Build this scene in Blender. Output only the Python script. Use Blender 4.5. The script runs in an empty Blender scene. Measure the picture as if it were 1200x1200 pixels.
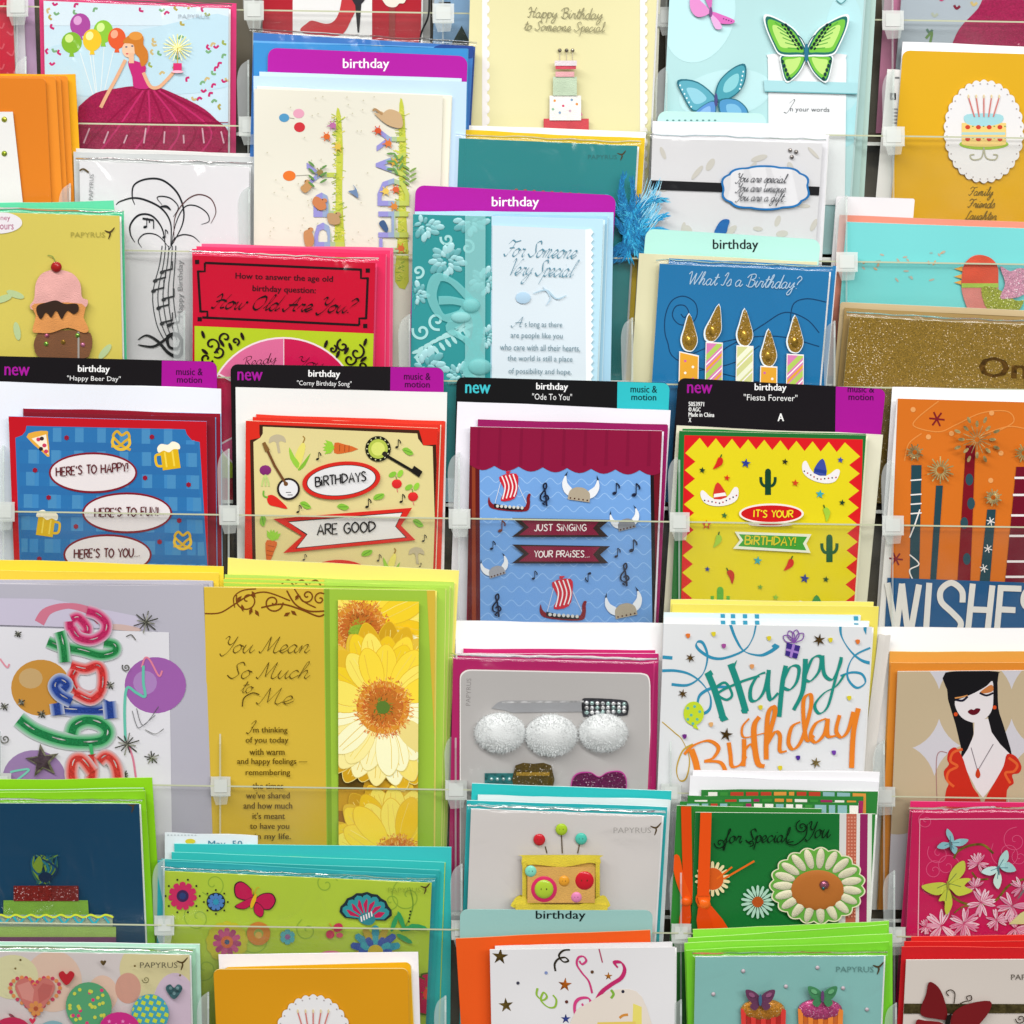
import bpy, math, random
from mathutils import Vector, Matrix

# ---------------------------------------------------------------- camera, light, exposure
scene = bpy.context.scene
S = 0.00056            # metres per unit on the rack's slope
F = 2680.0             # viewing distance in the same units
TAN = 0.30             # the cards stand this much steeper than the rack's slope
PITCH = math.radians(27)
ROLL = math.radians(0.9)
RC = Matrix.Rotation(math.radians(90) - PITCH, 3, 'X') @ Matrix.Rotation(ROLL, 3, 'Z')
CENTER = Vector((0, 0, 1.25))
CAM = CENTER - RC @ Vector((0, 0, -F * S))
cam_data = bpy.data.cameras.new('camera')
cam = bpy.data.objects.new('camera', cam_data)
scene.collection.objects.link(cam)
cam.location = CAM
cam.rotation_euler = RC.to_euler()
cam_data.sensor_width = 36
cam_data.lens = 36 * F / 1200
cam_data.clip_end = 50
cam_data.dof.use_dof = True
cam_data.dof.focus_distance = F * S - 0.03
cam_data.dof.aperture_fstop = 11
scene.camera = cam
scene.render.resolution_x = scene.render.resolution_y = 1024

world = bpy.data.worlds.new('World')
scene.world = world
world.use_nodes = True
wb = world.node_tree.nodes['Background']
wb.inputs[0].default_value = (1.0, 0.99, 0.97, 1)
wb.inputs[1].default_value = 0.165
def area(name, loc, target, sx, sy, power, col=(1, 0.985, 0.96)):
    l = bpy.data.lights.new(name, 'AREA')
    l.shape = 'RECTANGLE'; l.size = sx; l.size_y = sy; l.energy = power; l.color = col
    o = bpy.data.objects.new(name, l)
    scene.collection.objects.link(o)
    o.location = loc
    o.rotation_euler = (Vector(target) - Vector(loc)).to_track_quat('-Z', 'Y').to_euler()
    return o
area('ceiling_light', (-0.5, -1.15, 3.1), (0, 0, 1.2), 2.6, 0.26, 57)
area('ceiling_light', (0.9, -2.6, 3.1), (0, 0, 1.2), 2.6, 0.34, 59)
scene.view_settings.view_transform = 'Standard'
scene.view_settings.look = 'None'
scene.view_settings.exposure = 0.0
scene.view_settings.gamma = 1.0

rng = random.Random(7)
COL = scene.collection

# ---------------------------------------------------------------- materials
def lin(c):
    if isinstance(c, str):
        c = tuple(int(c[i:i + 2], 16) for i in (0, 2, 4))
    r = []
    for v in c:
        v /= 255.0
        r.append(v / 12.92 if v <= 0.04045 else ((v + 0.055) / 1.055) ** 2.4)
    return r
MATS = {}
def mat(c, kind='paper'):
    key = (c, kind)
    if key in MATS: return MATS[key]
    m = bpy.data.materials.new('%s_%s' % (kind, c)); MATS[key] = m
    m.use_nodes = True
    nt = m.node_tree; N = nt.nodes; L = nt.links
    b = N['Principled BSDF']
    rgb = [min(0.86, x) for x in lin(c)]
    tc = N.new('ShaderNodeTexCoord')
    def noise(scale, detail=2):
        n = N.new('ShaderNodeTexNoise'); n.inputs['Scale'].default_value = scale
        n.inputs['Detail'].default_value = detail
        L.new(tc.outputs['Object'], n.inputs['Vector']); return n
    def vary(n_out, lo, hi, base):
        r = N.new('ShaderNodeMapRange'); r.inputs['To Min'].default_value = lo; r.inputs['To Max'].default_value = hi
        r.inputs['From Min'].default_value = 0.3; r.inputs['From Max'].default_value = 0.7
        L.new(n_out, r.inputs['Value'])
        mx = N.new('ShaderNodeVectorMath'); mx.operation = 'SCALE'
        mx.inputs[0].default_value = base
        L.new(r.outputs[0], mx.inputs['Scale'])
        return mx.outputs[0]
    def bump(h_out, st, dist, prev=None):
        bp = N.new('ShaderNodeBump'); bp.inputs['Strength'].default_value = st; bp.inputs['Distance'].default_value = dist
        L.new(h_out, bp.inputs['Height'])
        if prev: L.new(prev, bp.inputs['Normal'])
        return bp.outputs[0]
    b.inputs['Specular IOR Level'].default_value = {'paper': 0.15, 'ink': 0.12, 'gloss': 0.3}.get(kind, 0.4)
    if kind in ('paper', 'gloss', 'ink'):
        n1 = noise(9, 1); n2 = noise(900, 2)
        L.new(vary(n1.outputs[0], 0.95, 1.04, rgb), b.inputs['Base Color'])
        bn = bump(n1.outputs[0], 0.5, 0.006)
        if kind == 'paper': bn = bump(n2.outputs[0], 0.15, 0.0002, bn)
        L.new(bn, b.inputs['Normal'])
        b.inputs['Roughness'].default_value = {'paper': 0.6, 'gloss': 0.3, 'ink': 0.42}[kind]
    elif kind == 'foil':
        n1 = noise(260, 2)
        L.new(vary(n1.outputs[0], 0.55, 1.5, rgb), b.inputs['Base Color'])
        b.inputs['Metallic'].default_value = 0.65; b.inputs['Roughness'].default_value = 0.28
        L.new(bump(n1.outputs[0], 0.6, 0.0015), b.inputs['Normal'])
    elif kind in ('glitter', 'shimmer'):
        v = N.new('ShaderNodeTexVoronoi'); v.inputs['Scale'].default_value = 2100 if kind == 'glitter' else 1300
        L.new(tc.outputs['Object'], v.inputs['Vector'])
        sx = N.new('ShaderNodeSeparateColor'); L.new(v.outputs['Color'], sx.inputs[0]); pn = noise(45, 3)
        ad = N.new('ShaderNodeMath'); ad.operation = 'MULTIPLY_ADD'; ad.inputs[1].default_value = 0.16; L.new(pn.outputs[0], ad.inputs[0]); L.new(sx.outputs[0], ad.inputs[2])
        cr = N.new('ShaderNodeValToRGB'); sc = N.new('ShaderNodeMath'); sc.operation = 'MULTIPLY'; sc.inputs[1].default_value = 0.9; L.new(ad.outputs[0], sc.inputs[0]); L.new(sc.outputs[0], cr.inputs[0])
        e = cr.color_ramp.elements
        e[0].position = 0.0; e[0].color = [x * (0.5 if kind == 'glitter' else 0.8) for x in rgb] + [1]
        e[1].position = 0.93 if kind == 'glitter' else 0.985; e[1].color = [min(1, x * 1.25) for x in rgb] + [1]
        k = e.new(0.955 if kind == 'glitter' else 0.992); k.color = [min(1, x * 1.4 + 0.55) for x in rgb] + [1]
        L.new(cr.outputs[0], b.inputs['Base Color'])
        b.inputs['Metallic'].default_value = 0.25; b.inputs['Roughness'].default_value = 0.35
        L.new(bump(sx.outputs[1], 0.5, 0.0006), b.inputs['Normal'])
    elif kind == 'felt':
        n1 = noise(1500, 4); n2 = noise(80, 2)
        L.new(vary(n2.outputs[0], 0.9, 1.08, rgb), b.inputs['Base Color'])
        L.new(bump(n1.outputs[0], 0.7, 0.0008), b.inputs['Normal'])
        b.inputs['Roughness'].default_value = 0.95
        b.inputs['Sheen Weight'].default_value = 0.4
    elif kind == 'plastic':
        n1 = noise(60, 2)
        b.inputs['Base Color'].default_value = rgb + [1]
        b.inputs['Roughness'].default_value = 0.25
        L.new(bump(n1.outputs[0], 0.3, 0.001), b.inputs['Normal'])
        b.inputs['Subsurface Weight'].default_value = 0.0
    elif kind in ('frost', 'milky'):
        b.inputs['Base Color'].default_value = rgb + [1]
        b.inputs['Roughness'].default_value = 0.3
        tr = N.new('ShaderNodeBsdfTransparent'); tr.inputs[0].default_value = (0.93, 0.96, 0.94, 1)
        mx = N.new('ShaderNodeMixShader'); mx.inputs[0].default_value = 0.30 if kind == 'frost' else 0.7
        L.new(tr.outputs[0], mx.inputs[1]); L.new(b.outputs[0], mx.inputs[2])
        L.new(mx.outputs[0], N['Material Output'].inputs['Surface'])
    elif kind in ('clear', 'cello', 'vellum', 'sheer'):
        tr = N.new('ShaderNodeBsdfTransparent')
        tr.inputs[0].default_value = {'clear': (0.993, 0.996, 0.99, 1), 'cello': (0.97, 0.97, 0.97, 1), 'vellum': (0.95, 0.95, 0.96, 1), 'sheer': (.8, .95, .95, 1)}[kind]
        n1 = noise(14 if kind == 'clear' else 55, 3)
        bn = bump(n1.outputs[0], 0.25, 0.003)
        if kind == 'cello':                                # sharp creases: ridges where a stretched noise crosses its middle
            mp = N.new('ShaderNodeMapping'); mp.inputs['Scale'].default_value = (1.0, 1.0, 0.45); mp.inputs['Rotation'].default_value = (0, .7, .3)
            L.new(tc.outputs['Object'], mp.inputs['Vector'])
            n3 = N.new('ShaderNodeTexNoise'); n3.inputs['Scale'].default_value = 28; n3.inputs['Detail'].default_value = 1.5; n3.inputs['Distortion'].default_value = 1.2
            L.new(mp.outputs[0], n3.inputs['Vector'])
            s1 = N.new('ShaderNodeMath'); s1.operation = 'SUBTRACT'; s1.inputs[1].default_value = 0.5; L.new(n3.outputs[0], s1.inputs[0])
            s2 = N.new('ShaderNodeMath'); s2.operation = 'ABSOLUTE'; L.new(s1.outputs[0], s2.inputs[0])
            s3 = N.new('ShaderNodeMath'); s3.operation = 'POWER'; s3.inputs[1].default_value = 1.15; L.new(s2.outputs[0], s3.inputs[0])
            bn = bump(s3.outputs[0], 0.6, 0.012, bn)
        if kind in ('vellum', 'sheer'):
            b.inputs['Base Color'].default_value = rgb + [1]
            b.inputs['Roughness'].default_value = 0.5
            sh = b; fac = 0.5
        else:
            sh = N.new('ShaderNodeBsdfGlossy'); sh.inputs['Roughness'].default_value = 0.08 if kind == 'clear' else 0.16
            L.new(bn, sh.inputs['Normal']); fac = None
        mx = N.new('ShaderNodeMixShader')
        if fac is None:
            fr = N.new('ShaderNodeFresnel'); fr.inputs['IOR'].default_value = 1.28 if kind == 'clear' else 1.5
            L.new(bn, fr.inputs['Normal'])
            hf = N.new('ShaderNodeMath'); hf.operation = 'MULTIPLY'; hf.inputs[1].default_value = 0.5 if kind == 'clear' else 0.9
            L.new(fr.outputs[0], hf.inputs[0]); L.new(hf.outputs[0], mx.inputs[0])
        else: mx.inputs[0].default_value = fac
        L.new(tr.outputs[0], mx.inputs[1]); L.new(sh.outputs[0], mx.inputs[2])
        out = mx.outputs[0]
        if kind == 'clear':                                # a trace of diffuse haze painted in for the acrylic's soft reflection
            df = N.new('ShaderNodeBsdfDiffuse'); df.inputs[0].default_value = (.8, .84, .8, 1)
            n4 = noise(30, 4); r4 = N.new('ShaderNodeMapRange'); r4.inputs['From Min'].default_value = .35; r4.inputs['From Max'].default_value = .75
            r4.inputs['To Min'].default_value = .003; r4.inputs['To Max'].default_value = .02; L.new(n4.outputs[0], r4.inputs['Value'])
            m2 = N.new('ShaderNodeMixShader'); L.new(r4.outputs[0], m2.inputs[0]); L.new(out, m2.inputs[1]); L.new(df.outputs[0], m2.inputs[2]); out = m2.outputs[0]
        L.new(out, N['Material Output'].inputs['Surface'])
    return m

# ---------------------------------------------------------------- geometry on tilted planes
class Plane:
    """A card's plane: stands on the slope at height vb and leans back; off = how far it sits in front."""
    def __init__(s, vb, off, t=TAN): s.vb = vb; s.off = off; s.t = t
    def pt(s, u, v, h=0.0):
        V = v - 600.0
        A = (s.vb - 600.0) * s.t + s.off + h
        w = (A - s.t * V) / (1 - s.t * V / F)
        k = (F - w) / F
        return Vector(((u - 600.0) * k, V * k, w))
def proj(p):
    k = F / (F - p[2]); return (600 + p[0] * k, 600 + p[1] * k)
def raw(u, v, w):
    k = (F - w) / F
    return Vector(((u - 600.0) * k, (v - 600.0) * k, w))
def W(p): return CAM + RC @ Vector((p[0] * S, -p[1] * S, -(F - p[2]) * S))

def clip_poly(pts, cp):
    """Sutherland-Hodgman against a convex polygon given clockwise on the page"""
    out = pts
    n = len(cp)
    for i in range(n):
        a = cp[i]; b = cp[(i + 1) % n]
        ex = b[0] - a[0]; ey = b[1] - a[1]
        inp = out; out = []
        if not inp: return []
        d = [ex * (p[1] - a[1]) - ey * (p[0] - a[0]) for p in inp]
        if min(d) >= 0: out = inp; continue
        for j in range(len(inp)):
            p = inp[j]; q = inp[j - 1]; dp = d[j]; dq = d[j - 1]
            if (dp >= 0) != (dq >= 0):
                t = dq / (dq - dp); out.append((q[0] + t * (p[0] - q[0]), q[1] + t * (p[1] - q[1])))
            if dp >= 0: out.append(p)
    return out

def smooth(pts, n=6, closed=False):
    if len(pts) < 3: return pts
    r = []
    m = len(pts)
    rngi = range(m if closed else m - 1)
    for i in rngi:
        if closed: p0, p1, p2, p3 = pts[(i - 1) % m], pts[i], pts[(i + 1) % m], pts[(i + 2) % m]
        else: p0 = pts[max(i - 1, 0)]; p1 = pts[i]; p2 = pts[i + 1]; p3 = pts[min(i + 2, m - 1)]
        for k in range(n):
            t = k / n; a = t * t; b = a * t
            r.append(tuple(0.5 * (2 * p1[c] + (p2[c] - p0[c]) * t + (2 * p0[c] - 5 * p1[c] + 4 * p2[c] - p3[c]) * a + (3 * p1[c] - p0[c] - 3 * p2[c] + p3[c]) * b) for c in (0, 1)))
    if not closed: r.append(tuple(pts[-1]))
    return r
def rot(pts, cx, cy, a):
    c = math.cos(math.radians(a)); s = math.sin(math.radians(a))
    return [(cx + (x - cx) * c - (y - cy) * s, cy + (x - cx) * s + (y - cy) * c) for x, y in pts]
def ellp(cx, cy, rx, ry=None, a=0, n=20, a0=0, a1=360):
    ry = rx if ry is None else ry
    full = abs(a1 - a0) >= 360
    k = n if full else n + 1
    p = [(cx + rx * math.cos(math.radians(a0 + (a1 - a0) * i / n)), cy + ry * math.sin(math.radians(a0 + (a1 - a0) * i / n))) for i in range(k)]
    return rot(p, cx, cy, a) if a else p
def starp(cx, cy, r, a=0, n=5, q=0.42):
    return [(cx + (r if i % 2 == 0 else r * q) * math.sin(math.radians(a) + math.pi * i / n), cy - (r if i % 2 == 0 else r * q) * math.cos(math.radians(a) + math.pi * i / n)) for i in range(2 * n)]

# ---------------------------------------------------------------- lettering: one-stroke alphabets drawn here
def G(s):
    r = []
    for st in s.split(';'):
        p = [tuple(float(v) for v in p.split(',')) for p in st.strip('~').split()]
        r.append(smooth(p, 4) if st[0] == '~' else p)
    return r
CUR = {k: (a, G(s)) for k, a, s in [
('a', 11, '8,8 4,10 0,5 2,0 6,2 8,9;8,9 7,3 9,0 12,4'), ('b', 10, '0,3 4,14 5,20 3,20 2,10 2,1 5,0 8,4 5,9 3,7'),
('c', 9, '8,8 5,10 1,6 1,2 4,0 9,4'), ('d', 11, '8,8 4,10 0,5 2,0 6,2 10,21;10,21 8,3 9,0 12,4'),
('e', 9, '0,2 4,4 7,7 5,10 2,8 1,3 4,0 9,4'), ('f', 8, '0,2 5,12 7,19 5,20 4,10 3,-8 2,-10 1,-6 4,0 8,4'),
('g', 11, '8,8 4,10 0,5 2,0 6,2 8,9;8,9 7,-6 3,-10 1,-7 6,0 11,4'), ('h', 12, '0,2 5,14 6,20 4,19 2,8 1,0;1,1 4,8 7,10 8,7 7,2 9,0 12,4'),
('i', 6, '0,3 3,9;3,10 2,3 4,0 7,4;4,14 4.6,15'), ('k', 10, '0,2 5,14 6,20 4,19 2,8 1,0;2,4 7,10 6,6 3,5 6,1 10,2'),
('l', 7, '0,2 5,12 6,20 4,20 3,8 4,0 8,4'), ('m', 15, '0,4 2,9 2,0;2,2 5,10 7,9 6,0;6,2 9,10 11,8 10,2 12,0 15,4'),
('n', 12, '0,4 2,9 2,0;2,2 5,9 8,10 8,6 7,2 9,0 12,4'), ('o', 10, '5,10 1,7 1,2 4,0 8,4 7,9 5,10 10,8'),
('p', 10, '0,4 3,10 1,-10;2,4 5,10 9,8 8,2 5,0 3,1'), ('q', 10, '8,8 4,10 0,5 2,0 6,2 8,9;8,9 7,-10'),
('r', 9, '0,3 3,10 4,9 7,9 6,3 8,0 10,3'), ('s', 8, '0,2 5,11 7,4 4,0 1,1;5,0 8,3'), ('t', 7, '0,3 5,12 5,18 3,6 5,0 8,4;1,12 9,13'),
('u', 12, '0,4 2,10 1,3 4,0 8,8;9,10 8,3 10,0 13,4'), ('v', 10, '0,4 2,10 4,0 8,7 9,10 11,9'),
('w', 14, '0,6 2,10 2,2 4,0 7,8;7,9 7,2 9,0 12,7 12,10 14,9'), ('x', 9, '0,9 2,9 6,1 9,1;8,10 0,0'), ('y', 11, '0,4 2,10 1,4 4,2 8,9;9,10 7,-6 3,-10 1,-7 6,0 11,4'),
('A', 15, '-2,3 2,0 11,20;11,20 11,2 14,1;3,8 13,9'), ('B', 14, '5,18 4,0;-1,14 3,19 11,20 12,14 6,11;6,11 13,9 11,1 5,0 0,3'),
('F', 13, '-1,15 3,20 9,18 16,20;9,18 7,7 3,0 -1,3;4,10 11,11'), ('H', 16, '0,15 4,20 6,12 4,1 0,1;15,20 12,10 11,1 15,2;2,9 8,12 14,10'),
('I', 9, '3,15 6,20 8,19 6,9 4,1 0,2'), ('J', 9, '3,18 9,20;8,19 6,-4 1,-8'), ('M', 20, '-1,2 2,1 6,20;6,20 8,2;8,2 15,20;15,20 14,3 17,0 20,3'),
('O', 15, '9,20 2,14 2,4 8,0 13,8 11,18 5,17'), ('R', 14, '5,18 4,0;-1,14 3,19 11,20 12,14 6,11;6,11 9,6 14,0'), ('S', 13, '13,16 10,20 5,17 7,11 10,5 5,0 -1,4'), ('V', 12, '0,16 2,20 4,18 6,2 6,0;6,0 10,11 14,19 16,20'),
('W', 19, '-1,16 3,20 4,8 5,0;5,0 11,18;11,18 11,6 12,0;12,0 17,12 20,21'), ('Y', 12, '0,17 2,20 4,19 4,13 7,10 10,13 12,20;12,20 10,8 7,0 3,-4 0,-1'),
('?', 9, '0,16 4,20 8,16 4,10 3,6;3,1 3.5,0'), ('.', 4, '1,1 1.7,0'), (',', 4, '2,1 1,-2'), ("'", 3, '2,20 1,16'), (' ', 7, '0,0 0,0'), ('-', 8, '1,5 7,5')]}
CAP = {k: (a, G(s)) for k, a, s in [
('A', 8, '0,0 3.5,10 6.5,0;1,3.6 5.8,3.6'), ('B', 7, '0,0 0,10;~0,10 5,9 4,5.5 0,5.3;~0,5.3 5.6,4.5 5,0.6 0,0'), ('D', 8, '0,0 0,10;~0,10 5,8.5 6,4 0,0'), ('E', 6.5, '5,10 0,10 0,0 5,0;0,5 4,5'), ('F', 6.5, '5,10 0,10 0,0;0,5 4,5'),
('G', 8, '~6,8.5 3.5,10 0.6,7 0.5,3 3.5,0 6.4,2 6.4,4.5;6.4,4.7 3.6,4.7'), ('H', 8, '0,0 0,10;6,0 6,10;0,5 6,5.3'), ('I', 3, '0.5,0 0.5,10'), ('i', 3, '0.5,0 0.5,6.5;0.4,9 0.7,9.7'), ('J', 6, '~4,10 4,3 2.6,0 0,1.5'), ('N', 8, '0,0 0,10 6,0 6,10'),
('O', 8.5, '~3.3,10 0.3,7 0.4,2.6 3.4,0 6.5,3 6.4,7.2 3.3,10'), ('P', 7, '0,0 0,10;~0,10 5,9.5 5,5.2 0,4.6'), ('R', 7, '0,0 0,10;~0,10 5,9.5 4.6,5.6 0,5;2,5 6,0'), ('S', 7, '~5.4,8.6 2.6,10 0.6,8 2.8,5.4 5.2,3 3.4,0.2 0,1.2'),
('T', 7, '0,10 6,10;3,10 3,0'), ('U', 8, '~0,10 0.2,3 3,0 5.8,3 6,10'), ('W', 10, '0,10 2,0 4,9 6.3,0 8.3,10'), ('Y', 7, '0,10 3,5 6,10;3,5 3,0'), ('!', 3, '0.6,10 0.5,3;0.4,0.8 0.6,0'), ("'", 3, '1,10 0.5,7.5'), ('.', 3, '0.5,0.7 0.8,0'), (' ', 5, '0,0 0,0')]}

FT = {}
def font_mesh(s):
    if s in FT: return FT[s]
    cu = bpy.data.curves.new('lettering', 'FONT'); cu.body = s; cu.resolution_u = 2
    cu.fill_mode = 'FRONT'
    ob = bpy.data.objects.new('lettering', cu)
    me = bpy.data.meshes.new_from_object(ob)
    V = [(v.co.x, v.co.y) for v in me.vertices]; P = [list(p.vertices) for p in me.polygons]
    bpy.data.meshes.remove(me); bpy.data.objects.remove(ob); bpy.data.curves.remove(cu)
    FT[s] = (V, P)
    return FT[s]

# ---------------------------------------------------------------- things and parts
class Part:
    def __init__(s, name, parent=None): s.name = name; s.v = []; s.f = []; s.m = []; s.mats = []; s.sub = parent; s.smooth = False; s.obj = None; s.label = None
    def mi(s, m):
        if m not in s.mats: s.mats.append(m)
        return s.mats.index(m)
    def add(s, vs, fs, m):
        b = len(s.v); s.v += vs; i = s.mi(m)
        for f in fs: s.f.append([b + k for k in f]); s.m.append(i)
class Thing:
    def __init__(s, name, label, cat, pl, group=None, clip=None):
        s.name, s.label, s.cat, s.pl, s.group, s.clip = name, label, cat, pl, group, clip
        s.parts = []; s.cur = None; s.z = 0.3; s.base = 0.3; s.zd = False; s.kind = 'ink'; s.origin = None; s.flat = False; s.wrap = None
    def flatten(s): s.z += 0.02; s.flat = True                        # pieces side by side, all at one height
    def wrapz(s, k=.4): s.wrap = (s.z, s.z + k)                        # many crossing strokes within one thin layer
    def bumpz(s):
        if not s.flat: s.z += 0.02
        if s.wrap and s.z > s.wrap[1]: s.z = s.wrap[0] + (s.z * 97 % 1) * .02
    def P(s, name, z=None, kind='ink', sub=None, label=None):
        if s.cur is not None and s.zd: s.base = max(s.base, s.z)     # the next flat print lies on the last one
        s.zd = z is None or z <= 1
        s.cur = Part(name, sub); s.parts.append(s.cur); s.z = max(z or 0, s.base)
        if 1 < (z or 0) < 2.5: s.z = s.base + z
        s.kind = kind; s.cur.label = label; s.flat = False; s.wrap = None
        return s.cur
    def m(s, c, kind=None): return c if not isinstance(c, (str, tuple)) else mat(c, kind or s.kind)
    def poly(s, pts, c, kind=None, dep=0, noclip=False):
        s.bumpz()
        if s.clip and not noclip: pts = clip_poly(list(pts), s.clip)
        if len(pts) < 3: return
        n = len(pts); m = s.m(c, kind)
        h = s.z + dep
        s.cur.add([s.pl.pt(u, v, h) for u, v in pts], [list(range(n))], m)
        if dep:
            s.cur.add([s.pl.pt(u, v, h) for u, v in pts] + [s.pl.pt(u, v, s.z - 0.2) for u, v in pts], [[i, (i + 1) % n, n + (i + 1) % n, n + i] for i in range(n)], m)
            s.z += dep
    def rect(s, x0, y0, x1, y1, c, a=0, **k): s.poly(rot([(x0, y0), (x1, y0), (x1, y1), (x0, y1)], (x0 + x1) / 2, (y0 + y1) / 2, a), c, **k)
    def ell(s, cx, cy, rx, ry=None, c='ffffff', a=0, n=20, **k): s.poly(ellp(cx, cy, rx, ry, a, n), c, **k)
    def star(s, cx, cy, r, c, a=0, n=5, q=0.42, **k): s.poly(starp(cx, cy, r, a, n, q), c, **k)
    def st(s, pts, w, c, sm=True, closed=False, nib=None, taper=False, kind=None, n=6, dep=0):
        """a drawn line with real width; nib = (angle, share) gives thick and thin strokes"""
        if sm: pts = smooth(pts, n, closed)
        if closed: pts = list(pts) + [pts[0]]
        m = s.m(c, kind); s.bumpz(); s.z += dep
        N = len(pts); L = []; R = []
        if N < 2: return
        for i in range(N):
            a = pts[max(i - 1, 0)]; b = pts[min(i + 1, N - 1)]
            if closed and i in (0, N - 1): a = pts[-2]; b = pts[1]
            dx = b[0] - a[0]; dy = b[1] - a[1]; d = math.hypot(dx, dy) or 1
            ww = w / 2
            if nib: ww *= (1 - nib[1]) + nib[1] * abs(math.sin(math.atan2(dy, dx) - math.radians(nib[0])))
            if taper: ww *= 0.25 + 0.75 * math.sin(math.pi * min(max(i / (N - 1), 0.02), 0.98)) ** 0.7
            nx = -dy / d * ww; ny = dx / d * ww
            L.append((pts[i][0] + nx, pts[i][1] + ny)); R.append((pts[i][0] - nx, pts[i][1] - ny))
        h = s.z
        for i in range(N - 1):
            q = [L[i], L[i + 1], R[i + 1], R[i]]
            if s.clip: q = clip_poly(q, s.clip)
            if len(q) >= 3:
                s.cur.add([s.pl.pt(u, v, h) for u, v in q], [list(range(len(q)))], m)
                h += 0 if s.flat else 0.03 / N
        s.z = h
    def line(s, x0, y0, x1, y1, w, c, **k): s.st([(x0, y0), (x1, y1)], w, c, sm=False, **k)
    def txt(s, body, cx, cy, w, h, c, a=0, shear=0, kind=None, bold=0):
        """lettering centred on cx, cy filling w; h = height of its box (None keeps proportion)"""
        V, P = font_mesh(body)
        if not V: return
        x0 = min(v[0] for v in V); x1 = max(v[0] for v in V); y0 = min(v[1] for v in V); y1 = max(v[1] for v in V)
        sx = w / (x1 - x0); sy = (h / (y1 - y0)) if h else sx
        m = s.m(c, kind); s.z += 0.02
        ca, sa = math.cos(math.radians(a)), math.sin(math.radians(a))
        for bx in ((0,) if not bold else (-bold, 0, bold)):
            s.z += 0.02
            vs = []
            for x, y in V:
                X = (x - (x0 + x1) / 2) * sx + shear * (y - y0) * sy + bx; Y = -(y - (y0 + y1) / 2) * sy
                vs.append((cx + X * ca - Y * sa, cy + X * sa + Y * ca))
            for p in P:
                q = [vs[i] for i in p]
                if s.clip: q = clip_poly(q[::-1] if area2(q) < 0 else q, s.clip)
                if len(q) >= 3: s.cur.add([s.pl.pt(u, v, s.z) for u, v in q], [list(range(len(q)))], m)
    def scr(s, body, x, y, w, h, c, a=0, lw=1.2, shear=0.35, nib=(-40, 0.75), table=None, wob=0, kind=None, gap=0, sm=True):
        """handwritten line starting at x, y (baseline), w wide, h = capital height"""
        T = table or CUR; top = 20.0 if T is CUR else 10.0
        tot = sum(T[ch][0] + gap for ch in body)
        kx = w / tot; ky = h / top; px = 0
        r = random.Random(body)
        for ch in body:
            adv, strokes = T[ch]
            oy = (r.random() - .5) * wob
            if ch != ' ':
                for stp in strokes:
                    pts = [(x + (px + q[0]) * kx + shear * q[1] * ky, y - q[1] * ky - oy) for q in stp]
                    pts = rot(pts, x, y, a)
                    s.st(pts, lw, c, sm=sm, nib=nib, kind=kind, n=5)
            px += adv + gap
    def caps(s, body, x, y, w, h, c, a=0, lw=1.5, wob=1.0): 
        T = {}
        for k, (adv, sts) in CAPS.items(): T[k] = (adv, sts)
        s.scr(body, x, y, w, h, c, a, lw, 0.05, None, T, wob, sm=False)
    def dome(s, cx, cy, rx, ry, hgt, c, kind=None, n=16, m=5, a=0):
        """rounded raised piece"""
        if s.clip and s.cur.name.startswith('embossed'):      # embossing stays within the card's edge
            if len(clip_poly(ellp(cx, cy, rx, rx, 0, 8), s.clip)) != 8 or abs(area2(clip_poly(ellp(cx, cy, rx, rx, 0, 8), s.clip)) - area2(ellp(cx, cy, rx, rx, 0, 8))) > .01: return
        mt = s.m(c, kind); vs = []; fs = []
        for j in range(m):
            f = math.cos(math.pi / 2 * j / m); g = math.sin(math.pi / 2 * j / m)
            for q in ellp(cx, cy, rx * f, ry * f, a, n): vs.append(s.pl.pt(q[0], q[1], s.z + g * hgt))
        vs.append(s.pl.pt(cx, cy, s.z + hgt)); t = len(vs) - 1
        for j in range(m - 1):
            for i in range(n): fs.append([j * n + i, j * n + (i + 1) % n, (j + 1) * n + (i + 1) % n, (j + 1) * n + i])
        for i in range(n): fs.append([(m - 1) * n + i, (m - 1) * n + (i + 1) % n, t])
        s.cur.add(vs, fs, mt)
        s.cur.smooth = True; s.z += 0.05
    def each(s, name, items, fn, **k):
        for it in items: s.P(name, **k); fn(*it)
    def done(s):
        """link: one mesh alone is the thing itself, otherwise an Empty at its base"""
        s.parts = [p for p in s.parts if p.f]
        o3 = W(s.origin) if s.origin is not None else W(s.parts[0].v[0])
        def build(p, name):
            me = bpy.data.meshes.new(name)
            me.from_pydata([tuple(W(v) - o3) for v in p.v], [], p.f)
            for m in p.mats: me.materials.append(m)
            me.polygons.foreach_set('material_index', p.m)
            if p.smooth: me.polygons.foreach_set('use_smooth', [True] * len(p.f))
            me.update()
            ob = bpy.data.objects.new(name, me); COL.objects.link(ob); p.obj = ob
            if p.label: ob['label'] = p.label
            return ob
        if len(s.parts) == 1:
            r = build(s.parts[0], s.name); r.location = o3
        else:
            r = bpy.data.objects.new(s.name, None); COL.objects.link(r); r.location = o3; r.empty_display_size = 0.02
            for p in s.parts:
                ob = build(p, p.name); ob.parent = p.sub.obj if p.sub else r
        r['label'] = s.label; r['category'] = s.cat
        g = s.group or {'greeting card': 'greeting cards standing in the rack', 'envelope': 'envelopes standing behind the cards', 'divider card': 'birthday divider cards in the rack'}.get(s.cat)
        if g: r['group'] = g
        return r
def area2(q): return sum(q[i - 1][0] * q[i][1] - q[i][0] * q[i - 1][1] for i in range(len(q)))
CAPS = {}
for k, (adv, sts) in CAP.items(): CAPS[k] = (adv, sts)

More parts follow.
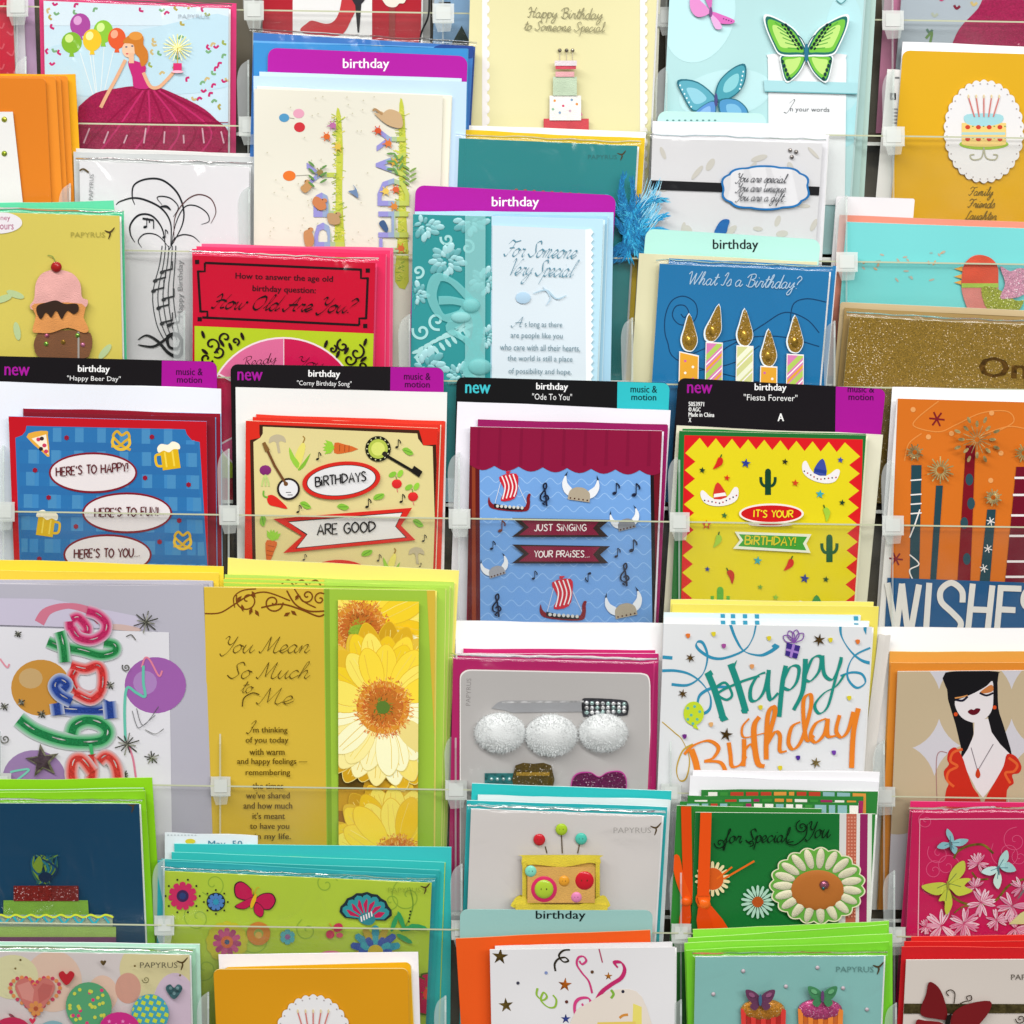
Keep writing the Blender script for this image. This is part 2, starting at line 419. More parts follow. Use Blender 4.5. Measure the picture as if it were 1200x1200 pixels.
# ---------------------------------------------------------------- sheets, folded cards, sleeves
def basis(pl, TL, TR, vb):
    a = pl.pt(*TL); b = pl.pt(*TR); e = b - a; wdt = e.length; e = e / wdt
    nrm = (pl.pt(TL[0], TL[1] + 50) - a).cross(e).normalized()
    d = e.cross(nrm).normalized()
    if d[1] < 0: d = -d
    V = vb - 600.0
    L = (V * (F - a[2]) / F - a[1]) / (d[1] + V * d[2] / F)
    return a, e, d, wdt, L
def outline(wd, L, r, rb=0):
    if r <= 0 and rb <= 0: return [(0, 0), (wd, 0), (wd, L), (0, L)]
    p = []
    for cx, cy, a0, rr in ((r, r, 180, r), (wd - r, r, 270, r)):
        for k in range(6):
            a = math.radians(a0 + 90 * k / 5); p.append((cx + rr * math.cos(a), cy + rr * math.sin(a)))
    if rb:
        for cx, cy, a0 in ((wd - rb, L - rb, 0), (rb, L - rb, 90)):
            for k in range(6):
                a = math.radians(a0 + 90 * k / 5); p.append((cx + rb * math.cos(a), cy + rb * math.sin(a)))
    else: p += [(wd, L), (0, L)]
    return p
def leaf(t, pl, TL, TR, vb, c, edge=None, r=0, th=1.3, kind='paper', rb=0, bow=0.0):
    """one sheet of paper or board; bow = how far its middle stands out of the flat, as stiff paper does"""
    a, e, d, wd, L = basis(pl, TL, TR, vb)
    nz = e.cross(d); nz = nz if nz[2] > 0 else -nz
    o = outline(wd, L, r, rb)
    rr = random.Random('%s%s%s' % (TL, TR, vb)); wav = {}
    if r <= 0 and rb <= 0 and kind == 'paper':            # paper is never dead straight along its free edge
        k = 9; a0 = rr.uniform(0, 6); amp = rr.uniform(.3, 1.1)
        top = [(wd * i / k, (0 if i in (0, k) else rr.uniform(-.25, .25) + .5 * math.sin(a0 + i * .8) * amp)) for i in range(k + 1)]
        for i in range(k + 1): wav[i] = -0.9 * amp * (1 + math.sin(a0 * 2 + i * .7))
        o = top + o[2:]
    n = len(o)
    fr = [a + e * x + d * y + nz * wav.get(i, 0) for i, (x, y) in enumerate(o)] if wav else [a + e * x + d * y for x, y in o]
    bk = [p - nz * th for p in fr]
    m = t.m(c, kind); me = t.m(edge or c, 'paper')
    t.cur.add(fr, [list(range(n))], m)
    t.cur.add(fr + bk, [[i, (i + 1) % n, n + (i + 1) % n, n + i] for i in range(n)], me)
    t.cur.add(bk, [list(range(n))[::-1]], me)
    if t.origin is None: t.origin = a + e * (wd / 2) + d * L
    cp = [proj(a + e * x + d * y) for x, y in o]
    return cp
def wob(pts, amp, seed):
    r = random.Random(seed); return [(x, y + (r.random() - .5) * amp) for x, y in pts]
def sleeve(t, TL, TR, lift=4.0, back=8, mx=4, my=5, amp=1.1, c='ffffff'):
    """clear cellophane bag round a card: wrinkled, with a rolled top edge"""
    t.P('cellophane_sleeve')
    pl = t.pl; vb = pl.vb - 3
    a, e, d, wd, L = basis(pl, (TL[0] - mx, TL[1] - my), (TR[0] + mx, TR[1] - my), vb)
    nz = e.cross(d); nz = nz if nz[2] > 0 else -nz
    r = random.Random(t.label)
    nx = 16; vs = []; fs = []
    wv = [(r.random() - .5) for _ in range(nx + 1)]
    rows = [(3, -back), (0.6, -back * .55), (-0.2, -back * .3), (0.0, lift * .3), (1.5, lift * .8), (5, lift)] + [(5 + (L - 5) * k / 8.0, lift) for k in range(1, 9)]
    for j, (y, h) in enumerate(rows):
        for i in range(nx + 1):
            u = i / nx
            edge = 1.0 if 0 < i < nx else 0.2
            yy = y + (wv[i] * 1.8 if j < 5 else 0)
            hh = h + ((r.random() - .5) * amp * edge if j > 4 else 0)
            if i in (0, nx) and j > 4: hh = lift * .7
            vs.append(a + e * (u * wd) + d * yy + nz * hh)
    for j in range(len(rows) - 1):
        for i in range(nx):
            q = j * (nx + 1) + i; fs.append([q, q + 1, q + nx + 2, q + nx + 1])
    t.cur.add(vs, fs, mat('ffffff', 'cello')); t.cur.smooth = True
ORD = ['first', 'second', 'third', 'fourth', 'fifth', 'sixth', 'seventh', 'eighth', 'ninth']
class Stack:
    """one pocket of the rack, filled from the back to the front"""
    def __init__(s, vb, n, o0=3.0, o1=27.0, t=TAN): s.vb, s.n, s.k, s.o0, s.o1, s.t = vb, n, 0, o0, o1, t
    def pl(s):
        off = s.o0 + (s.o1 - s.o0) * (s.k / max(1, s.n - 1)); s.k += 1
        return Plane(s.vb, off, s.t)
    def sheet(s, name, label, cat, TL, TR, c, edge=None, r=0, th=1.3, kind='paper', group=None, fold=None, draw=None, part='sheet'):
        t = Thing(name, label, cat, s.pl(), group)
        t.P(part)
        if fold:                                        # a folded card seen from its edge: its rear leaf too
            leaf(t, Plane(s.vb, t.pl.off - 3.0, s.t), (TL[0] + 1, TL[1] + .5), (TR[0] + 1, TR[1] + .5), s.vb - 2, fold, None, r, 1.0)
        cp = leaf(t, t.pl, TL, TR, s.vb - 2, c, edge, r, th, kind)
        if draw: t.clip = cp; draw(t); t.clip = None
        t.done(); return t
    def env(s, label, TL, TR, c, **k):
        return s.sheet('envelope', label, 'envelope', TL, TR, c, **k)
    def more(s, label, TL, TR, c, fold='f0f0ee', **k): return s.sheet('greeting_card', label, 'greeting card', TL, TR, c, fold=fold, **k)
    def tab(s, label, TL, TR, c, r=10, draw=None, **k): return s.sheet('divider_card', label, 'divider card', TL, TR, c, r=r, draw=draw, part='board', **k)
    def card(s, label, TL, TR, c, draw, fold='f4f4f2', edge=None, r=0, kind='gloss', slv=False, gap=7.0, th=1.3, rb=0, env=None):
        t = Thing('greeting_card', label, 'greeting card', s.pl())
        b = None
        if fold:
            t.P('rear_leaf'); leaf(t, Plane(s.vb, t.pl.off - gap, s.t), (TL[0] + 1, TL[1] + 1), (TR[0] + 2, TR[1] + 1), s.vb - 2, fold, None, r, 1.0)
        t.P('front_leaf'); t.clip = leaf(t, t.pl, TL, TR, s.vb - 2, c, edge or 'f4f4f0', r, th, kind, rb)
        draw(t)
        t.clip = None
        if slv: sleeve(t, TL, TR, lift=slv if slv is not True else 4.0)
        t.done(); return t

# small printed motifs shared by several cards
def note(t, x, y, h, c='1c2238', a=0, two=False):
    t.dome(x, y, h * .16, h * .12, .2, c, a=-20, n=10, m=2)
    t.st(rot([(x + h * .14, y), (x + h * .14, y - h * .75)], x, y, a), h * .07, c, sm=False)
    t.st(rot([(x + h * .14, y - h * .75), (x + h * .35, y - h * .55), (x + h * .36, y - h * .35)], x, y, a), h * .1, c)
def clef(t, x, y, h, c='1c2238'):
    t.st([(x - h * .02, y + h * .42), (x - h * .1, y + h * .36), (x + h * .02, y + h * .3), (x + h * .06, y + h * .45), (x, y - h * .1), (x - h * .08, y - h * .38), (x + h * .02, y - h * .5), (x + h * .04, y - h * .3), (x - h * .18, y), (x - h * .18, y + h * .2), (x, y + h * .26), (x + h * .14, y + h * .14), (x + h * .04, y), (x - h * .08, y + h * .1)], h * .075, c, nib=(0, .5))
def logo(t, x, y, w=44, c='6d6a60', part=True):
    t.P('brand_lettering')
    t.txt('PAPYRUS', x, y, w, w * .15, c)
    X = x + w / 2 + 5; Y = y - 3; k = w / 44
    t.st([(X - 6 * k, Y - 2 * k), (X + 1, Y), (X + 7 * k, Y - 6 * k)], 2.2 * k, '4a3a20', taper=True); t.st([(X, Y - 1), (X + 1, Y + 3 * k), (X - 1, Y + 9 * k)], 2 * k, '4a3a20', taper=True)
def flower(t, x, y, r, n, cp, cc, rc=.35, wf=.5, dep=0, a0=0, line=None, kind=None):
    for i in range(n):
        a = a0 + 360 * i / n
        p = [(x, y - r * .2), (x - r * wf * .5, y - r * .6), (x - r * wf * .4, y - r * .93), (x, y - r), (x + r * wf * .4, y - r * .93), (x + r * wf * .5, y - r * .6)]
        if line: t.poly(rot([(x + (u - x) * 1.2, y + (v - y) * 1.08) for u, v in p], x, y, a), line)
        t.poly(rot(p, x, y, a), cp if isinstance(cp, str) else cp[i % len(cp)], kind=kind, dep=dep)
    t.ell(x, y, r * rc, r * rc, cc, dep=dep)
def butterfly(t, x, y, s, a, c1, c2, body, line='20303a', dep=0, spots=True, c3=None):
    for sg in (-1, 1):
        up = [(0, 0), (.25, -.55), (.7, -.95), (1.05, -.95), (1.0, -.5), (.8, -.1), (.35, .05)]
        lo = [(0, 0), (.5, .03), (.8, .2), (.78, .55), (.5, .85), (.25, .6)]
        for q, cc in ((lo, c2), (up, c1)):
            pp = smooth([(x + sg * u * s, y + v * s) for u, v in q], 4, True)
            pp = rot(pp, x, y, a)
            mx_ = sum(p[0] for p in pp) / len(pp); my_ = sum(p[1] for p in pp) / len(pp)
            t.poly(pp, line, dep=dep)
            t.poly([(mx_ + (u - mx_) * .86, my_ + (v - my_) * .88) for u, v in pp], cc)
            if c3: t.poly([(mx_ + (u - mx_) * .5, my_ + (v - my_) * .6) for u, v in pp], c3)
        if spots:
            for k in range(6):
                u = x + sg * (.45 + .1 * k) * s; v = y + (-.2 - .1 * k) * s
                (u, v), = rot([(u, v)], x, y, a); t.ell(u, v, s * .035, s * .05, line, n=8)
        t.st(rot([(x, y - .1 * s), (x + sg * .12 * s, y - .45 * s), (x + sg * .25 * s, y - .6 * s)], x, y, a), s * .03, line)
    t.ell(x, y, s * .06, s * .42, body, a=a, dep=dep)
def swirl(t, x, y, r, turns, w, c, a0=0, dirn=1, taper=True, **k):
    n = int(turns * 10) + 1
    t.st([(x + r * (i / n) * math.cos(math.radians(a0 + dirn * 36 * i)), y + r * (i / n) * math.sin(math.radians(a0 + dirn * 36 * i))) for i in range(1, n + 1)], w, c, n=3, **k)
def sprig(t, x, y, L, a, c, w=1.2, n=5, lf=5, cl=None):
    p = [(x, y), (x + L * .4, y - L * .18), (x + L * .8, y - L * .1), (x + L, y + L * .05)]
    t.st(rot(p, x, y, a), w, c)
    q = smooth(p, 4)
    for i in range(n):
        u, v = q[int((i + 1) / (n + 1) * (len(q) - 1))]
        for sg in (-1, 1):
            lp = rot([(u, v), (u + lf * .4, v - lf * .3), (u + lf, v), (u + lf * .4, v + lf * .3)], u, v, sg * 50)
            t.poly(rot(lp, x, y, a), cl or c)
def header(word, x, y, w, h, c):
    def d(t): t.P('lettering'); t.txt(word, x, y, w, h, c, bold=.25)
    return d

# ---------------------------------------------------------------- the rack
rack = Thing('card_rack', 'tiered greeting card rack with clear acrylic lips, white clips and pocket dividers', 'card rack', Plane(600, 0))
rack.origin = raw(600, 1500, -10)
def box3(pts8, m): rack.cur.add(pts8, [[0, 1, 2, 3], [7, 6, 5, 4], [0, 4, 5, 1], [1, 5, 6, 2], [2, 6, 7, 3], [3, 7, 4, 0]], m)
def slab(u0, v0, u1, v1, w0, w1, m, dv=0):
    """block between two depths; dv lets its right end sit lower, as the rack runs slightly downhill in view"""
    box3([raw(u0, v0, w1), raw(u1, v0 + dv, w1), raw(u1, v1 + dv, w1), raw(u0, v1, w1), raw(u0, v0, w0), raw(u1, v0 + dv, w0), raw(u1, v1 + dv, w0), raw(u0, v1, w0)], m)
rack.P('back_board'); slab(-260, -260, 1460, 1480, -14, -8, mat('5c5547', 'paper'))
VB = [158, 294, 442, 589, 750, 1068, 1232, 1387]
BAR = [16, 152, 300, 447, 608, 926, 1090, 1245]
def sl(u): return (u - 540) * 0.0155
for k, vb in enumerate(VB):
    rack.P('shelf'); 
    V0 = vb + 1
    box3([raw(-260, V0 + sl(-260), 38), raw(1460, V0 + sl(1460), 38), raw(1460, V0 + 4 + sl(1460), 38), raw(-260, V0 + 4 + sl(-260), 38),
          raw(-260, V0 + sl(-260), -8), raw(1460, V0 + sl(1460), -8), raw(1460, V0 + 4 + sl(1460), -8), raw(-260, V0 + 4 + sl(-260), -8)], mat('b9bbb6', 'plastic'))
BND = [[-215, 20, 297, 519, 781, 1046, 1300], [-215, 30, 291, 540, 781, 1047, 1300], [-215, 82, 292, 528, 762, 992, 1270], [-215, 92, 216, 480, 741, 978, 1270],
       [-240, 4, 268, 538, 796, 1046, 1300], [-240, 0, 258, 534, 786, 1036, 1300], [-250, -70, 192, 541, 798, 1048, 1300], [-250, -40, 244, 522, 798, 1050, 1300]]
for k, vb in enumerate(VB):
    bar = BAR[k]; up = None
    for i, u in enumerate(BND[k]):
        y = bar + sl(u)
        if u < -100 or u > 1210: continue
        rise = 78 if k not in (5,) else 66
        # upright divider, a clear sheet standing front to back between two pockets
        rack.P('pocket_divider')
        pf = Plane(vb, 34)
        def fin(un):
            o = [(vb, 0), (vb, 34)] + [(y, 35)] + [(y - rise * .75, 33), (y - rise * .93, 27), (y - rise, 16), (y - rise, 0)]
            return [pf.pt(un, v, off - 34) for v, off in o]
        A, B = fin(u - 1.1), fin(u + 1.1); n = len(A)
        rack.cur.add(A + B, [list(range(n)), list(range(n, 2 * n))[::-1]] + [[j, n + j, n + (j + 1) % n, (j + 1) % n] for j in range(n)], mat('dfe6e4', 'frost'))
        # flange of the divider that lies along the pocket front
        rack.P('divider_flange')
        pts = smooth([(u - 12, y - 2), (u - 13, y - rise * .5), (u - 13, y - rise + 20), (u - 9, y - rise + 7), (u, y - rise)], 4)
        pts = [(u + 1, y - 2)] + pts
        rack.pl = Plane(vb, 20); rack.z = 0
        rack.poly(pts + [(u + 1, y - rise)], mat('e4e9ea', 'frost'), dep=1.5)
        # clip holding two lips together
        if k != 3 and not (k == 1 and i in (3, 4)) and not (k == 2 and i < 5):
            rack.P('clip'); rack.pl = Plane(vb, 44, 0.12); rack.z = 0
            rack.pl = Plane(y, 36 + (vb - y) * TAN, 0.0)
            rack.z = 0
            w2 = 11 + (i % 2)
            rack.poly(smooth([(u - w2, y - 10), (u - w2 + 2, y - 11.5), (u + w2 - 1, y - 11.5), (u + w2 + 1, y - 9), (u + w2 + 1, y + 9), (u + w2 - 1, y + 11.5), (u - w2 + 3, y + 11.5), (u - w2, y + 9)], 2, True), mat('c2c6c2', 'milky'), dep=3)
            rack.poly([(u - w2 + 4, y - 8), (u + w2 - 3, y - 8), (u + w2 - 3, y + 7), (u - w2 + 4, y + 7)], mat('ccd0cc', 'milky'), dep=1)
            rack.poly([(u - w2 + 2, y + 10), (u + w2 - 1, y + 9), (u + w2 - 3, y + 21), (u - w2 + 6, y + 22)], mat('c8ccc8', 'frost'), dep=1)
    # clear lips
    for i in range(len(BND[k]) - 1):
        u0, u1 = BND[k][i] + 3, BND[k][i + 1] - 3
        if u1 < -40 or u0 > 1210: continue
        y0, y1 = bar + sl(u0), bar + sl(u1)
        yb = vb - 2
        pl = Plane(vb, 34.5)
        rack.P('clear_lip'); 
        def q(h): return [pl.pt(u0, y0, h), pl.pt(u1, y1, h), pl.pt(u1, yb, h), pl.pt(u0, yb, h)]
        box3(q(1.2) + q(0), mat('ffffff', 'clear'))
        rack.P('lip_edge')
        box3([pl.pt(u0, y0 - 1.3, 1.6), pl.pt(u1, y1 - 1.3, 1.6), pl.pt(u1, y1 + .5, 1.6), pl.pt(u0, y0 + .5, 1.6), pl.pt(u0, y0 - 1.3, -.6), pl.pt(u1, y1 - 1.3, -.6), pl.pt(u1, y1 + .5, -.6), pl.pt(u0, y0 + .5, -.6)], mat('b9bda0', 'plastic'))
rack.done()

# ================================================================ tier 0, only its lower part in view
s = Stack(158, 3)
def d(t):
    t.P('pattern')
    for k in range(14): t.st([(-4 + (k % 3) * 12, 5 + k * 8), (2 + (k % 3) * 12, 9 + k * 8), (5 + (k % 3) * 12, 3 + k * 8)], 2, 'c8505e')
s.env('lavender envelope edge behind the red card in the top left corner', (-70, -70), (37, -68), 'c9a5cc')
s.env('white envelope between the lavender envelope and the red card in the top left corner', (-70, -60), (25, -58), 'd9d4e0')
s.card('red card with faint scrolls cut off by the top left corner', (-70, -72), (12, -70), 'b81e38', d, r=3)
s = Stack(158, 3)
def d(t):
    t.P('printed_panel'); t.rect(343, -90, 436, 120, 'd9d9d8')
    t.P('high_heeled_shoe', kind='gloss', z=1)
    t.poly(smooth([(352, 34), (360, 27), (366, 24), (382, 28), (392, 24), (398, 12), (402, -6), (412, -14), (428, -14), (420, 6), (412, 22), (405, 36), (396, 42), (376, 41), (356, 39)], 3, True), 'b5343a')
    t.poly([(416, 4), (424, -2), (421, 38), (419, 38)], '2c2a2c')
    t.poly(smooth([(410, -16), (436, -20), (426, 2), (416, 6)], 3, True), '2d2a30')
    t.P('tag_emblem', z=1)
    t.rect(456, -10, 463, 50, '8a3a38'); t.poly(smooth([(446, -10), (476, -10), (474, 3), (468, 4), (464, 8), (456, 8), (450, 3)], 3, True), 'd9d4c6')
s.env('dark green and grey envelope edge behind the shoe card at the top', (302, -80), (505, -76), '9a9a98')
s.card('red and white card with a red high heeled shoe at the top edge', (307, -90), (495, -85), 'a31f2c', d)
t = Thing('hang_cord', 'thin black cord hanging beside the shoe card at the top edge', 'cord', Plane(158, 42), None); t.P('cord'); t.st([(502, -40), (503, 5), (501, 22), (494, 38), (490, 60)], 2.2, '1a1a1c', dep=0.5); t.done()
s = Stack(158, 2)
def d(t): 
    t.P('pine_tree'); t.poly([(541, 30), (552, 52), (558, 70), (524, 70), (530, 50)], '2f4038'); 
    t.P('price_bars'); [t.rect(514, -6 + 4 * k, 528, -4 + 4 * k, '303030') for k in range(4)]
s.card('pale blue card with a dark pine tree beside the shoe card', (512, -90), (556, -88), '8fb6dc', d, slv=True)
s = Stack(158, 3)
s.env('pink envelope edge left of the cut off magenta gown card in the top right corner', (1041, -70), (1240, -66), 'c77fa0')
def d(t):
    t.P('gown', kind='shimmer')
    t.poly(smooth([(1112, 62), (1124, 34), (1146, 10), (1158, -10), (1190, -10), (1230, 10), (1240, 62)], 4), 'a0104c')
    t.P('confetti'); [t.st([(x, y), (x + 3, y + 4), (x + 7, y + 1)], 3, c) for x, y, c in ((1118, 6, '7a2036'), (1138, 2, 'c8b070'), (1086, 34, '5a7a6a'), (1100, -4, 'c83070'), (1092, 15, 'a8b0a0'))]
    t.st([(1085, 45), (1092, 38), (1090, 50)], 3, '6a8a52')
s.card('grey blue card with a glittering magenta gown in the top right corner', (1062, -76), (1250, -70), 'a9b4bd', d, slv=True)
s = Stack(158, 2)
s.env('black envelope in the dark gap beside the pale yellow card', (784, -60), (806, -60), '231f22')  # dark sheet standing in for the shade between the pockets

# ================================================================ tier 1
s = Stack(294, 3)
s.env('hot pink envelope framing the princess card', (46, -5), (277, 4), 'cf3a72', edge='e06a9a')
def d(t):
    t.P('sky_print', kind='gloss')
    t.rect(40, -10, 280, 30, 'd3e3ec'); t.poly(smooth([(50, 60), (120, 45), (190, 30), (270, 20), (275, 100), (60, 110)], 4, True), 'bcd9e6')
    t.P('confetti'); t.flatten(); r = random.Random(3)
    for i in range(110):
        x = r.uniform(54, 266); y = r.uniform(2, 135)
        if 72 < x < 175 and y > 15: continue
        a = r.uniform(0, 180); t.st(rot([(x, y), (x + 3, y + 2), (x + 6, y - 1)], x, y, a), 2.6, r.choice(['c2286c', '9aa850', 'c9b27a', '78a878', 'c2286c', 'b0a04a']))
    t.P('balloon_string'); [t.line(x, y, 116, 134, .9, 'dfe6e6') for x, y in ((94, 62), (109, 64), (122, 55), (133, 60), (104, 55))]
    for (x, y, rx, ry, c, c2) in ((94, 29, 12, 13.5, 'a8479a', 'd9a0d0'), (84, 50, 12, 12.5, '7fb32e', 'cfe58a'), (121, 37, 11.5, 13.5, '8cc43a', 'd3ec94'), (108, 47, 11, 13, 'e9c02a', 'f9ea9a'), (137, 45, 10.5, 12.5, 'df5a2e', 'f5a888')):
        t.P('balloon', kind='gloss'); t.ell(x, y, rx, ry, c); t.poly([(x - 2, y + ry - 1), (x + 2, y + ry - 1), (x + 3, y + ry + 4), (x - 3, y + ry + 4)], c); t.ell(x - 3, y - 5, rx * .4, ry * .4, c2, a=20)
    t.P('gown', kind='shimmer', z=1)
    t.poly(smooth([(92, 125), (112, 109), (140, 103), (156, 101), (180, 101), (205, 110), (240, 128), (262, 150), (272, 165), (276, 260), (80, 260)], 4), 'a8164f')
    for k in range(9): t.st([(165 + k * 3, 106), (150 + 18 * k - 30, 150), (125 + 20 * k - 30, 180)], 2.2, 'bd2b66' if k % 2 else '8e1040', kind='ink')
    for k in range(8): t.st([(105 + 22 * k, 150 + (k % 3) * 4), (104 + 22 * k + (k - 4) * 1.5, 168)], 1.8, 'd8a8b8', kind='ink')
    t.P('princess')
    t.poly(smooth([(150, 72), (161, 72), (171, 78), (169, 92), (176, 103), (158, 103), (155, 90)], 3, True), 'c02a74')
    t.st([(147, 70), (136, 92), (126, 110), (118, 126)], 4, 'e0ab86'); t.st([(168, 85), (176, 101), (186, 102), (196, 93), (204, 84)], 4, 'e0ab86')
    t.ell(151, 58, 8, 9.5, 'ecc3a4'); t.rect(151, 62, 157, 74, 'e6b896')
    t.poly(smooth([(144, 50), (150, 42), (160, 38), (168, 43), (168, 52), (173, 60), (173, 72), (166, 78), (163, 68), (158, 62), (156, 52)], 3, True), 'c97a2c')
    t.ell(159, 42, 8, 5, 'dd9440'); t.ell(148, 55, 1.4, .9, '3a5a7a'); t.ell(155, 54, 1.4, .9, '3a5a7a'); t.ell(149, 63, 1.6, .8, 'c83a50')
    t.P('sparkler', z=2)
    for k in range(20): t.line(208, 56, 208 + 17 * math.cos(k * .314), 56 + 16 * math.sin(k * .314), 1, 'e8dc70' if k % 2 else 'f2f0c0')
    t.line(208, 56, 208, 76, 1.2, 'b8a050'); t.rect(203, 74, 213, 83, 'c8306a'); t.ell(208, 84, 7, 1.6, 'e8b0c0')
    t.P('brand_lettering'); t.txt('PAPYRUS', 227, 19, 36, 5, 'b3c0c8')
    t.P('fold_line'); t.rect(40, 143, 280, 144, '8c1240')
s.card('card of a red haired princess in a glittering magenta gown with balloons', (51, 1), (268, 10), 'c7deea', d, edge='f0f0f0', slv=True)
t = Thing('price_label', 'white price label strip beside the tall yellow cake card', 'label', Plane(294, 10)); t.P('paper'); t.clip = leaf(t, t.pl, (1040, 81), (1062, 82), 240, 'dcd9d6')
t.P('lettering'); t.rect(1043, 109, 1050, 117, '2a2a2a'); t.txt('A', 1046.5, 113, 4, 5, 'e8e8e8'); [t.rect(1046, 127 + 4 * k, 1052, 129 + 4 * k, '8a8888') for k in range(5)]; t.rect(1049, 90, 1054, 92, '777777'); t.done()

s = Stack(294, 2)
def d(t):
    t.P('border_stripe'); 
    for x in (568, 753):
        if x == 753: t.P('border_stripe')
        t.rect(x - 3, -90, x + 3, 230, 'e6e2e0')
        for k in range(22): t.ell(x + (3 if x > 600 else 3), -80 + k * 13, 3, 5, 'e6e2e0', n=10)
    t.P('lettering'); t.scr('Happy Birthday', 618, 20, 88, 12, '8f8a6a', a=1.5, lw=.9, shear=.15, nib=None); t.scr('to Someone Special', 614, 35, 94, 11, '8f8a6a', a=1.5, lw=.9, shear=.15, nib=None)
    t.P('tiered_cake', z=1.5, kind='felt')
    t.rect(637, 139, 690, 175, 'c4454e', dep=1.5); t.rect(644, 112, 681, 141, 'e9e6e2', dep=1.5)
    for x, y, c in ((650, 118, 'd88a40'), (660, 124, 'd05070'), (670, 117, '7a9ab8'), (676, 122, 'd88a40'), (648, 128, '8ab89a'), (656, 132, '7a9ab8'), (668, 130, 'c8a8b8')): t.ell(x, y, 1.6, 1.6, c, n=8)
    t.rect(648, 90, 676, 112, 'b9cbb0', dep=1.5); t.rect(651, 84, 673, 90, 'd8a0a4', dep=1.5); t.rect(651, 77, 675, 81, 'c8485a', dep=1); t.rect(650, 71, 676, 77, 'dfd4d8', dep=1)
    t.P('ribbon_bow', z=4); t.st([(646, 130), (655, 140), (664, 144), (674, 138), (682, 133)], 4, 'd87a90', dep=1); t.st([(660, 141), (668, 146)], 4, 'c86880')
    t.P('candle', z=4); [t.line(x, 60, x, 73, 1, 'b8b098') for x in (656, 664, 671)]
    for x in (656, 664, 671): t.P('gem', z=4, kind='foil'); t.dome(x, 59, 2.4, 2.4, 2, '8a8478', n=8, m=3)
s.env('cream envelope behind the pale yellow card for someone special', (554, -60), (776, -56), 'ecead6')
s.card('pale yellow card with scalloped side borders and a small tiered cake', (553, -95), (774, -88), 'd9d3a4', d)

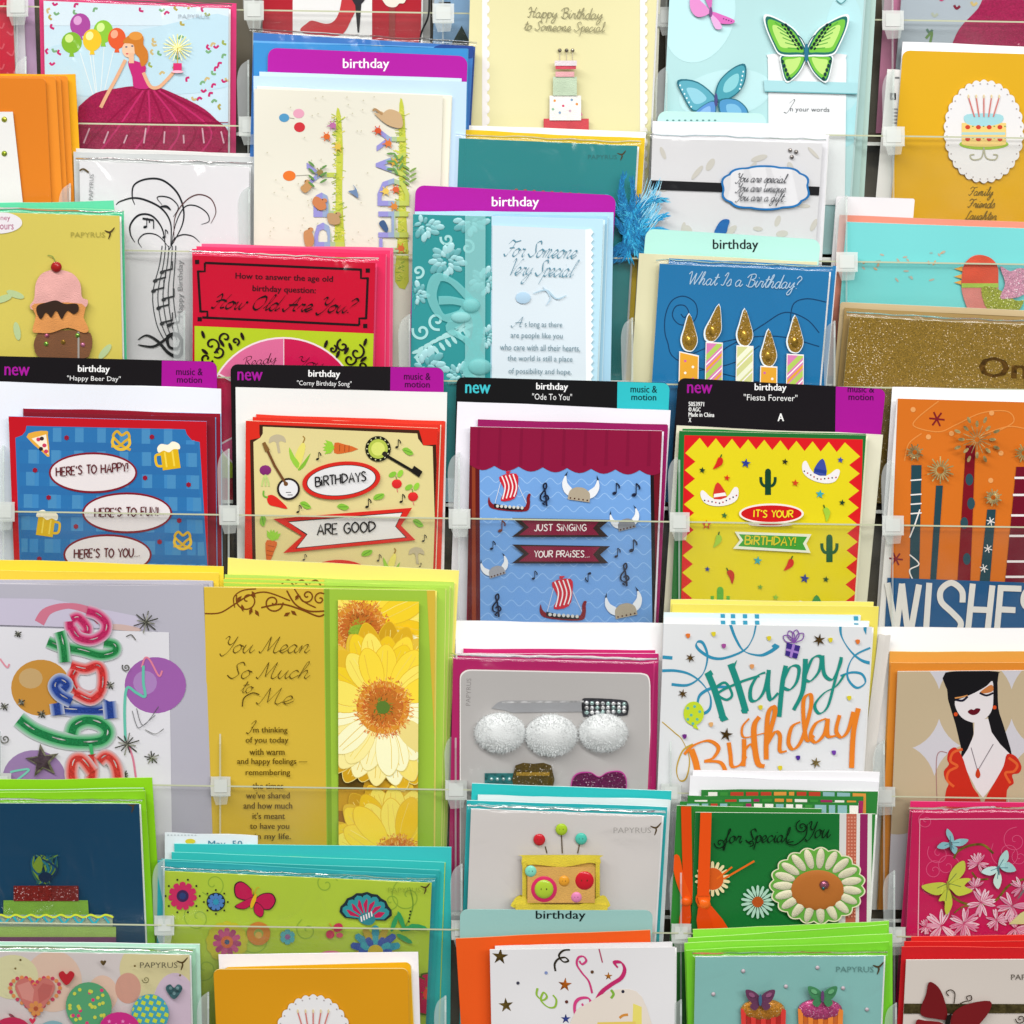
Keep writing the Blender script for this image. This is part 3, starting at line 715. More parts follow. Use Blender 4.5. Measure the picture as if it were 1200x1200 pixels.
s = Stack(294, 4)
for i, (x, c) in enumerate(((1030, 'b5d0c8'), (1024, 'a9c8c4'))): s.sheet('envelope', ['outermost', 'inner'][i] + ' pale green envelope behind the butterfly pocket card, seen at its right', 'envelope', (790, -60), (x, -56), c, edge='dfeeea')
def d(t):
    t.P('watercolour_wash'); [t.poly(smooth(ellp(x, y, rx, ry, a), 2, True), c) for x, y, rx, ry, a, c in ((820, 20, 40, 55, 20, 'b9dfe2'), (960, 130, 60, 50, 0, 'a2d3d9'), (990, 60, 25, 70, 0, 'add5da'), (850, 110, 55, 28, -10, 'b6dadd'))]
    t.P('pocket_note', z=1, kind='paper'); t.poly(smooth([(900, 76), (900, 68), (906, 63), (985, 63), (991, 68), (992, 76)], 3) + [(990, 240), (901, 240)], 'dfe2e4', dep=1.5)
    t.P('lettering', z=3); t.scr('I', 918, 133, 9, 16, '3c4046', lw=.9); t.txt('n your words', 949, 129, 46, 7, '4a4e54', a=1)
    t.P('ribbon', z=4, kind='gloss'); t.poly([(895, 94), (1006, 97), (1007, 110), (896, 107)], 'a3d0d6', dep=1.2); t.line(896, 107, 1007, 110, 1.4, '6fa9b0')
    t.P('green_butterfly', z=6); 
    for sg in (-1, 1):
        cx = 945
        W1 = smooth([(cx, 62), (cx + sg * 12, 38), (cx + sg * 28, 26), (cx + sg * 46, 19), (cx + sg * 47, 30), (cx + sg * 38, 52), (cx + sg * 30, 63), (cx + sg * 10, 64)], 4, True)
        W2 = smooth([(cx, 62), (cx + sg * 14, 64), (cx + sg * 29, 66), (cx + sg * 29, 76), (cx + sg * 24, 94), (cx + sg * 16, 92), (cx + sg * 6, 80)], 4, True)
        for w in (W2, W1):
            mx = sum(p[0] for p in w) / len(w); my = sum(p[1] for p in w) / len(w)
            t.poly([(mx + (u - mx) * 1.1, my + (v - my) * 1.1) for u, v in w], 'e4ecec', dep=.6)
            t.poly(w, '23665e'); t.poly([(mx + (u - mx) * .88, my + (v - my) * .86) for u, v in w], '6fb83f'); t.poly([(mx + (u - mx) * .62, my + (v - my) * .6) for u, v in w], 'b5d878')
        for k in range(6): t.st([(cx + sg * (8 + k * 1.5), 57 - k * 3), (cx + sg * (22 + k * 3), 56 - k * 6)], 1.1, '4f9a3c')
        for k in range(7): t.ell(cx + sg * (6 + 3 * k), 56 - 4.4 * k, 1.7, 2.6, '12282a', a=sg * 30, n=8); t.ell(cx + sg * (10 + 3 * k), 57 - 4.6 * k, 1.1, 2, '12282a', a=sg * 40, n=8)
        for k in range(5): t.ell(cx + sg * (28 - k * 2), 72 + k * 5, 1.8, 2.4, '163a3a', n=8)
        t.st([(cx, 56), (cx + sg * 5, 46), (cx + sg * 10, 41)], .9, '2a4a50')
    t.ell(945, 62, 2.4, 11, '2a6a86')
    t.P('blue_butterfly', z=2); 
    for w, c, c2 in (([(840, 116), (818, 96), (794, 94), (800, 112), (812, 130), (830, 128)], '5aa2b4', '8cc4d4'), ([(838, 116), (842, 96), (858, 80), (873, 75), (874, 92), (866, 108), (850, 118)], '4898a8', '84c4cc'),
                    ([(838, 118), (820, 126), (810, 140), (836, 140)], '5a8cc8', '86b0dc'), ([(842, 118), (862, 116), (876, 128), (874, 140), (848, 140)], '4f90be', '7ab4d4')):
        p = smooth(w, 4, True); mx = sum(q[0] for q in p) / len(p); my = sum(q[1] for q in p) / len(p)
        t.poly(p, '2a6878'); t.poly([(mx + (u - mx) * .9, my + (v - my) * .9) for u, v in p], c); t.poly([(mx + (u - mx) * .5, my + (v - my) * .5) for u, v in p], c2)
    [t.ell(797 + k * 2.6, 100 + k * 5, 1, 1.2, 'd8ecf0', n=6) for k in range(6)]; [t.ell(871 - k * 1, 84 + k * 5, 1, 1.2, 'd8ecf0', n=6) for k in range(5)]
    t.ell(839, 117, 2, 8, '4a4a7a')
    t.P('pink_butterfly', z=2)
    for w, c in (([(832, 14), (820, 0), (810, -6), (809, 10), (818, 20)], 'd88ac4'), ([(834, 14), (848, 18), (861, 24), (856, 28), (840, 26)], 'd06ab4'), ([(832, 16), (842, 24), (846, 33), (838, 33)], 'd9a8d4'), ([(833, 12), (826, -2), (824, -10), (834, -8)], 'c86ab0')):
        t.poly(smooth(w, 4, True), c)
    t.ell(833, 14, 2, 6, '7a4a80'); [t.ell(848 + k * 3, 22 + k, .9, .9, '6a2a6a', n=6) for k in range(4)]
    t.P('lettering'); t.st([(980, 0), (986, 4), (992, -2), (990, -10)], 1.2, '4a8a90')
s.k = 3
s.card('aqua card with a green butterfly above a pocket note and two more butterflies', (789, -95), (1019, -88), 'acd2d4', d, fold='c3dedd')

s = Stack(294, 3)
s.env('white envelope standing behind the tall yellow cake card', (1058, 49), (1290, 58), 'eeecee')
def cakeplaque(t, cx, cy, k, low=True):
    t.P('scalloped_plaque', z=1.5, kind='paper')
    pts = []
    for i in range(180):
        a = 2 * math.pi * i / 180; rr = 1 + .05 * abs(math.sin(a * 15))
        pts.append((cx + 45 * k * rr * math.cos(a), cy + 58 * k * rr * math.sin(a)))
    t.poly(pts, 'dcdbdc', dep=2.2)
    for i in range(32):
        a = 2 * math.pi * (i + .5) / 32; t.ell(cx + 43.5 * k * math.cos(a), cy + 56 * k * math.sin(a), 1.0, 1.0, 'a8a0a0', n=6)
    t.P('birthday_cake', z=4.6)
    t.ell(cx, cy + 15 * k, 29 * k, 6.5 * k, '97b83a'); t.rect(cx - 26 * k, cy - 10 * k, cx + 26 * k, cy + 15 * k, 'e3c478')
    t.ell(cx, cy + 14.5 * k, 26 * k, 3.5 * k, 'e3c478'); t.poly(smooth([(cx - 20 * k, cy - 20 * k), (cx + 19 * k, cy - 20 * k), (cx + 20 * k, cy - 10 * k), (cx, cy - 6 * k), (cx - 20 * k, cy - 9 * k)], 4, True), '9ccbd2')
    t.rect(cx - 26 * k, cy + 1 * k, cx + 25 * k, cy + 4 * k, 'a4c8c4')
    for j in (-5, 9):
        for i in range(4): t.ell(cx + (-19 + 12.6 * i) * k, cy + j * k, 3 * k, 2.6 * k, 'c2422e', n=10); t.ell(cx + (-13 + 12.6 * i) * k, cy + (j - 1) * k, 1.2 * k, .8 * k, '6a9a50', n=6)
    if low:
        for sg in (-1, 1): t.st([(cx, cy + 19 * k), (cx + sg * 3 * k, cy + 31 * k), (cx + sg * 13 * k, cy + 33 * k), (cx + sg * 16 * k, cy + 28 * k), (cx + sg * 11 * k, cy + 27 * k)], 1.6 * k, 'a9a890')
    for i in range(5):
        t.P('candle', z=5.4); t.line(cx + (-11 + 5.5 * i) * k, cy - 17 * k, cx + (-18 + 9 * i) * k, cy - 40 * k, 1.5 * k, 'c9746c'); t.ell(cx + (-18 + 9 * i) * k, cy - 41 * k, 1.1 * k, 2.4 * k, 'd9c69a', n=8)
def d(t):
    cakeplaque(t, 1153, 154, 1.0)
    t.P('lettering'); [t.scr(w, x, y, ww, 10, '6f5a1e', a=1, lw=.9, nib=None) for w, x, y, ww in (('Family', 1135, 229, 28), ('Friends', 1134, 243, 31), ('Laughter'.replace('L', 'L'), 1131, 257, 36))]
CUR['L'] = (12, G('10,18 7,20 5,14 3,4 0,0;0,1 6,0 11,2'))
s.card('yellow card with a tiered cake on a scalloped white plaque, at the upper right', (1058, 59), (1290, 66), 'd2a21c', d, r=8, slv=False)

# ================================================================ tier 2
s = Stack(442, 6)
s.env('golden yellow envelope at the back of the orange stack', (-70, 87), (88, 87), 'e3a41c')
for i, (x, y) in enumerate(((79, 89), (71, 90), (65, 90))):
    s.env(ORD[i] + ' orange envelope in front of the golden yellow one', (-70, y), (x, y), 'd98326', r=3, edge='f0b060')
def d(t):
    t.P('white_insert', z=1.5, kind='paper'); t.poly([(-60, 131), (15, 131), (27, 240), (-60, 240)], 'd9d8d6', dep=1.5)
    for y, c in ((140, 'a8a83a'), (180, '8a9a30')): t.P('gem', z=3, kind='foil'); t.dome(5, y, 3.6, 3.6, 2.5, c, n=10, m=3)
s.card('plain orange card with a white dotted insert at the left edge', (-70, 91), (53, 92), 'cf7620', d, fold='d98a34', edge='e8a860', r=4)

s = Stack(442, 4)
s.sheet('greeting_card', 'rear wrapped white card behind the music note bouquet card', 'greeting card', (89, 174), (297, 180), 'cfcfcd', edge='f4f4f4', fold='c0c2c0')
s.sheet('greeting_card', 'middle wrapped white card just behind the music note bouquet card', 'greeting card', (86, 178), (299, 184), 'b9bcbc', edge='ffffff', fold='d8dad8')
def d(t):
    t.P('music_bouquet')
    K = '23262a'
    curls = [[(198, 293), (213, 265), (215, 245), (207, 225), (190, 211), (171, 210), (157, 217), (155, 231), (158, 240)], [(194, 290), (190, 268), (178, 253), (163, 252), (153, 263), (153, 275), (158, 284)], [(200, 288), (200, 262), (190, 245), (172, 235), (156, 232), (141, 236), (136, 240)],
             [(200, 290), (206, 262), (216, 243), (229, 241), (242, 249), (245, 259), (236, 263)], [(204, 284), (205, 255), (217, 236), (232, 228), (247, 233), (253, 248), (247, 262)], [(198, 290), (185, 276), (170, 274), (162, 282), (166, 290)],
             [(200, 290), (204, 280), (214, 275), (226, 277), (234, 284)], [(190, 240), (184, 232), (190, 230), (201, 233), (209, 243), (203, 254)]]
    for i, c in enumerate(curls): t.st(c, 2.4 if i < 3 else 1.5, K if i != 4 else '5a3a3a', taper=True)
    for k in range(5): t.st([(190 + k * 4, 288), (187 + k * 4.5, 310), (179 + k * 6, 345), (183 + k * 6, 378), (192 + k * 5, 398)], 1.2, '44494c')
    t.P('music_note'); note(t, 170, 266, 14, K, 0); t.st([(167, 256), (180, 258)], 2.4, K, sm=False); t.st([(180, 258), (180, 268)], 1.2, K, sm=False); t.st([(188, 242), (195, 242), (200, 246)], 3, K, taper=True); note(t, 192, 278, 12, K)
    for k, (x, y) in enumerate(((190, 318), (182, 328), (180, 340), (192, 350), (186, 360), (190, 378), (198, 380))):
        t.st([(x, y), (x + 12, y - 3)], 2, K, sm=False); t.st([(x + 12, y - 12), (x + 12, y - 2)], 1.3, K, sm=False); t.ell(x, y + 1, 3, 2.2, K, a=-20, n=10)
    t.P('treble_clef'); t.st([(162, 398), (172, 393), (185, 400), (198, 414), (210, 417), (214, 404), (208, 392), (197, 394), (198, 406), (208, 408), (212, 398)], 4.2, '16181b', taper=True); t.st([(162, 404), (180, 406), (196, 396), (206, 390)], 3.2, '16181b', taper=True)
    t.P('lettering'); t.txt('Happy Birthday', 212, 338, 66, 8, '8a8d90', a=-90)
    t.P('brand_lettering'); t.txt('PAPYRUS', 107, 219, 30, 5, '8c8e90', a=-88); t.st([(93, 200), (98, 198), (104, 202)], 2, '5a4a30')
s.card('white card with a bouquet of black curling lines and music notes', (93, 189), (292, 196), 'dbdadd', d, slv=5)

s = Stack(442, 7)
s.card('blue balloon print card peeking out behind the purple birthday divider', (297, 38), (555, 54), '3f78bf', lambda t: (t.P('printed_stripe'), t.rect(290, 52, 560, 57, '6aaee0', a=2), t.ell(440, 58, 22, 5, 'd8cfa8'), t.ell(535, 60, 30, 10, '2a4a92')), fold='2c4f95', slv=True)
s.more('bright blue card right behind the purple birthday divider above the animal letters card', (297, 50), (548, 57), '3a8fd0', fold='5aa8e0')
s.tab('purple birthday divider standing behind the animal letters card', (314, 56), (548, 66), 'a8189a', draw=header('birthday', 429, 76, 54, 15, 'f2e6f2'))
s.env('taller pale blue envelope behind the animal letters card', (304, 84), (541, 92), 'c3d9ea')
s.env('shorter pale blue envelope behind the animal letters card', (297, 89), (547, 96), 'b9d2e8')
s.more('second cream card right behind the animal letters card', (301, 101), (529, 112), 'e6e2d0', fold='efecdc')
def d(t):
    r = random.Random(5)
    t.P('balloon'); t.ell(333, 138, 6, 5, '4f8fb8'); 
    t.P('balloon'); t.ell(350, 133, 6.5, 5.5, 'd89ab0')
    t.P('balloon'); t.ell(351, 149, 6.5, 5.8, 'c2343c')
    t.P('balloon'); t.ell(339, 206, 7.5, 6, 'd9712e'); t.P('balloon_string'); t.line(346, 206, 362, 205, .8, '99968a'); t.line(339, 138, 345, 139, .8, '99968a')
    for bx, x0, y0 in ((397, 392, 132), (471, 470, 122)):
        t.P('grass_strip'); t.poly(smooth([(bx - 3, y0), (bx + 2, y0 + 2), (bx + 5, 180), (bx + 4, 230), (bx + 8, 330), (bx - 8, 330), (bx - 5, 280), (bx - 3, 200)], 3, True), 'b9bf45')
        t.wrapz(.12)
        for k in range(230):
            y = r.uniform(y0 + 4, 330); L = r.uniform(2, 7); x = bx + r.uniform(-4, 3); sg = r.choice((-1, -1, 1))
            t.line(x, y, x + sg * L, y + r.uniform(-4, 4), r.uniform(.5, 1.3), r.choice(['a8b43a', 'c6cc5a', '7f9a38', '98a83c', 'd0c860']))
    for ch, x, y, sz in (('Y', 368, 205, 34), ('P', 376, 240, 34), ('P', 378, 276, 36), ('Y', 450, 163, 34), ('A', 450, 193, 36), ('D', 453, 225, 38), ('H', 453, 263, 36), ('T', 452, 293, 32)):
        t.P('capital_letter'); sv = t.clip; L0 = x - 8
        for u0, u1, cc in ((-20, 10, '8f8cc8'), (10, 17, '8fa0c0'), (17, 23, 'a4b890'), (23, 60, 'b4c05a')):
            t.clip = [(L0 + u0, y - 30), (L0 + u1, y - 30), (L0 + u1, y + 30), (L0 + u0, y + 30)]
            t.txt(ch, x + 8, y, sz * .82, sz * .98, cc, a=-90, bold=.5)
        t.clip = sv
    for nm, pts, c in (('bunny', [(438, 132), (446, 134), (456, 128), (468, 132), (472, 142), (470, 150), (458, 148), (448, 142)], 'c0a27c'), ('squirrel', [(370, 230), (380, 236), (382, 244), (374, 246), (366, 238)], 'c07a50'), ('bear_cub', [(356, 272), (364, 270), (368, 280), (366, 288), (358, 288)], 'b98458'), ('fox', [(384, 250), (396, 252), (398, 262), (386, 262)], 'b08e68'), ('mouse', [(352, 220), (360, 214), (366, 218), (358, 226)], 'b88c5c')):
        t.P(nm); t.poly(smooth(pts, 4, True), c); t.ell(pts[1][0], pts[1][1] - 1, 3.4, 2.6, c); t.ell(pts[1][0] - 2, pts[1][1] - 2, .8, .8, '2a2018', n=6)
    t.st([(448, 134), (440, 128), (437, 130)], 2.5, 'a8835a')
    for x, y, c in ((390, 147, 'b2689a'), (383, 160, 'd0662e'), (396, 172, 'd2b24a'), (375, 202, '8a7a4a'), (464, 222, 'c8603c'), (452, 224, 'd8b85a'), (462, 242, 'c9803a'), (443, 153, 'c8502e'), (455, 168, 'd0703a'), (462, 190, 'c8a03a'), (470, 291, 'c86a3a')):
        t.P('posy'); t.wrapz(.06); t.ell(x, y, 4, 3.4, c, n=9); [t.line(x, y, x + 7 * math.cos(q), y + 6 * math.sin(q), 1.1, c) for q in (2, 3, 4.2, 5, 1)]; t.ell(x + 1, y, 1.6, 1.4, 'e6d28a', n=7)
    t.P('swallow'); t.poly(smooth([(408, 224), (416, 222), (413, 216), (418, 222), (420, 232), (414, 228)], 3, True), '6a82a4'); t.P('swallow'); t.poly(smooth([(444, 262), (450, 258), (455, 268), (452, 272)], 3, True), '3f5a80')
    t.P('leafy_twig'); [t.poly(rot(ellp(x, y, 5, 1.4, n=8), x, y, a), c) for x, y, a, c in [(476 + (i % 2) * 8, 196 + i * 3, 30 - 60 * (i % 2), '7c9a52') for i in range(7)] + [(365 + (i % 2) * 14, 192 + i * 4, 40 - 70 * (i % 2), '5f8a4a') for i in range(7)] + [(458 + (i % 3) * 6, 180 + i * 3, 60 * (i % 3), '64904e') for i in range(8)]]
    t.P('seed_speckles'); t.flatten(); [t.ell(r.uniform(312, 440), r.uniform(108, 285), .9, .9, 'bdb8a0', n=5) for k in range(60)]
s.card('cream card with upright capital letters made of grass, animals and flowers', (298, 104), (519, 112), 'd9d6c8', d)

s = Stack(442, 4)
s.env('white envelope behind the teal and yellow card', (529, 146), (757, 155), 'f0eeea')
s.env('yellow envelope framing the teal card', (527, 152), (756, 162), 'd7b526', edge='f4f2dc')
def d(t):
    t.P('foil_dots'); t.flatten(); [t.ell(605 + k * 10.5, 222 + k * .7, 2, 1, 'a85a4a', n=8) for k in range(8)]
    logo(t, 706, 184, 34, '356f70')
s.card('plain teal card standing in a yellow envelope', (538, 162), (747, 171), '2c8385', d, slv=4, edge='5fb0b0')
t = Thing('feather_trim', 'bright blue feather trim sticking out right of the teal card', 'feather', Plane(442, 34)); t.P('feather', kind='felt')
r = random.Random(9); t.wrapz(3.0)
for k in range(26):                                        # plumes: a curved shaft with barbs on both sides
    x, y = 742 + r.uniform(-10, 12), 268 + r.uniform(-22, 22); A = math.radians(r.choice((r.uniform(55, 125), r.uniform(20, 160), r.uniform(-120, 60)))); Lq = r.uniform(30, 52); cv = r.uniform(-.9, .9)
    q = [(x + Lq * u * math.cos(A + cv * u), y + Lq * u * math.sin(A + cv * u)) for u in [i / 9 for i in range(10)]]
    base = r.choice((['1583b8', '1c9ad0', '2fb0dc'], ['0f6fa8', '0b5f96', '1a8cc4'], ['0c6aa0', '1583b8', '46bce2']))
    for i in range(1, 10):
        dx, dy = q[i][0] - q[i - 1][0], q[i][1] - q[i - 1][1]; th = math.atan2(dy, dx)
        for j in range(9):
            f = j / 9; px, py = q[i - 1][0] + dx * f, q[i - 1][1] + dy * f
            for sg in (-1, 1):
                b_ = th + sg * r.uniform(.35, .8); L2 = r.uniform(7, 13) * (1 - .4 * i / 9)
                t.st([(px, py), (px + L2 * .5 * math.cos(b_), py + L2 * .5 * math.sin(b_)), (px + L2 * math.cos(b_ - sg * .3), py + L2 * math.sin(b_ - sg * .3) + 1)], r.uniform(.4, .9), r.choice(base), taper=True, n=2)
for k in range(70):
    x = r.uniform(752, 770); y = r.uniform(228, 270); t.st([(x - 6, y + 6), (x + 1, y - 4), (x + 7, y - r.uniform(8, 24))], .8, r.choice(['8fd0ea', '5fbce4', 'b5e0f0']), taper=True, n=3)
t.done()

s = Stack(442, 5)
s.tab('pale aqua divider just showing above the white quote card', (771, 130), (898, 133), 'b9e0dc', draw=lambda t: (t.P('foil_dots'), [t.ell(782 + 7 * k, 141, 1.6, 1, '5a8a88', n=6) for k in range(9)]))
s.env('tallest white envelope behind the white quote card', (765, 142), (968, 146), 'e4e3ea')
s.more('second white card wrapped behind the white quote card', (766, 154), (971, 158), 'dcdce0', fold='f4f4f6')
def d(t):
    t.P('floral_print'); r = random.Random(2)
    for k in range(26): x = r.uniform(770, 962); y = r.uniform(176, 300); t.ell(x, y, r.uniform(5, 11), r.uniform(2, 4), 'c6c3ba', a=r.uniform(0, 180))
    t.P('black_ribbon', z=.8, kind='gloss'); t.poly([(760, 211), (966, 219), (966, 229), (760, 222)], '16161a', dep=1)
    t.P('quote_plaque', z=3, kind='paper')
    pts = []
    for i in range(96):
        a = 2 * math.pi * i / 96; q = 1 + .06 * abs(math.sin(a * 5 + .2)); pts.append((897 + 50 * q * math.copysign(abs(math.cos(a)) ** .8, math.cos(a)), 220 + 25 * q * math.copysign(abs(math.sin(a)) ** .75, math.sin(a))))
    t.poly(pts, '1f6fae', dep=1.2); t.poly([(897 + (u - 897) * .95, 220 + (v - 220) * .91) for u, v in pts], 'd3d3d6')
    t.P('lettering', z=5); [t.scr(w, x, y, ww, 10, '3e4046', a=1.5, lw=.9, nib=(-40, .4)) for w, x, y, ww in (('You are special.', 862, 213, 60), ('You are unique.', 862, 224, 60), ('You are a gift...', 862, 235, 60))]
    t.P('blue_bird', z=1); t.poly(smooth([(837, 274), (842, 262), (848, 257), (855, 258), (853, 266), (850, 274)], 3, True), '2464a6')
    for x, y in ((926, 176), (933, 178), (928, 184)): t.P('gem', z=1, kind='foil'); t.dome(x, y, 2.6, 2.6, 2, '8a8480', n=8, m=3)
s.card('white card with a black ribbon and a blue edged quote plaque', (765, 162), (964, 168), 'd6d6d8', d, slv=4, edge='ffffff')

s = Stack(442, 3)
s.env('small white envelope corner above the aqua bird card', (980, 230), (1072, 233), 'dddbde', r=2)
s.env('coral envelope framing the aqua bird card', (984, 252), (1290, 264), 'd98a76', edge='efc0b0')
def d(t):
    t.P('floral_print'); r = random.Random(4)
    for k in range(22): x = r.uniform(1010, 1110); y = r.uniform(295, 330); t.ell(x, y, r.uniform(2, 4), 1.2, r.choice(['b0a89a', 'c8a07a', '88b0ac']), a=r.uniform(0, 180), n=8)
    t.P('bird', z=1.5, kind='felt')
    t.poly(smooth([(1128, 345), (1127, 325), (1130, 310), (1140, 300), (1152, 299), (1164, 305), (1169, 320), (1170, 345), (1165, 370), (1140, 370)], 4, True), 'd08078', dep=1.2)
    t.poly(ellp(1149, 318, 21, 19, n=20, a0=180, a1=360) + [(1170, 333), (1127, 333)], 'cf4f34', dep=.8); t.rect(1127, 332, 1170, 337, '9fc04a')
    t.poly(smooth([(1150, 338), (1168, 338), (1190, 352), (1200, 352), (1190, 366), (1160, 366)], 3, True), 'a0a83c', kind='glitter')
    t.P('beak', z=2); [t.poly([(1128, y), (1118, y + 3), (1128, y + 6)], 'd9a04a') for y in (312, 321, 328)]
    t.P('eye', z=4); t.ell(1148, 314, 6, 4, '93b04a'); t.ell(1146, 315, 3, 2, '14141a')
    t.P('wing', z=3, kind='glitter'); t.poly(smooth([(1172, 312), (1184, 318), (1196, 314), (1215, 322), (1200, 345), (1180, 350), (1172, 348), (1178, 332)], 3, True), 'd99ab4', dep=2)
s.card('aqua card with a felt bird with a pink glitter wing, at the right', (992, 260), (1290, 271), '74cccc', d, edge='f0f8f4')

# ================================================================ tier 3
CUR['j'] = CUR['i']
s = Stack(589, 3)
s.env('rear sea green envelope at the back of the ice cream card pocket', (-70, 240), (133, 235), '5cc79c', edge='a0e0c4')
s.env('front sea green envelope framing the ice cream card', (-70, 241), (145, 247), '4fba8c', edge='f0ecc8')
def d(t):
    t.P('sticker', z=1, kind='paper'); t.ell(-4, 261, 30, 13, 'e6e2e6', n=28); t.txt('oney', 4, 257, 16, 6, 'a8286a'); t.txt('ccours', 4, 266, 24, 6, 'a8286a')
    t.P('ice_cream_sundae', z=1.5, kind='felt')
    t.poly([(52, 395), (98, 395), (94, 560), (58, 560)], '5a3a26', dep=1.5)
    t.poly(smooth([(40, 408), (42, 395), (52, 388), (100, 388), (108, 398), (106, 412), (98, 420), (50, 420)], 3, True), '6f4526', dep=2)
    t.poly(smooth([(38, 388), (42, 370), (40, 356), (96, 356), (98, 372), (104, 386), (98, 390), (80, 384), (60, 390), (46, 390)], 3, True), 'cf8a48', dep=2)
    t.P('strawberry_scoop', z=5, kind='felt')
    t.poly(smooth([(35, 358), (40, 350), (42, 332), (50, 320), (66, 316), (84, 320), (94, 332), (96, 348), (103, 352), (100, 360), (88, 356), (78, 360), (66, 354), (56, 360), (46, 357), (38, 363)], 4, True), 'd9a09a', dep=3)
    t.P('chocolate_drip', z=9, kind='gloss'); t.poly(smooth([(44, 358), (56, 354), (66, 352), (76, 356), (90, 356), (92, 364), (86, 368), (80, 364), (76, 368), (72, 374), (66, 364), (60, 372), (54, 366), (48, 374), (43, 366)], 4, True), '33241c', dep=1)
    t.P('cherry', z=9, kind='gloss'); t.dome(66, 313, 6.5, 6.5, 5, '9c1c1c'); t.P('cherry_stem', z=2); t.st([(65, 308), (62, 301), (56, 299)], 1.2, '8a9a4a')
    for x, y, c in ((55, 393, 'c86a88'), (91, 393, '8ab850'), (54, 403, '8ab850'), (97, 404, 'c87a98'), (74, 401, 'b08a3a')): t.P('gem', z=6, kind='foil'); t.dome(x, y, 3, 3, 2.4, c, n=8, m=3)
    t.P('leaf_print'); [t.poly(smooth(rot(ellp(x, y, 11, 4, n=8), x, y, a), 2, True), 'b4c894') for x, y, a in ((18, 345, 20), (20, 388, 80), (123, 412, -50), (4, 350, -20))]
    logo(t, 103, 275, 40, 'a89e48')
s.card('yellow card with a felt ice cream sundae topped by a cherry', (-70, 247), (140, 253), 'd1c25c', d, slv=5, edge='f2f0c8')

s = Stack(589, 5)
for i, (x0, y0, x1, y1) in enumerate(((236, 286, 460, 291), (230, 289, 457, 294), (225, 292, 452, 298))):
    s.more(['rearmost', 'third', 'second'][i] + ' hot pink card in the stack of How Old Are You cards', (x0, y0), (x1, y1), ['e85c86', 'df3866', 'd82a58'][i], fold='ee7a9c')
s.k = 4
def d(t):
    K = '1c0c10'
    t.P('panel_border'); 
    for off in (0,):
        P = [(238, 318), (238, 308), (245, 308)]
        t.st([(240, 308), (424, 316)], 2.8, K, sm=False); t.st([(237, 372), (421, 381)], 2.8, K, sm=False)
        t.st([(232, 317), (235, 366)], 2.8, K, sm=False); t.st([(431, 325), (429, 374)], 2.8, K, sm=False)
        for x, y in ((231, 307), (431, 317), (234, 374), (428, 382)): t.rect(x - 2.5, y - 2.5, x + 2.5, y + 2.5, K)
        for pts in (((232, 318), (240, 318), (240, 308)), ((431, 326), (423, 326), (423, 316)), ((235, 365), (243, 365), (243, 373)), ((429, 373), (421, 373), (421, 381))): t.st(pts, 2.6, K, sm=False)
    t.P('lettering'); t.txt('How to answer the age old', 333, 326, 114, 9, '3c0c18', a=2, bold=.2); t.txt('birthday question:', 333, 340, 74, 9, '3c0c18', a=2, bold=.2)
    t.scr('How Old Are You?', 247, 361, 166, 17, '180a0e', a=2, lw=2.6, shear=.55, nib=(-50, .92))
    t.P('green_panel'); t.poly([(228, 382), (440, 391), (446, 560), (228, 560)], 'b2c724')
    t.P('question_wheel', z=.6)
    for k, c in enumerate(('c8184e', 'd86a96', 'c8103c', 'd44a7e', 'c8184e', 'd86a96')):
        a0 = -90 + k * 60; t.poly([(332, 480)] + [(332 + 88 * math.cos(math.radians(a)), 480 + 84 * math.sin(math.radians(a))) for a in range(a0, a0 + 61, 6)], c)
        t.line(332, 480, 332 + 88 * math.cos(math.radians(a0)), 480 + 84 * math.sin(math.radians(a0)), 2, 'f0d8e0')
    t.st(ellp(332, 480, 88, 84, n=60), 2, 'f0d8e0', sm=False, closed=True)
    t.scr('Ready', 284, 430, 40, 11, '4a0c20', a=-8, lw=1.1); t.scr('You', 346, 428, 34, 11, '4a0c20', a=6, lw=1.1)
    t.P('scroll_ornament')
    for sx, X, Y in ((1, 234, 388), (-1, 432, 397)):
        for (u, v, rr, a0, dr) in ((14, 16, 10, 0, 1), (30, 8, 8, 180, -1), (8, 32, 8, 90, -1), (22, 24, 8, 60, 1), (42, 12, 5, 0, 1), (12, 46, 6, 0, 1)): swirl(t, X + sx * u, Y + v, rr, 1.1, 2.6, K, a0, dr * sx, nib=(20, .4))
        for (u, v) in ((4, 4), (50, 6), (36, 18), (6, 24), (26, 14), (14, 38)): t.poly(rot(ellp(X + sx * u, Y + v, 5, 2, n=8), X + sx * u, Y + v, sx * (20 + 13 * u % 60)), K)
s.card('red card asking How Old Are You above a pink question wheel', (226, 299), (440, 308), 'c4062e', d, fold='e84a78', slv=4, edge='e06a88')

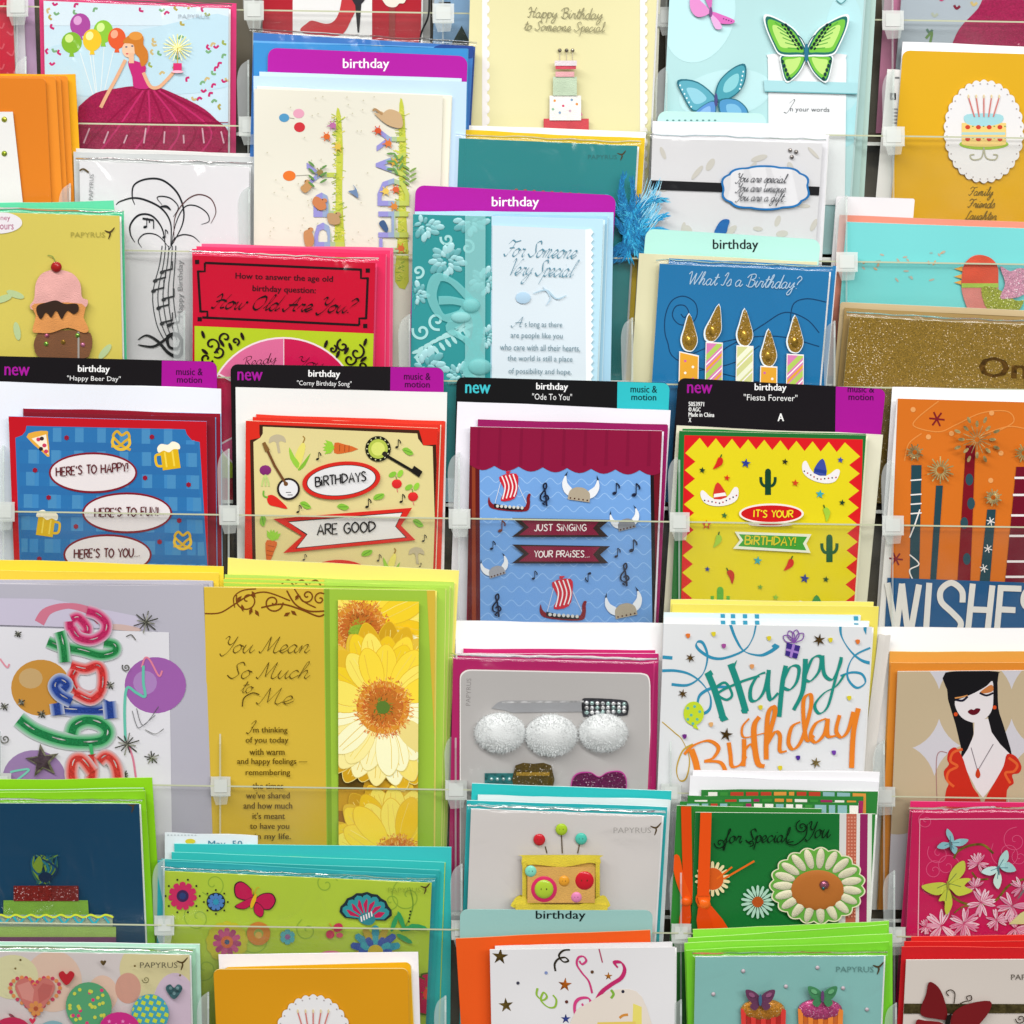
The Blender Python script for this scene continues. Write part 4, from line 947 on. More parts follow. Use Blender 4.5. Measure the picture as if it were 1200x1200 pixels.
s = Stack(589, 5)
s.tab('purple birthday divider above the teal damask card for someone special', (487, 217), (722, 229), 'a8189a', draw=header('birthday', 604, 238, 55, 15, 'f4eaf4'))
s.env('pale blue envelope behind the teal damask card', (486, 248), (719, 249), 'a9d2e8')
s.more('second pale blue card behind the teal damask card', (580, 251), (712, 254), '9cc8de', fold='c8e4f0')
s.k = 4
def d(t):
    r = random.Random(12)
    t.P('damask_panel', kind='gloss'); t.poly([(480, 240), (576, 250), (574, 560), (480, 560)], '2f8b8e')
    t.P('embossed_damask', z=.8, kind='gloss')
    def blossom(x, y, R):
        for i in range(24):
            a = i * 137.5; q = R * .9 * math.sqrt((i + 1.5) / 25); k = R * (.30 - .10 * (1 - i / 17))
            t.dome(x + q * math.cos(math.radians(a)), y + q * .85 * math.sin(math.radians(a)), k, k * .6, .9, ['74b0b4', '8fc2c6', '62a4a8', '9ccace'][i % 4], a=a + r.uniform(-30, 30), n=8, m=3)
            if i % 2: t.st(rot([(x + q - k, y), (x + q, y - 1), (x + q + k * .9, y)], x, y, a), .9, '4f9a9e')
    t.wrapz(.3)
    for x, y, R in ((498, 264, 20), (552, 258, 20), (524, 306, 21), (486, 345, 16), (568, 330, 18), (500, 430, 24), (540, 440, 16), (570, 395, 14)): blossom(x, y, R)
    for x, y, rr, a0, dr in ((524, 280, 8, 90, 1), (490, 318, 8, 0, 1), (512, 376, 11, 180, -1), (494, 388, 11, 90, 1), (548, 290, 9, 0, -1), (546, 390, 10, 200, 1)): swirl(t, x, y, rr, 1.2, 3, '9fd0d0', a0, dr, kind='gloss')
    t.st([(486, 420), (505, 402), (530, 392), (556, 380)], 3.5, '9ccccc', kind='gloss')
    for k in range(9): x, y = 490 + k * 7, 416 - k * 4; t.poly(rot(ellp(x, y + 6, 6, 2.2, n=8), x, y + 6, 55), 'a0d0d0'); t.poly(rot(ellp(x - 2, y - 4, 6, 2.2, n=8), x - 2, y - 4, -20), 'a0d0d0')
    t.P('sheer_ribbon', z=3, kind='sheer'); t.poly([(545, 249), (569, 250), (568, 545), (545, 545)], '9fe0e0', kind='sheer', dep=.3)
    for pts in ([(552, 352), (530, 330), (512, 326), (506, 348), (520, 372), (548, 366)], [(552, 352), (540, 372), (528, 386), (548, 400), (562, 420), (548, 436), (560, 450)], [(550, 354), (560, 380), (556, 408), (545, 436)], [(548, 356), (530, 352), (514, 352)]):
        t.st(pts, 13, '8ad8d8', kind='sheer', nib=(30, .5))
    t.dome(552, 358, 11, 9, 5, '8fdada', kind='sheer'); t.dome(562, 430, 14, 10, 4, '8fdada', kind='sheer'); t.dome(540, 372, 12, 7, 4, 'a8e6e6', kind='sheer')
    t.P('verse_panel', z=1, kind='paper')
    t.poly([(577, 264), (689, 269)] + [(690 + 1.6 * ((k % 2) * 2 - 1), 272 + k * 4.2) for k in range(66)] + [(690, 552), (576, 552)], 'cdd9e1', dep=1); 
    t.poly([(686, 269)] + [(694 + 1.5 * ((k % 2) * 2 - 1), 268 + k * 4.2) for k in range(66)] + [(687, 545)], 'e6eef4', kind='paper')
    t.P('lettering', z=2.6)
    t.scr('For Someone', 590, 300, 84, 19, '56869a', a=2, lw=1.9, shear=.45, nib=(-50, .92)); t.scr('Very Special', 594, 322, 76, 19, '56869a', a=2, lw=1.9, shear=.45, nib=(-50, .92))
    t.scr('A', 600, 383, 12, 12, '5f8090', lw=1); K = '6d8894'
    for w_, x, y, ww in (('s long as there', 637, 381, 44), ('are people like you', 629, 394, 61), ('who care with all their hearts,', 633, 408, 94), ('the world is still a place', 633, 421, 76), ('of possibility and hope.', 633, 436, 74)): t.txt(w_, x, y, ww, 8.5, K, a=1)
    t.P('blue_posy', z=2); t.dome(613, 349, 9, 7, .6, 'a9c6dc', n=10, m=2); t.st([(625, 344), (640, 340), (652, 350), (664, 346)], 2, 'a9c4d4', taper=True); t.st([(636, 336), (645, 348), (640, 358)], 1.6, 'b0c8d8', taper=True)
s.card('teal damask and pale blue card for someone very special with a sheer bow', (484, 251), (707, 257), 'b4d8e8', d, fold='cfe8f2', edge='e8f4f8')

s = Stack(589, 4)
s.tab('pale mint birthday divider above the candle card', (757, 268), (962, 281), 'aee0d4', draw=header('birthday', 862, 288, 53, 15, '1d2626'))
s.env('cream envelope behind the blue candle card', (749, 297), (958, 307), 'cfcba8', edge='eeeacc')
s.more('second blue card wrapped behind the candle card', (784, 303), (980, 312), '2475ac', fold='f0f4f6')
def d(t):
    t.P('swirl_print'); K = '123e66'
    t.st([(900, 450), (800, 425), (782, 400), (779, 375), (786, 354), (800, 347), (814, 354), (817, 368), (810, 379), (796, 380), (788, 370), (792, 359), (802, 358), (807, 366), (802, 372), (798, 368)], 1.2, K)
    t.st([(830, 440), (846, 412), (868, 398), (895, 380), (920, 366), (945, 374), (960, 390)], 1.2, K); t.st([(926, 376), (930, 356), (946, 350), (968, 354)], 1.2, K); t.st([(800, 420), (850, 400), (910, 394), (960, 406)], 1.1, K); t.st([(815, 435), (860, 425), (890, 405)], 1, K)
    t.P('lettering'); t.scr('What Is a Birthday?', 805, 333, 132, 15, 'a9c4da', a=2.5, lw=1.1, shear=.25, nib=None)
    for x, fy, by, c1, c2, ty in ((808, 368, 418, 'dca030', 'e8dcb0', 0), (837, 357, 404, 'cf7aac', 'a9c45c', 1), (873, 362, 408, 'c9cc8a', 'e4e6cc', 1), (901, 386, 432, 'dca030', 'e8dcb0', 0), (932, 370, 418, 'cf7aac', 'a9c45c', 1)):
        t.P('candle', z=1.5, kind='paper'); w2 = 9
        o = [(x - w2, by - 2), (x + w2, by - 1), (x + w2 - 1, 545), (x - w2 - 3, 545)]
        if x == 808: o = [(x - 11, by - 5), (x + 10, by), (x + 8, 545), (x - 14, 545)]
        t.poly([(a - 1 if i in (0, 3) else a + 1, b - (1.5 if i < 2 else 0)) for i, (a, b) in enumerate(o)], 'e8e4e0', dep=1.8); t.poly(o, c1)
        if ty:
            sv = t.clip; t.clip = o
            for k in range(5):
                t.poly([(x - 12, by + 14 + k * 22), (x + 12, by - 10 + k * 22), (x + 12, by - 2 + k * 22), (x - 12, by + 22 + k * 22)], c2); t.poly([(x - 12, by + 25 + k * 22), (x + 12, by + 1 + k * 22), (x + 12, by + 3 + k * 22), (x - 12, by + 27 + k * 22)], 'efe8ea')
                if c1 == 'cf7aac': t.poly([(x - 12, by + 30 + k * 22), (x + 12, by + 6 + k * 22), (x + 12, by + 10 + k * 22), (x - 12, by + 34 + k * 22)], 'dca030')
            t.clip = sv
        else: [t.ell(x - 5 + (k % 2) * 9, by + 5 + k * 7, 1.6, 1.6, c, n=8) for k, c in enumerate(('c860a0', 'f0e8d8', 'f0e8d8', 'c860a0'))]
        t.P('candle_flame', z=3.4, kind='glitter')
        fl = smooth([(x, fy), (x + 7, fy + 20), (x + 9, fy + 32), (x + 5, fy + 41), (x, fy + 43), (x - 6, fy + 40), (x - 9, fy + 30), (x - 6, fy + 18)], 3, True)
        if x == 837: fl = [(u + (fy + 25 - v) * .22, v) for u, v in fl]
        t.poly([(x + (u - x) * 1.14 - .6, fy + 22 + (v - fy - 22) * 1.06) for u, v in fl], 'd9e4ea', kind='paper', dep=1.2); t.poly(fl, '98762a')
        t.P('gem', z=5, kind='foil'); t.dome(x - 1 if x != 837 else x - 2, fy + 31, 4.2, 6.5, 3, 'b8923a', n=10, m=3)
s.card('blue card with five glitter flamed candles asking what a birthday is', (773, 309), (972, 318), '2073a8', d, slv=4, edge='eef4f6')

s = Stack(589, 4)
s.sheet('greeting_card', 'rear wrapped beige card behind the gold glitter card', 'greeting card', (985, 354), (1290, 368), 'c0ab84', edge='e8e0cc', fold='c0ae90', r=3)
s.env('tan envelope framing the gold glitter card', (990, 361), (1290, 376), '9a8050')
def d(t):
    t.P('foil_lettering', kind='foil'); t.txt('On', 1176, 431, 56, 24, '6b4a14', a=3, bold=1.2)
s.k = 3
s.card('gold glitter card behind the wishes card at the right', (996, 371), (1290, 385), mat('98792a', 'glitter'), d, slv=4, edge='e0d8b0')

# ================================================================ tier 4: the four black headers
def hdr(purple, name, x0, x1, y, tx, nx, px, dy=0, sl_=.02, tall=False):
    TL = '2fb5bd' if not purple else 'a0148e'
    def d(t):
        t.P('corner_panel'); t.poly([(px, y - 20), (x1 + 20, y - 20), (x1 + 20, 690), (px - 4, 690)], TL)
        t.P('lettering'); e = (x1 - x0) * sl_
        t.txt('new', nx, y + 14 + e * .15, 29, 10.5, '3fb9c4' if not purple else '9e1a92', bold=.35, a=1)
        t.txt('birthday', tx, y + 10.5 + e * .5 + dy, 37, 10.5, 'f0f0f0', a=1, bold=.25); t.txt('"' + name + '"', tx, y + 21.5 + e * .5 + dy, min(64, 7 * len(name) * .58 + 6), 7.5, 'e4e4e4', a=1)
        K = '123438' if not purple else '3a0c38'
        t.txt('music &', (px + x1) / 2, y + 10 + e, 31, 8.2, K, a=1, bold=.15); t.txt('motion', (px + x1) / 2, y + 19.5 + e, 29, 7.2, K, a=1, bold=.15)
        if tall:
            for k, w_ in enumerate(('5053971', '© AGC', 'Made in China', 'X')): t.txt(w_, 807 + [9, 7, 15, 1.5][k], 473.5 + 6.2 * k, [18, 14, 30, 3][k], 5.2, 'e8e8e8', a=1, bold=.15)
            t.txt('A', 915, 489, 7, 9, 'f4f4f4', bold=.3)
    return d
s = Stack(750, 5, 3, 26)
s.tab('black header card reading Happy Beer Day with a purple corner', (-22, 417), (254, 424), '100c10', r=8, draw=hdr(True, 'Happy Beer Day', -22, 254, 420, 110, 20, 190))
s.env('white envelope behind the stack of beer and pizza cards', (-24, 447), (259, 456), 'dfe2ea')
s.more('rearmost red edged card in the beer and pizza stack', (27, 479), (258, 485), '8a1226', fold='9cc4ea')
s.more('second red edged card in the beer and pizza stack', (27, 483), (252, 489), '7c1424', fold='7aa8dc')
def mug(t, x, y, k, a, fl=1):
    t.P('beer_mug'); q = lambda pts: rot([(x + fl * u * k, y + v * k) for u, v in pts], x, y, a)
    t.st(q([(-9, -6), (-16, -5), (-16, 6), (-9, 8)]), 3 * k, 'd9ae22'); t.poly(q([(-10, -12), (11, -12), (11, 13), (-10, 13)]), 'd0a818'); t.poly(q([(-6, -8), (-4, -8), (-4, 10), (-6, 10)]), 'e2c64a'); t.poly(q([(3, -8), (5, -8), (5, 10), (3, 10)]), 'e2c64a')
    t.poly(smooth(q([(-12, -8), (-13, -14), (-8, -18), (0, -16), (6, -19), (13, -15), (13, -9), (6, -10), (0, -7), (-6, -10)]), 3, True), 'e9e2cc')
def pretzel(t, x, y, k, a=0):
    t.P('pretzel'); q = lambda pts: rot([(x + u * k, y + v * k) for u, v in pts], x, y, a)
    t.st(q([(-11, 7), (-2, 6), (4, 0), (9, -5), (6, -11), (0, -7), (-6, -11), (-10, -5), (-4, 1), (3, 6), (12, 9)]), 3 * k, 'c9a02c'); t.st(q([(-9, -4), (-10, 3), (-4, 9), (4, 9), (10, 3), (9, -4)]), 3.4 * k, 'd9b23a')
def d(t):
    t.P('red_frame', kind='gloss'); t.poly([(5, 480), (250, 488), (262, 770), (20, 770)], 'b81220')
    t.P('gingham_panel', z=.5, kind='gloss')
    C = smooth([(31, 499), (30, 506), (25, 511), (18, 513)], 3)
    pan = [(31, 499), (217, 503), (219, 509), (225, 516), (234, 518), (250, 770), (27, 770), (18, 513), (26, 510), (30, 505)]
    t.poly(pan, '2a6ca6')
    sv = t.clip; t.clip = [(22, 500), (230, 503), (248, 770), (28, 770)]
    t.flatten()
    for k in range(8): x = 36 + k * 26; t.poly([(x, 516 if k in (0, 7) else 501), (x + 10, 516 if k in (0, 7) else 501), (x + 10 + (x - 130) * .03, 770), (x + (x - 130) * .03, 770)], '3b7fb6')
    t.z += .05
    for k in range(8): y = 517 + k * 26; t.poly([(23, y), (232, y + 4), (234, y + 14), (23, y + 10)], '2a68a2')
    t.flatten()
    for k in range(8):
        for j in range(8): x = 36 + k * 26 + (k - 3.5) * .03 * j * 26; y = 501 + j * 26 + k * .6; (j or k not in (0, 7)) and t.rect(x, y, x + 10, y + 16, '4584b4')
    t.clip = sv
    t.P('pizza_slice'); t.poly(smooth([(31, 512), (40, 506), (55, 505), (56, 510), (58, 535), (50, 530)], 2, True), 'd9a23c'); t.poly([(37, 514), (54, 509), (57, 533)], 'e8dcc8'); [t.ell(x, y, 2.6, 2.4, c, n=10) for x, y, c in ((45, 515, 'c23a5a'), (52, 522, 'c23a5a'), (48, 526, '2a2020'), (49, 514, '3a2828'), (54, 529, 'c23a5a'))]
    pretzel(t, 142, 517, 1.0, 6); mug(t, 199, 537, 1, -8); mug(t, 54, 616, .95, 8, -1); pretzel(t, 214, 634, .95, 3)
    t.each('red_dot', ((78, 513), (178, 512), (41, 551), (170, 560), (221, 568), (57, 583), (210, 610), (89, 617), (187, 635), (46, 655)), lambda x, y: t.star(x, y, 3.2, '8a1830', n=6, q=.8))
    for i, (x, y, rx, w_, lx, ly) in enumerate(((109, 554, 50, "HERE'S TO HAPPY!", 66, 558), (149, 601, 51, "HERE'S TO FUN!", 111, 606), (126, 650, 50, "HERE'S TO YOU...", 87, 654))):
        t.P('speech_oval', z=1); t.ell(x, y, rx + 1.8, 24, '7a1a28', n=40); t.ell(x, y, rx - .5, 21.5, 'd9d2d4', n=40)
        t.P('lettering', z=1.4); t.caps(w_, lx, ly, [86, 76, 78][i], 10, '5a1c24', a=-4 if i == 0 else -1.5, lw=1.5)
s.card('blue gingham card toasting with three speech ovals, beer mugs and pizza', (10, 488), (242, 494), 'b81220', d, fold='8fc0ee', edge='7fb0e6')

s = Stack(750, 5, 3, 26)
s.tab('black header card reading Corny Birthday Song with a purple corner', (270, 427), (520, 431), '120e12', r=8, draw=hdr(True, 'Corny Birthday Song', 270, 520, 426, 380, 293, 458))
s.env('white envelope behind the stack of banjo and vegetable cards', (276, 454), (524, 460), 'e2e2e0')
s.more('rearmost red card in the banjo and vegetable stack', (300, 486), (521, 494), 'd83a28', fold='e8523c', draw=lambda t: (t.P('white_print'), t.poly([(390, 486), (400, 480), (430, 480), (440, 492)], 'f0e8dc')))
s.more('second red card in the banjo and vegetable stack', (296, 489), (516, 498), 'd23022', fold='efe6c8')
def veg(t, kind, x, y, k=1.0, a=0):
    q = lambda pts: rot([(x + u * k, y + v * k) for u, v in pts], x, y, a)
    t.P(kind, z=.8)
    if kind == 'carrot':
        t.poly(smooth(q([(-4, -6), (6, -5), (24, 0), (6, 6), (-4, 6)]), 2, True), 'c9632a'); [t.line(*q([(u, -4)])[0], *q([(u, 4)])[0], .7, '8a3c1a') for u in (2, 8, 13)]
        for b in (-35, -15, 0, 20, 38): t.poly(rot(q([(-4, 0), (-11, -3), (-18, 0), (-11, 3)]), *q([(-4, 0)])[0], b), '8cc23a')
    elif kind == 'mushroom': t.poly(smooth(q([(-10, 0), (-8, -7), (0, -10), (8, -7), (10, 0), (4, -2), (0, 1), (-4, -2)]), 3, True), 'b4a98c'); t.poly(q([(-1.5, -1), (1.8, -1), (3, 12), (0, 12)]), 'b4a98c')
    elif kind == 'corn': 
        t.poly(smooth(q([(-2, 15), (-4, 0), (4, -14), (8, -10), (5, 4), (1, 15)]), 2, True), 'd9cf6a')
        t.poly(smooth(q([(-2, 16), (-10, 4), (-11, -9), (-5, 2), (1, 10)]), 2, True), '8fbf3e'); t.poly(smooth(q([(-1, 17), (6, 8), (14, -2), (8, 12), (2, 18)]), 2, True), '7cb034'); t.st(q([(5, -14), (7, -19), (5, -22)]), 1.4, '9a7a3a')
    elif kind == 'radish':
        t.dome(x, y, 6 * k, 5.5 * k, .5, 'cf2a2a', n=12, m=2); t.line(x, y + 5 * k, x + 1, y + 10 * k, .8, 'cf6a6a'); t.poly(rot(ellp(x - 5, y - 11 * k, 5, 3, n=10), x - 5, y - 11, -30), '7fb83a'); t.poly(rot(ellp(x + 4, y - 12 * k, 5, 3, n=10), x + 4, y - 12, -60), '8cc43e'); t.line(x, y - 4, x - 1, y - 9, 1, '5a8a30')
    elif kind == 'turnip':
        t.dome(x, y, 7, 6, .5, '7a2a6a', n=12, m=2); [t.st([(x, y + 5), (x + u, y + 12), (x + u * 1.4, y + 19)], 1.8, 'b4c878') for u in (-3, 0, 3)]
    elif kind == 'chili': t.poly(smooth(q([(-8, -5), (-2, -7), (6, -2), (16, 9), (4, 7), (-6, 4)]), 3, True), 'cf2a22'); t.st(q([(-7, -4), (-12, -6), (-12, -12)]), 2, '6aa83a')
    elif kind == 'pea_pod': t.poly(smooth(q([(-7, 0), (-2, -4), (7, 0), (2, 4)]), 3, True), '7fb53c'); t.line(*q([(-5, 0)])[0], *q([(5, 0)])[0], .8, '4f8a2c')
def d(t):
    t.P('red_border', kind='gloss'); t.poly([(283, 488), (520, 500), (530, 770), (290, 770)], 'cf2a1c')
    t.P('brown_frame', z=.5); f = lambda o: [(308 - o, 500 - o * .6), (489 + o * .5, 508 - o), (490 + o, 514), (496, 522), (507 + o, 523 - o * .5), (514 + o, 770), (302 - o, 770), (297 - o, 518 - o * .6), (305, 513), (308 - o, 508)]
    t.poly(f(4), '3c2216'); t.poly(f(0), 'd3c68c')
    t.P('white_print', z=.5); t.poly([(391, 497), (394, 492), (412, 492), (415, 498)], 'efe8dc')
    veg(t, 'mushroom', 325, 519, 1, -3); veg(t, 'corn', 350, 533); veg(t, 'carrot', 396, 525, 1, 3); veg(t, 'turnip', 311, 551); veg(t, 'chili', 321, 587, 1, 0); veg(t, 'radish', 465, 567); veg(t, 'radish', 484, 582); veg(t, 'carrot', 318, 638, 1, 100); veg(t, 'corn', 458, 660, .8); veg(t, 'mushroom', 488, 650, .9)
    for x, y, a in ((478, 529, 20), (358, 592, 20), (402, 594, 0), (444, 582, -30), (308, 610, 80), (490, 613, 25), (430, 648, -30)): veg(t, 'pea_pod', x, y, 1, a)
    t.P('banjo', z=1); t.ell(443, 526, 15, 15, '16160f', n=28); t.ell(443, 526, 11.5, 11.5, 'a9b84a', n=24); t.ell(443, 526, 8, 8, 'ccd36a', n=20); [t.ell(443 + 13 * math.cos(k * .45), 526 + 13 * math.sin(k * .45), .9, .9, 'c8c89a', n=6) for k in range(14)]; t.st([(448, 531), (484, 552)], 3.2, '1c1a16', sm=False); t.poly(rot([(482, 548), (494, 549), (494, 557), (482, 556)], 488, 553, 30), '1c1a16'); t.ell(451, 532, 3, 3, '2a2620')
    t.P('banjo', z=1); t.ell(338, 573, 13.5, 13, '241c1c', n=28); t.ell(338, 573, 11, 10.5, 'd9d9dc', n=24); t.st([(335, 567), (322, 546), (313, 527)], 3, '6a4526', sm=False); t.poly(rot([(309, 518), (313, 518), (314, 529), (308, 529)], 311, 523, -25), '7a5a30'); t.ell(335, 567, 2.6, 2.6, '6a4526'); t.line(335, 577, 341, 577, .9, '555555'); t.line(337, 580, 343, 580, .9, '555555')
    t.P('music_note'); note(t, 372, 538, 11, '22201c'); note(t, 465, 524, 12, '22201c'); note(t, 430, 594, 13, '22201c'); note(t, 470, 588, 12, '22201c'); note(t, 349, 600, 11, '22201c'); note(t, 496, 634, 10, '22201c'); note(t, 443, 657, 10, '4a463c'); note(t, 356, 656, 9, '4a463c'); note(t, 492, 664, 6, '22201c')
    t.P('oval_banner', z=1); t.poly(ellp(400, 563, 46, 22, -6, 40), 'c82820'); t.poly(ellp(400, 563, 41, 18, -6, 40), '2a2224'); t.poly(ellp(400, 563, 40, 17.2, -6, 40), 'd8d8da')
    t.P('lettering', z=2); t.caps('BiRTHDAYS', 370, 570, 61, 11, '1c1a1c', a=-6, lw=1.6)
    t.P('ribbon_banner', z=1); t.poly([(320, 608), (483, 595), (470, 616), (487, 633), (332, 648), (354, 628)], 'c82820'); t.poly([(337, 611), (472, 600), (464, 617), (477, 630), (346, 643), (359, 627)], '2a2224'); t.poly([(338.5, 612), (471, 601), (463, 617), (475, 629.5), (348, 642), (360.5, 626)], 'd6d4d2')
    t.P('lettering', z=2); t.caps('ARE GOOD', 372, 627, 70, 12, '1c1a1c', a=-4, lw=1.7)
    t.P('oval_banner', z=1); t.ell(397, 676, 38, 20, 'c82820', n=30)
s.card('cream and red card with banjos and vegetables saying birthdays are good', (288, 493), (513, 502), 'cf2a1c', d, fold='efe8cc', edge='efe6c4')

s = Stack(750, 4, 3, 25)
s.tab('black header card reading Ode To You with a turquoise corner', (535, 442), (785, 449), '0c0c0e', r=8, draw=hdr(False, 'Ode To You', 535, 785, 441, 647, 560, 724))
s.env('white envelope behind the stack of longship cards', (536, 471), (786, 481), 'e6e4ec')
s.more('second magenta topped card behind the longship card', (560, 492), (782, 498), '8f1558', fold='a0246a')
def helmet(t, x, y, k, a, c='a8a08e'):
    t.P('horned_helmet', z=1); q = lambda pts: rot([(x + u * k, y + v * k) for u, v in pts], x, y, a)
    for sg in (-1, 1):
        t.poly(smooth(q([(sg * 10, 3), (sg * 18, -1), (sg * 22, -11), (sg * 19, -21), (sg * 16, -12), (sg * 9, -5)]), 3, True), 'dfe2e6'); t.poly(q([(sg * 18, -20), (sg * 20.5, -20), (sg * 17, -26)]), '1c2430')
    t.poly(smooth(q([(-13, 7), (-12, -3), (-6, -8), (0, -9), (6, -8), (12, -3), (13, 7)]), 3, False), c); [t.ell(*q([(u, 5)])[0], 1.1, 1.1, '4a2a20', n=6) for u in (-10, -5, 0, 5, 10)]
def ship(t, x, y, k):
    t.P('longship', z=1); q = lambda pts: [(x + u * k, y + v * k) for u, v in pts]
    t.line(*q([(-17, 8)])[0], *q([(-10, -18)])[0], .8, 'c8d0e0'); t.line(*q([(20, 8)])[0], *q([(8, -18)])[0], .8, 'c8d0e0')
    t.poly(smooth(q([(-24, 0), (-22, 6), (-16, 10), (0, 13), (16, 13), (20, 8), (20, 2), (22, -3), (25, -3), (24, 2), (24, 10), (20, 17), (0, 17), (-20, 14), (-25, 8)]), 3, True), '7a1c24')
    t.poly(q([(-18, 8), (0, 12), (17, 12), (17, 16), (0, 16), (-18, 13)]), '1c1a20'); [t.ell(*q([(-14 + 4.8 * i, 11 + .35 * i)])[0], 1.9 * k, 1.9 * k, 'c9c8c0', n=8) for i in range(7)]
    t.poly(smooth(q([(-12, -23), (8, -27), (10, -14), (6, 2), (-10, 5), (-6, -8)]), 3, True), 'c02434'); [t.st(q([(-9 + 4.4 * i, -24 - i * .8), (-5 + 4.4 * i, -12), (-8 + 4.4 * i, 3 - i)]), 1.5, 'e8e0e0') for i in range(4)]
    t.poly(q([(-4, -30), (2, -30), (-1, -27), (-4, -27)]), 'c02434')
def d(t):
    t.P('sea_print', kind='gloss'); t.poly([(562, 540), (762, 548), (766, 770), (563, 770)], '6f9dd6')
    t.flatten()
    for j in range(12):
        y = 560 + j * 16
        t.st([(563 + i * 9.1, y + (5 if i % 2 == j % 2 else -2) + i * .25) for i in range(23)], .9, '92b8e4', n=4)
    t.P('wooden_side', kind='gloss'); t.poly([(548, 540), (562, 545), (563, 770), (548, 770)], '5a1418'); t.poly([(553, 545), (557, 545), (558, 770), (553, 770)], '8a3a20'); t.P('wooden_side', kind='gloss'); t.poly([(762, 545), (766, 545), (770, 770), (765, 770)], '1a1214'); t.poly([(766, 545), (778, 545), (784, 770), (770, 770)], '6a1020')
    t.P('scalloped_awning', z=1, kind='gloss')
    pts = [(540, 490), (790, 500), (790, 552)]
    n = 8; X0, X1 = 778, 551
    for i in range(n):
        xa = X0 - (X0 - X1) * i / n; xb = X0 - (X0 - X1) * (i + 1) / n
        for k in range(7): u = k / 6; x = xa + (xb - xa) * u; pts.append((x, 545 + (x - 551) * .03 + 5.5 * math.sin(math.pi * u)))
    t.poly(pts + [(540, 545)], '851038')
    for k in range(9): t.poly([(560 + k * 25, 500), (563 + k * 25, 500), (562 + k * 25, 546), (558 + k * 25, 546)], '7c0d34')
    ship(t, 597, 582, 1); ship(t, 660, 708, 1.1); helmet(t, 679, 580, 1, 8, 'a89c88'); helmet(t, 734, 615, .8, -14, '84868c'); helmet(t, 582, 670, .75, -18, '9a9aa0'); helmet(t, 733, 716, 1, -12, 'a89c88')
    t.P('music_note'); note(t, 720, 578, 16); note(t, 743, 580, 18); note(t, 586, 622, 16, '6a3a30'); note(t, 576, 643, 12); note(t, 722, 652, 13); note(t, 740, 645, 17); note(t, 625, 678, 12); note(t, 691, 672, -13)
    t.P('treble_clef'); clef(t, 639, 580, 28); clef(t, 733, 674, 28); clef(t, 583, 710, 28)
    for y, w_ in ((618, 'JUST SiNGiNG'), (649, 'YOUR PRAiSES...')):
        t.P('ribbon_banner', z=1.5); t.poly([(600, y - 11), (715, y - 9), (703, y + 1), (713, y + 11), (600, y + 11), (614, y)], '2c1a18'); t.poly([(610, y - 9), (703, y - 8), (695, y + 1), (702, y + 9), (608, y + 9), (620, y)], '7d1436')
        t.P('lettering', z=2); t.caps(w_, 626, y + 4, 62 if 'J' in w_ else 66, 7.5, 'e8dcdc', lw=1.2, wob=.6)
s.card('blue sea card with longships, horned helmets and a crimson scalloped awning', (551, 500), (776, 505), '851038', d, slv=False, fold='e8e4ee', edge='f0e8f0')

s = Stack(750, 4, 3, 25)
s.tab('black header card reading Fiesta Forever with a deep purple corner', (795, 443), (1038, 456), '110c12', r=8, draw=hdr(True, 'Fiesta Forever', 795, 1038, 441, 903, 820, 980, tall=True, dy=1))
s.env('cream envelope behind the yellow fiesta card', (793, 499), (1035, 510), 'd9d6c0', edge='f0eed8')
s.more('second green edged card behind the yellow fiesta card', (800, 503), (1015, 509), '1c7a34', fold='d8dcc0')
def cactus(t, x, y, k, c):
    t.P('cactus', z=1); t.st([(x, y + 15 * k), (x, y - 12 * k)], 7 * k, c, sm=False); t.dome(x, y - 12 * k, 3.5 * k, 4 * k, .3, c, n=10, m=2)
    for sg in (-1, 1): t.st([(x, y + 4 * k), (x + sg * 5 * k, y + 4 * k), (x + sg * 8 * k, y), (x + sg * 8.5 * k, y - 6 * k)], 3.4 * k, c)
def hat(t, x, y, a, fl, c='c8342a'):
    t.P('sombrero', z=1); q = lambda pts: rot([(x + fl * u, y + v) for u, v in pts], x, y, a)
    t.poly(smooth(q([(-22, -4), (-18, -8), (-8, 3), (8, 4), (18, -6), (23, -4), (20, 8), (8, 13), (-8, 12), (-19, 6)]), 3, True), 'e2dede'); t.poly(smooth(q([(-7, 4), (-5, -8), (0, -15), (5, -8), (8, 4)]), 2, True), c); t.poly(q([(-7, 2), (8, 2), (7, -2), (-6, -2)]), '243a8a' if c != 'c8342a' else 'e6e0e0')
    [t.ell(*q([(-18 + 4.2 * i, 9 - abs(i - 4.3) * 1.4 + 1)])[0], 1, 1, c2, n=6) for i, c2 in enumerate(['2a2a40', 'b03040'] * 5)]
def chili(t, x, y, c, a=0):
    t.P('chili', z=1); t.poly(smooth(rot([(x - 1, y - 7), (x + 4, y - 6), (x + 4, y + 1), (x - 5, y + 8), (x - 3, y + 1)], x, y, a), 3, True), c); t.line(*rot([(x + 1, y - 7)], x, y, a)[0], *rot([(x + 2, y - 11)], x, y, a)[0], 1.4, '2a5a24')
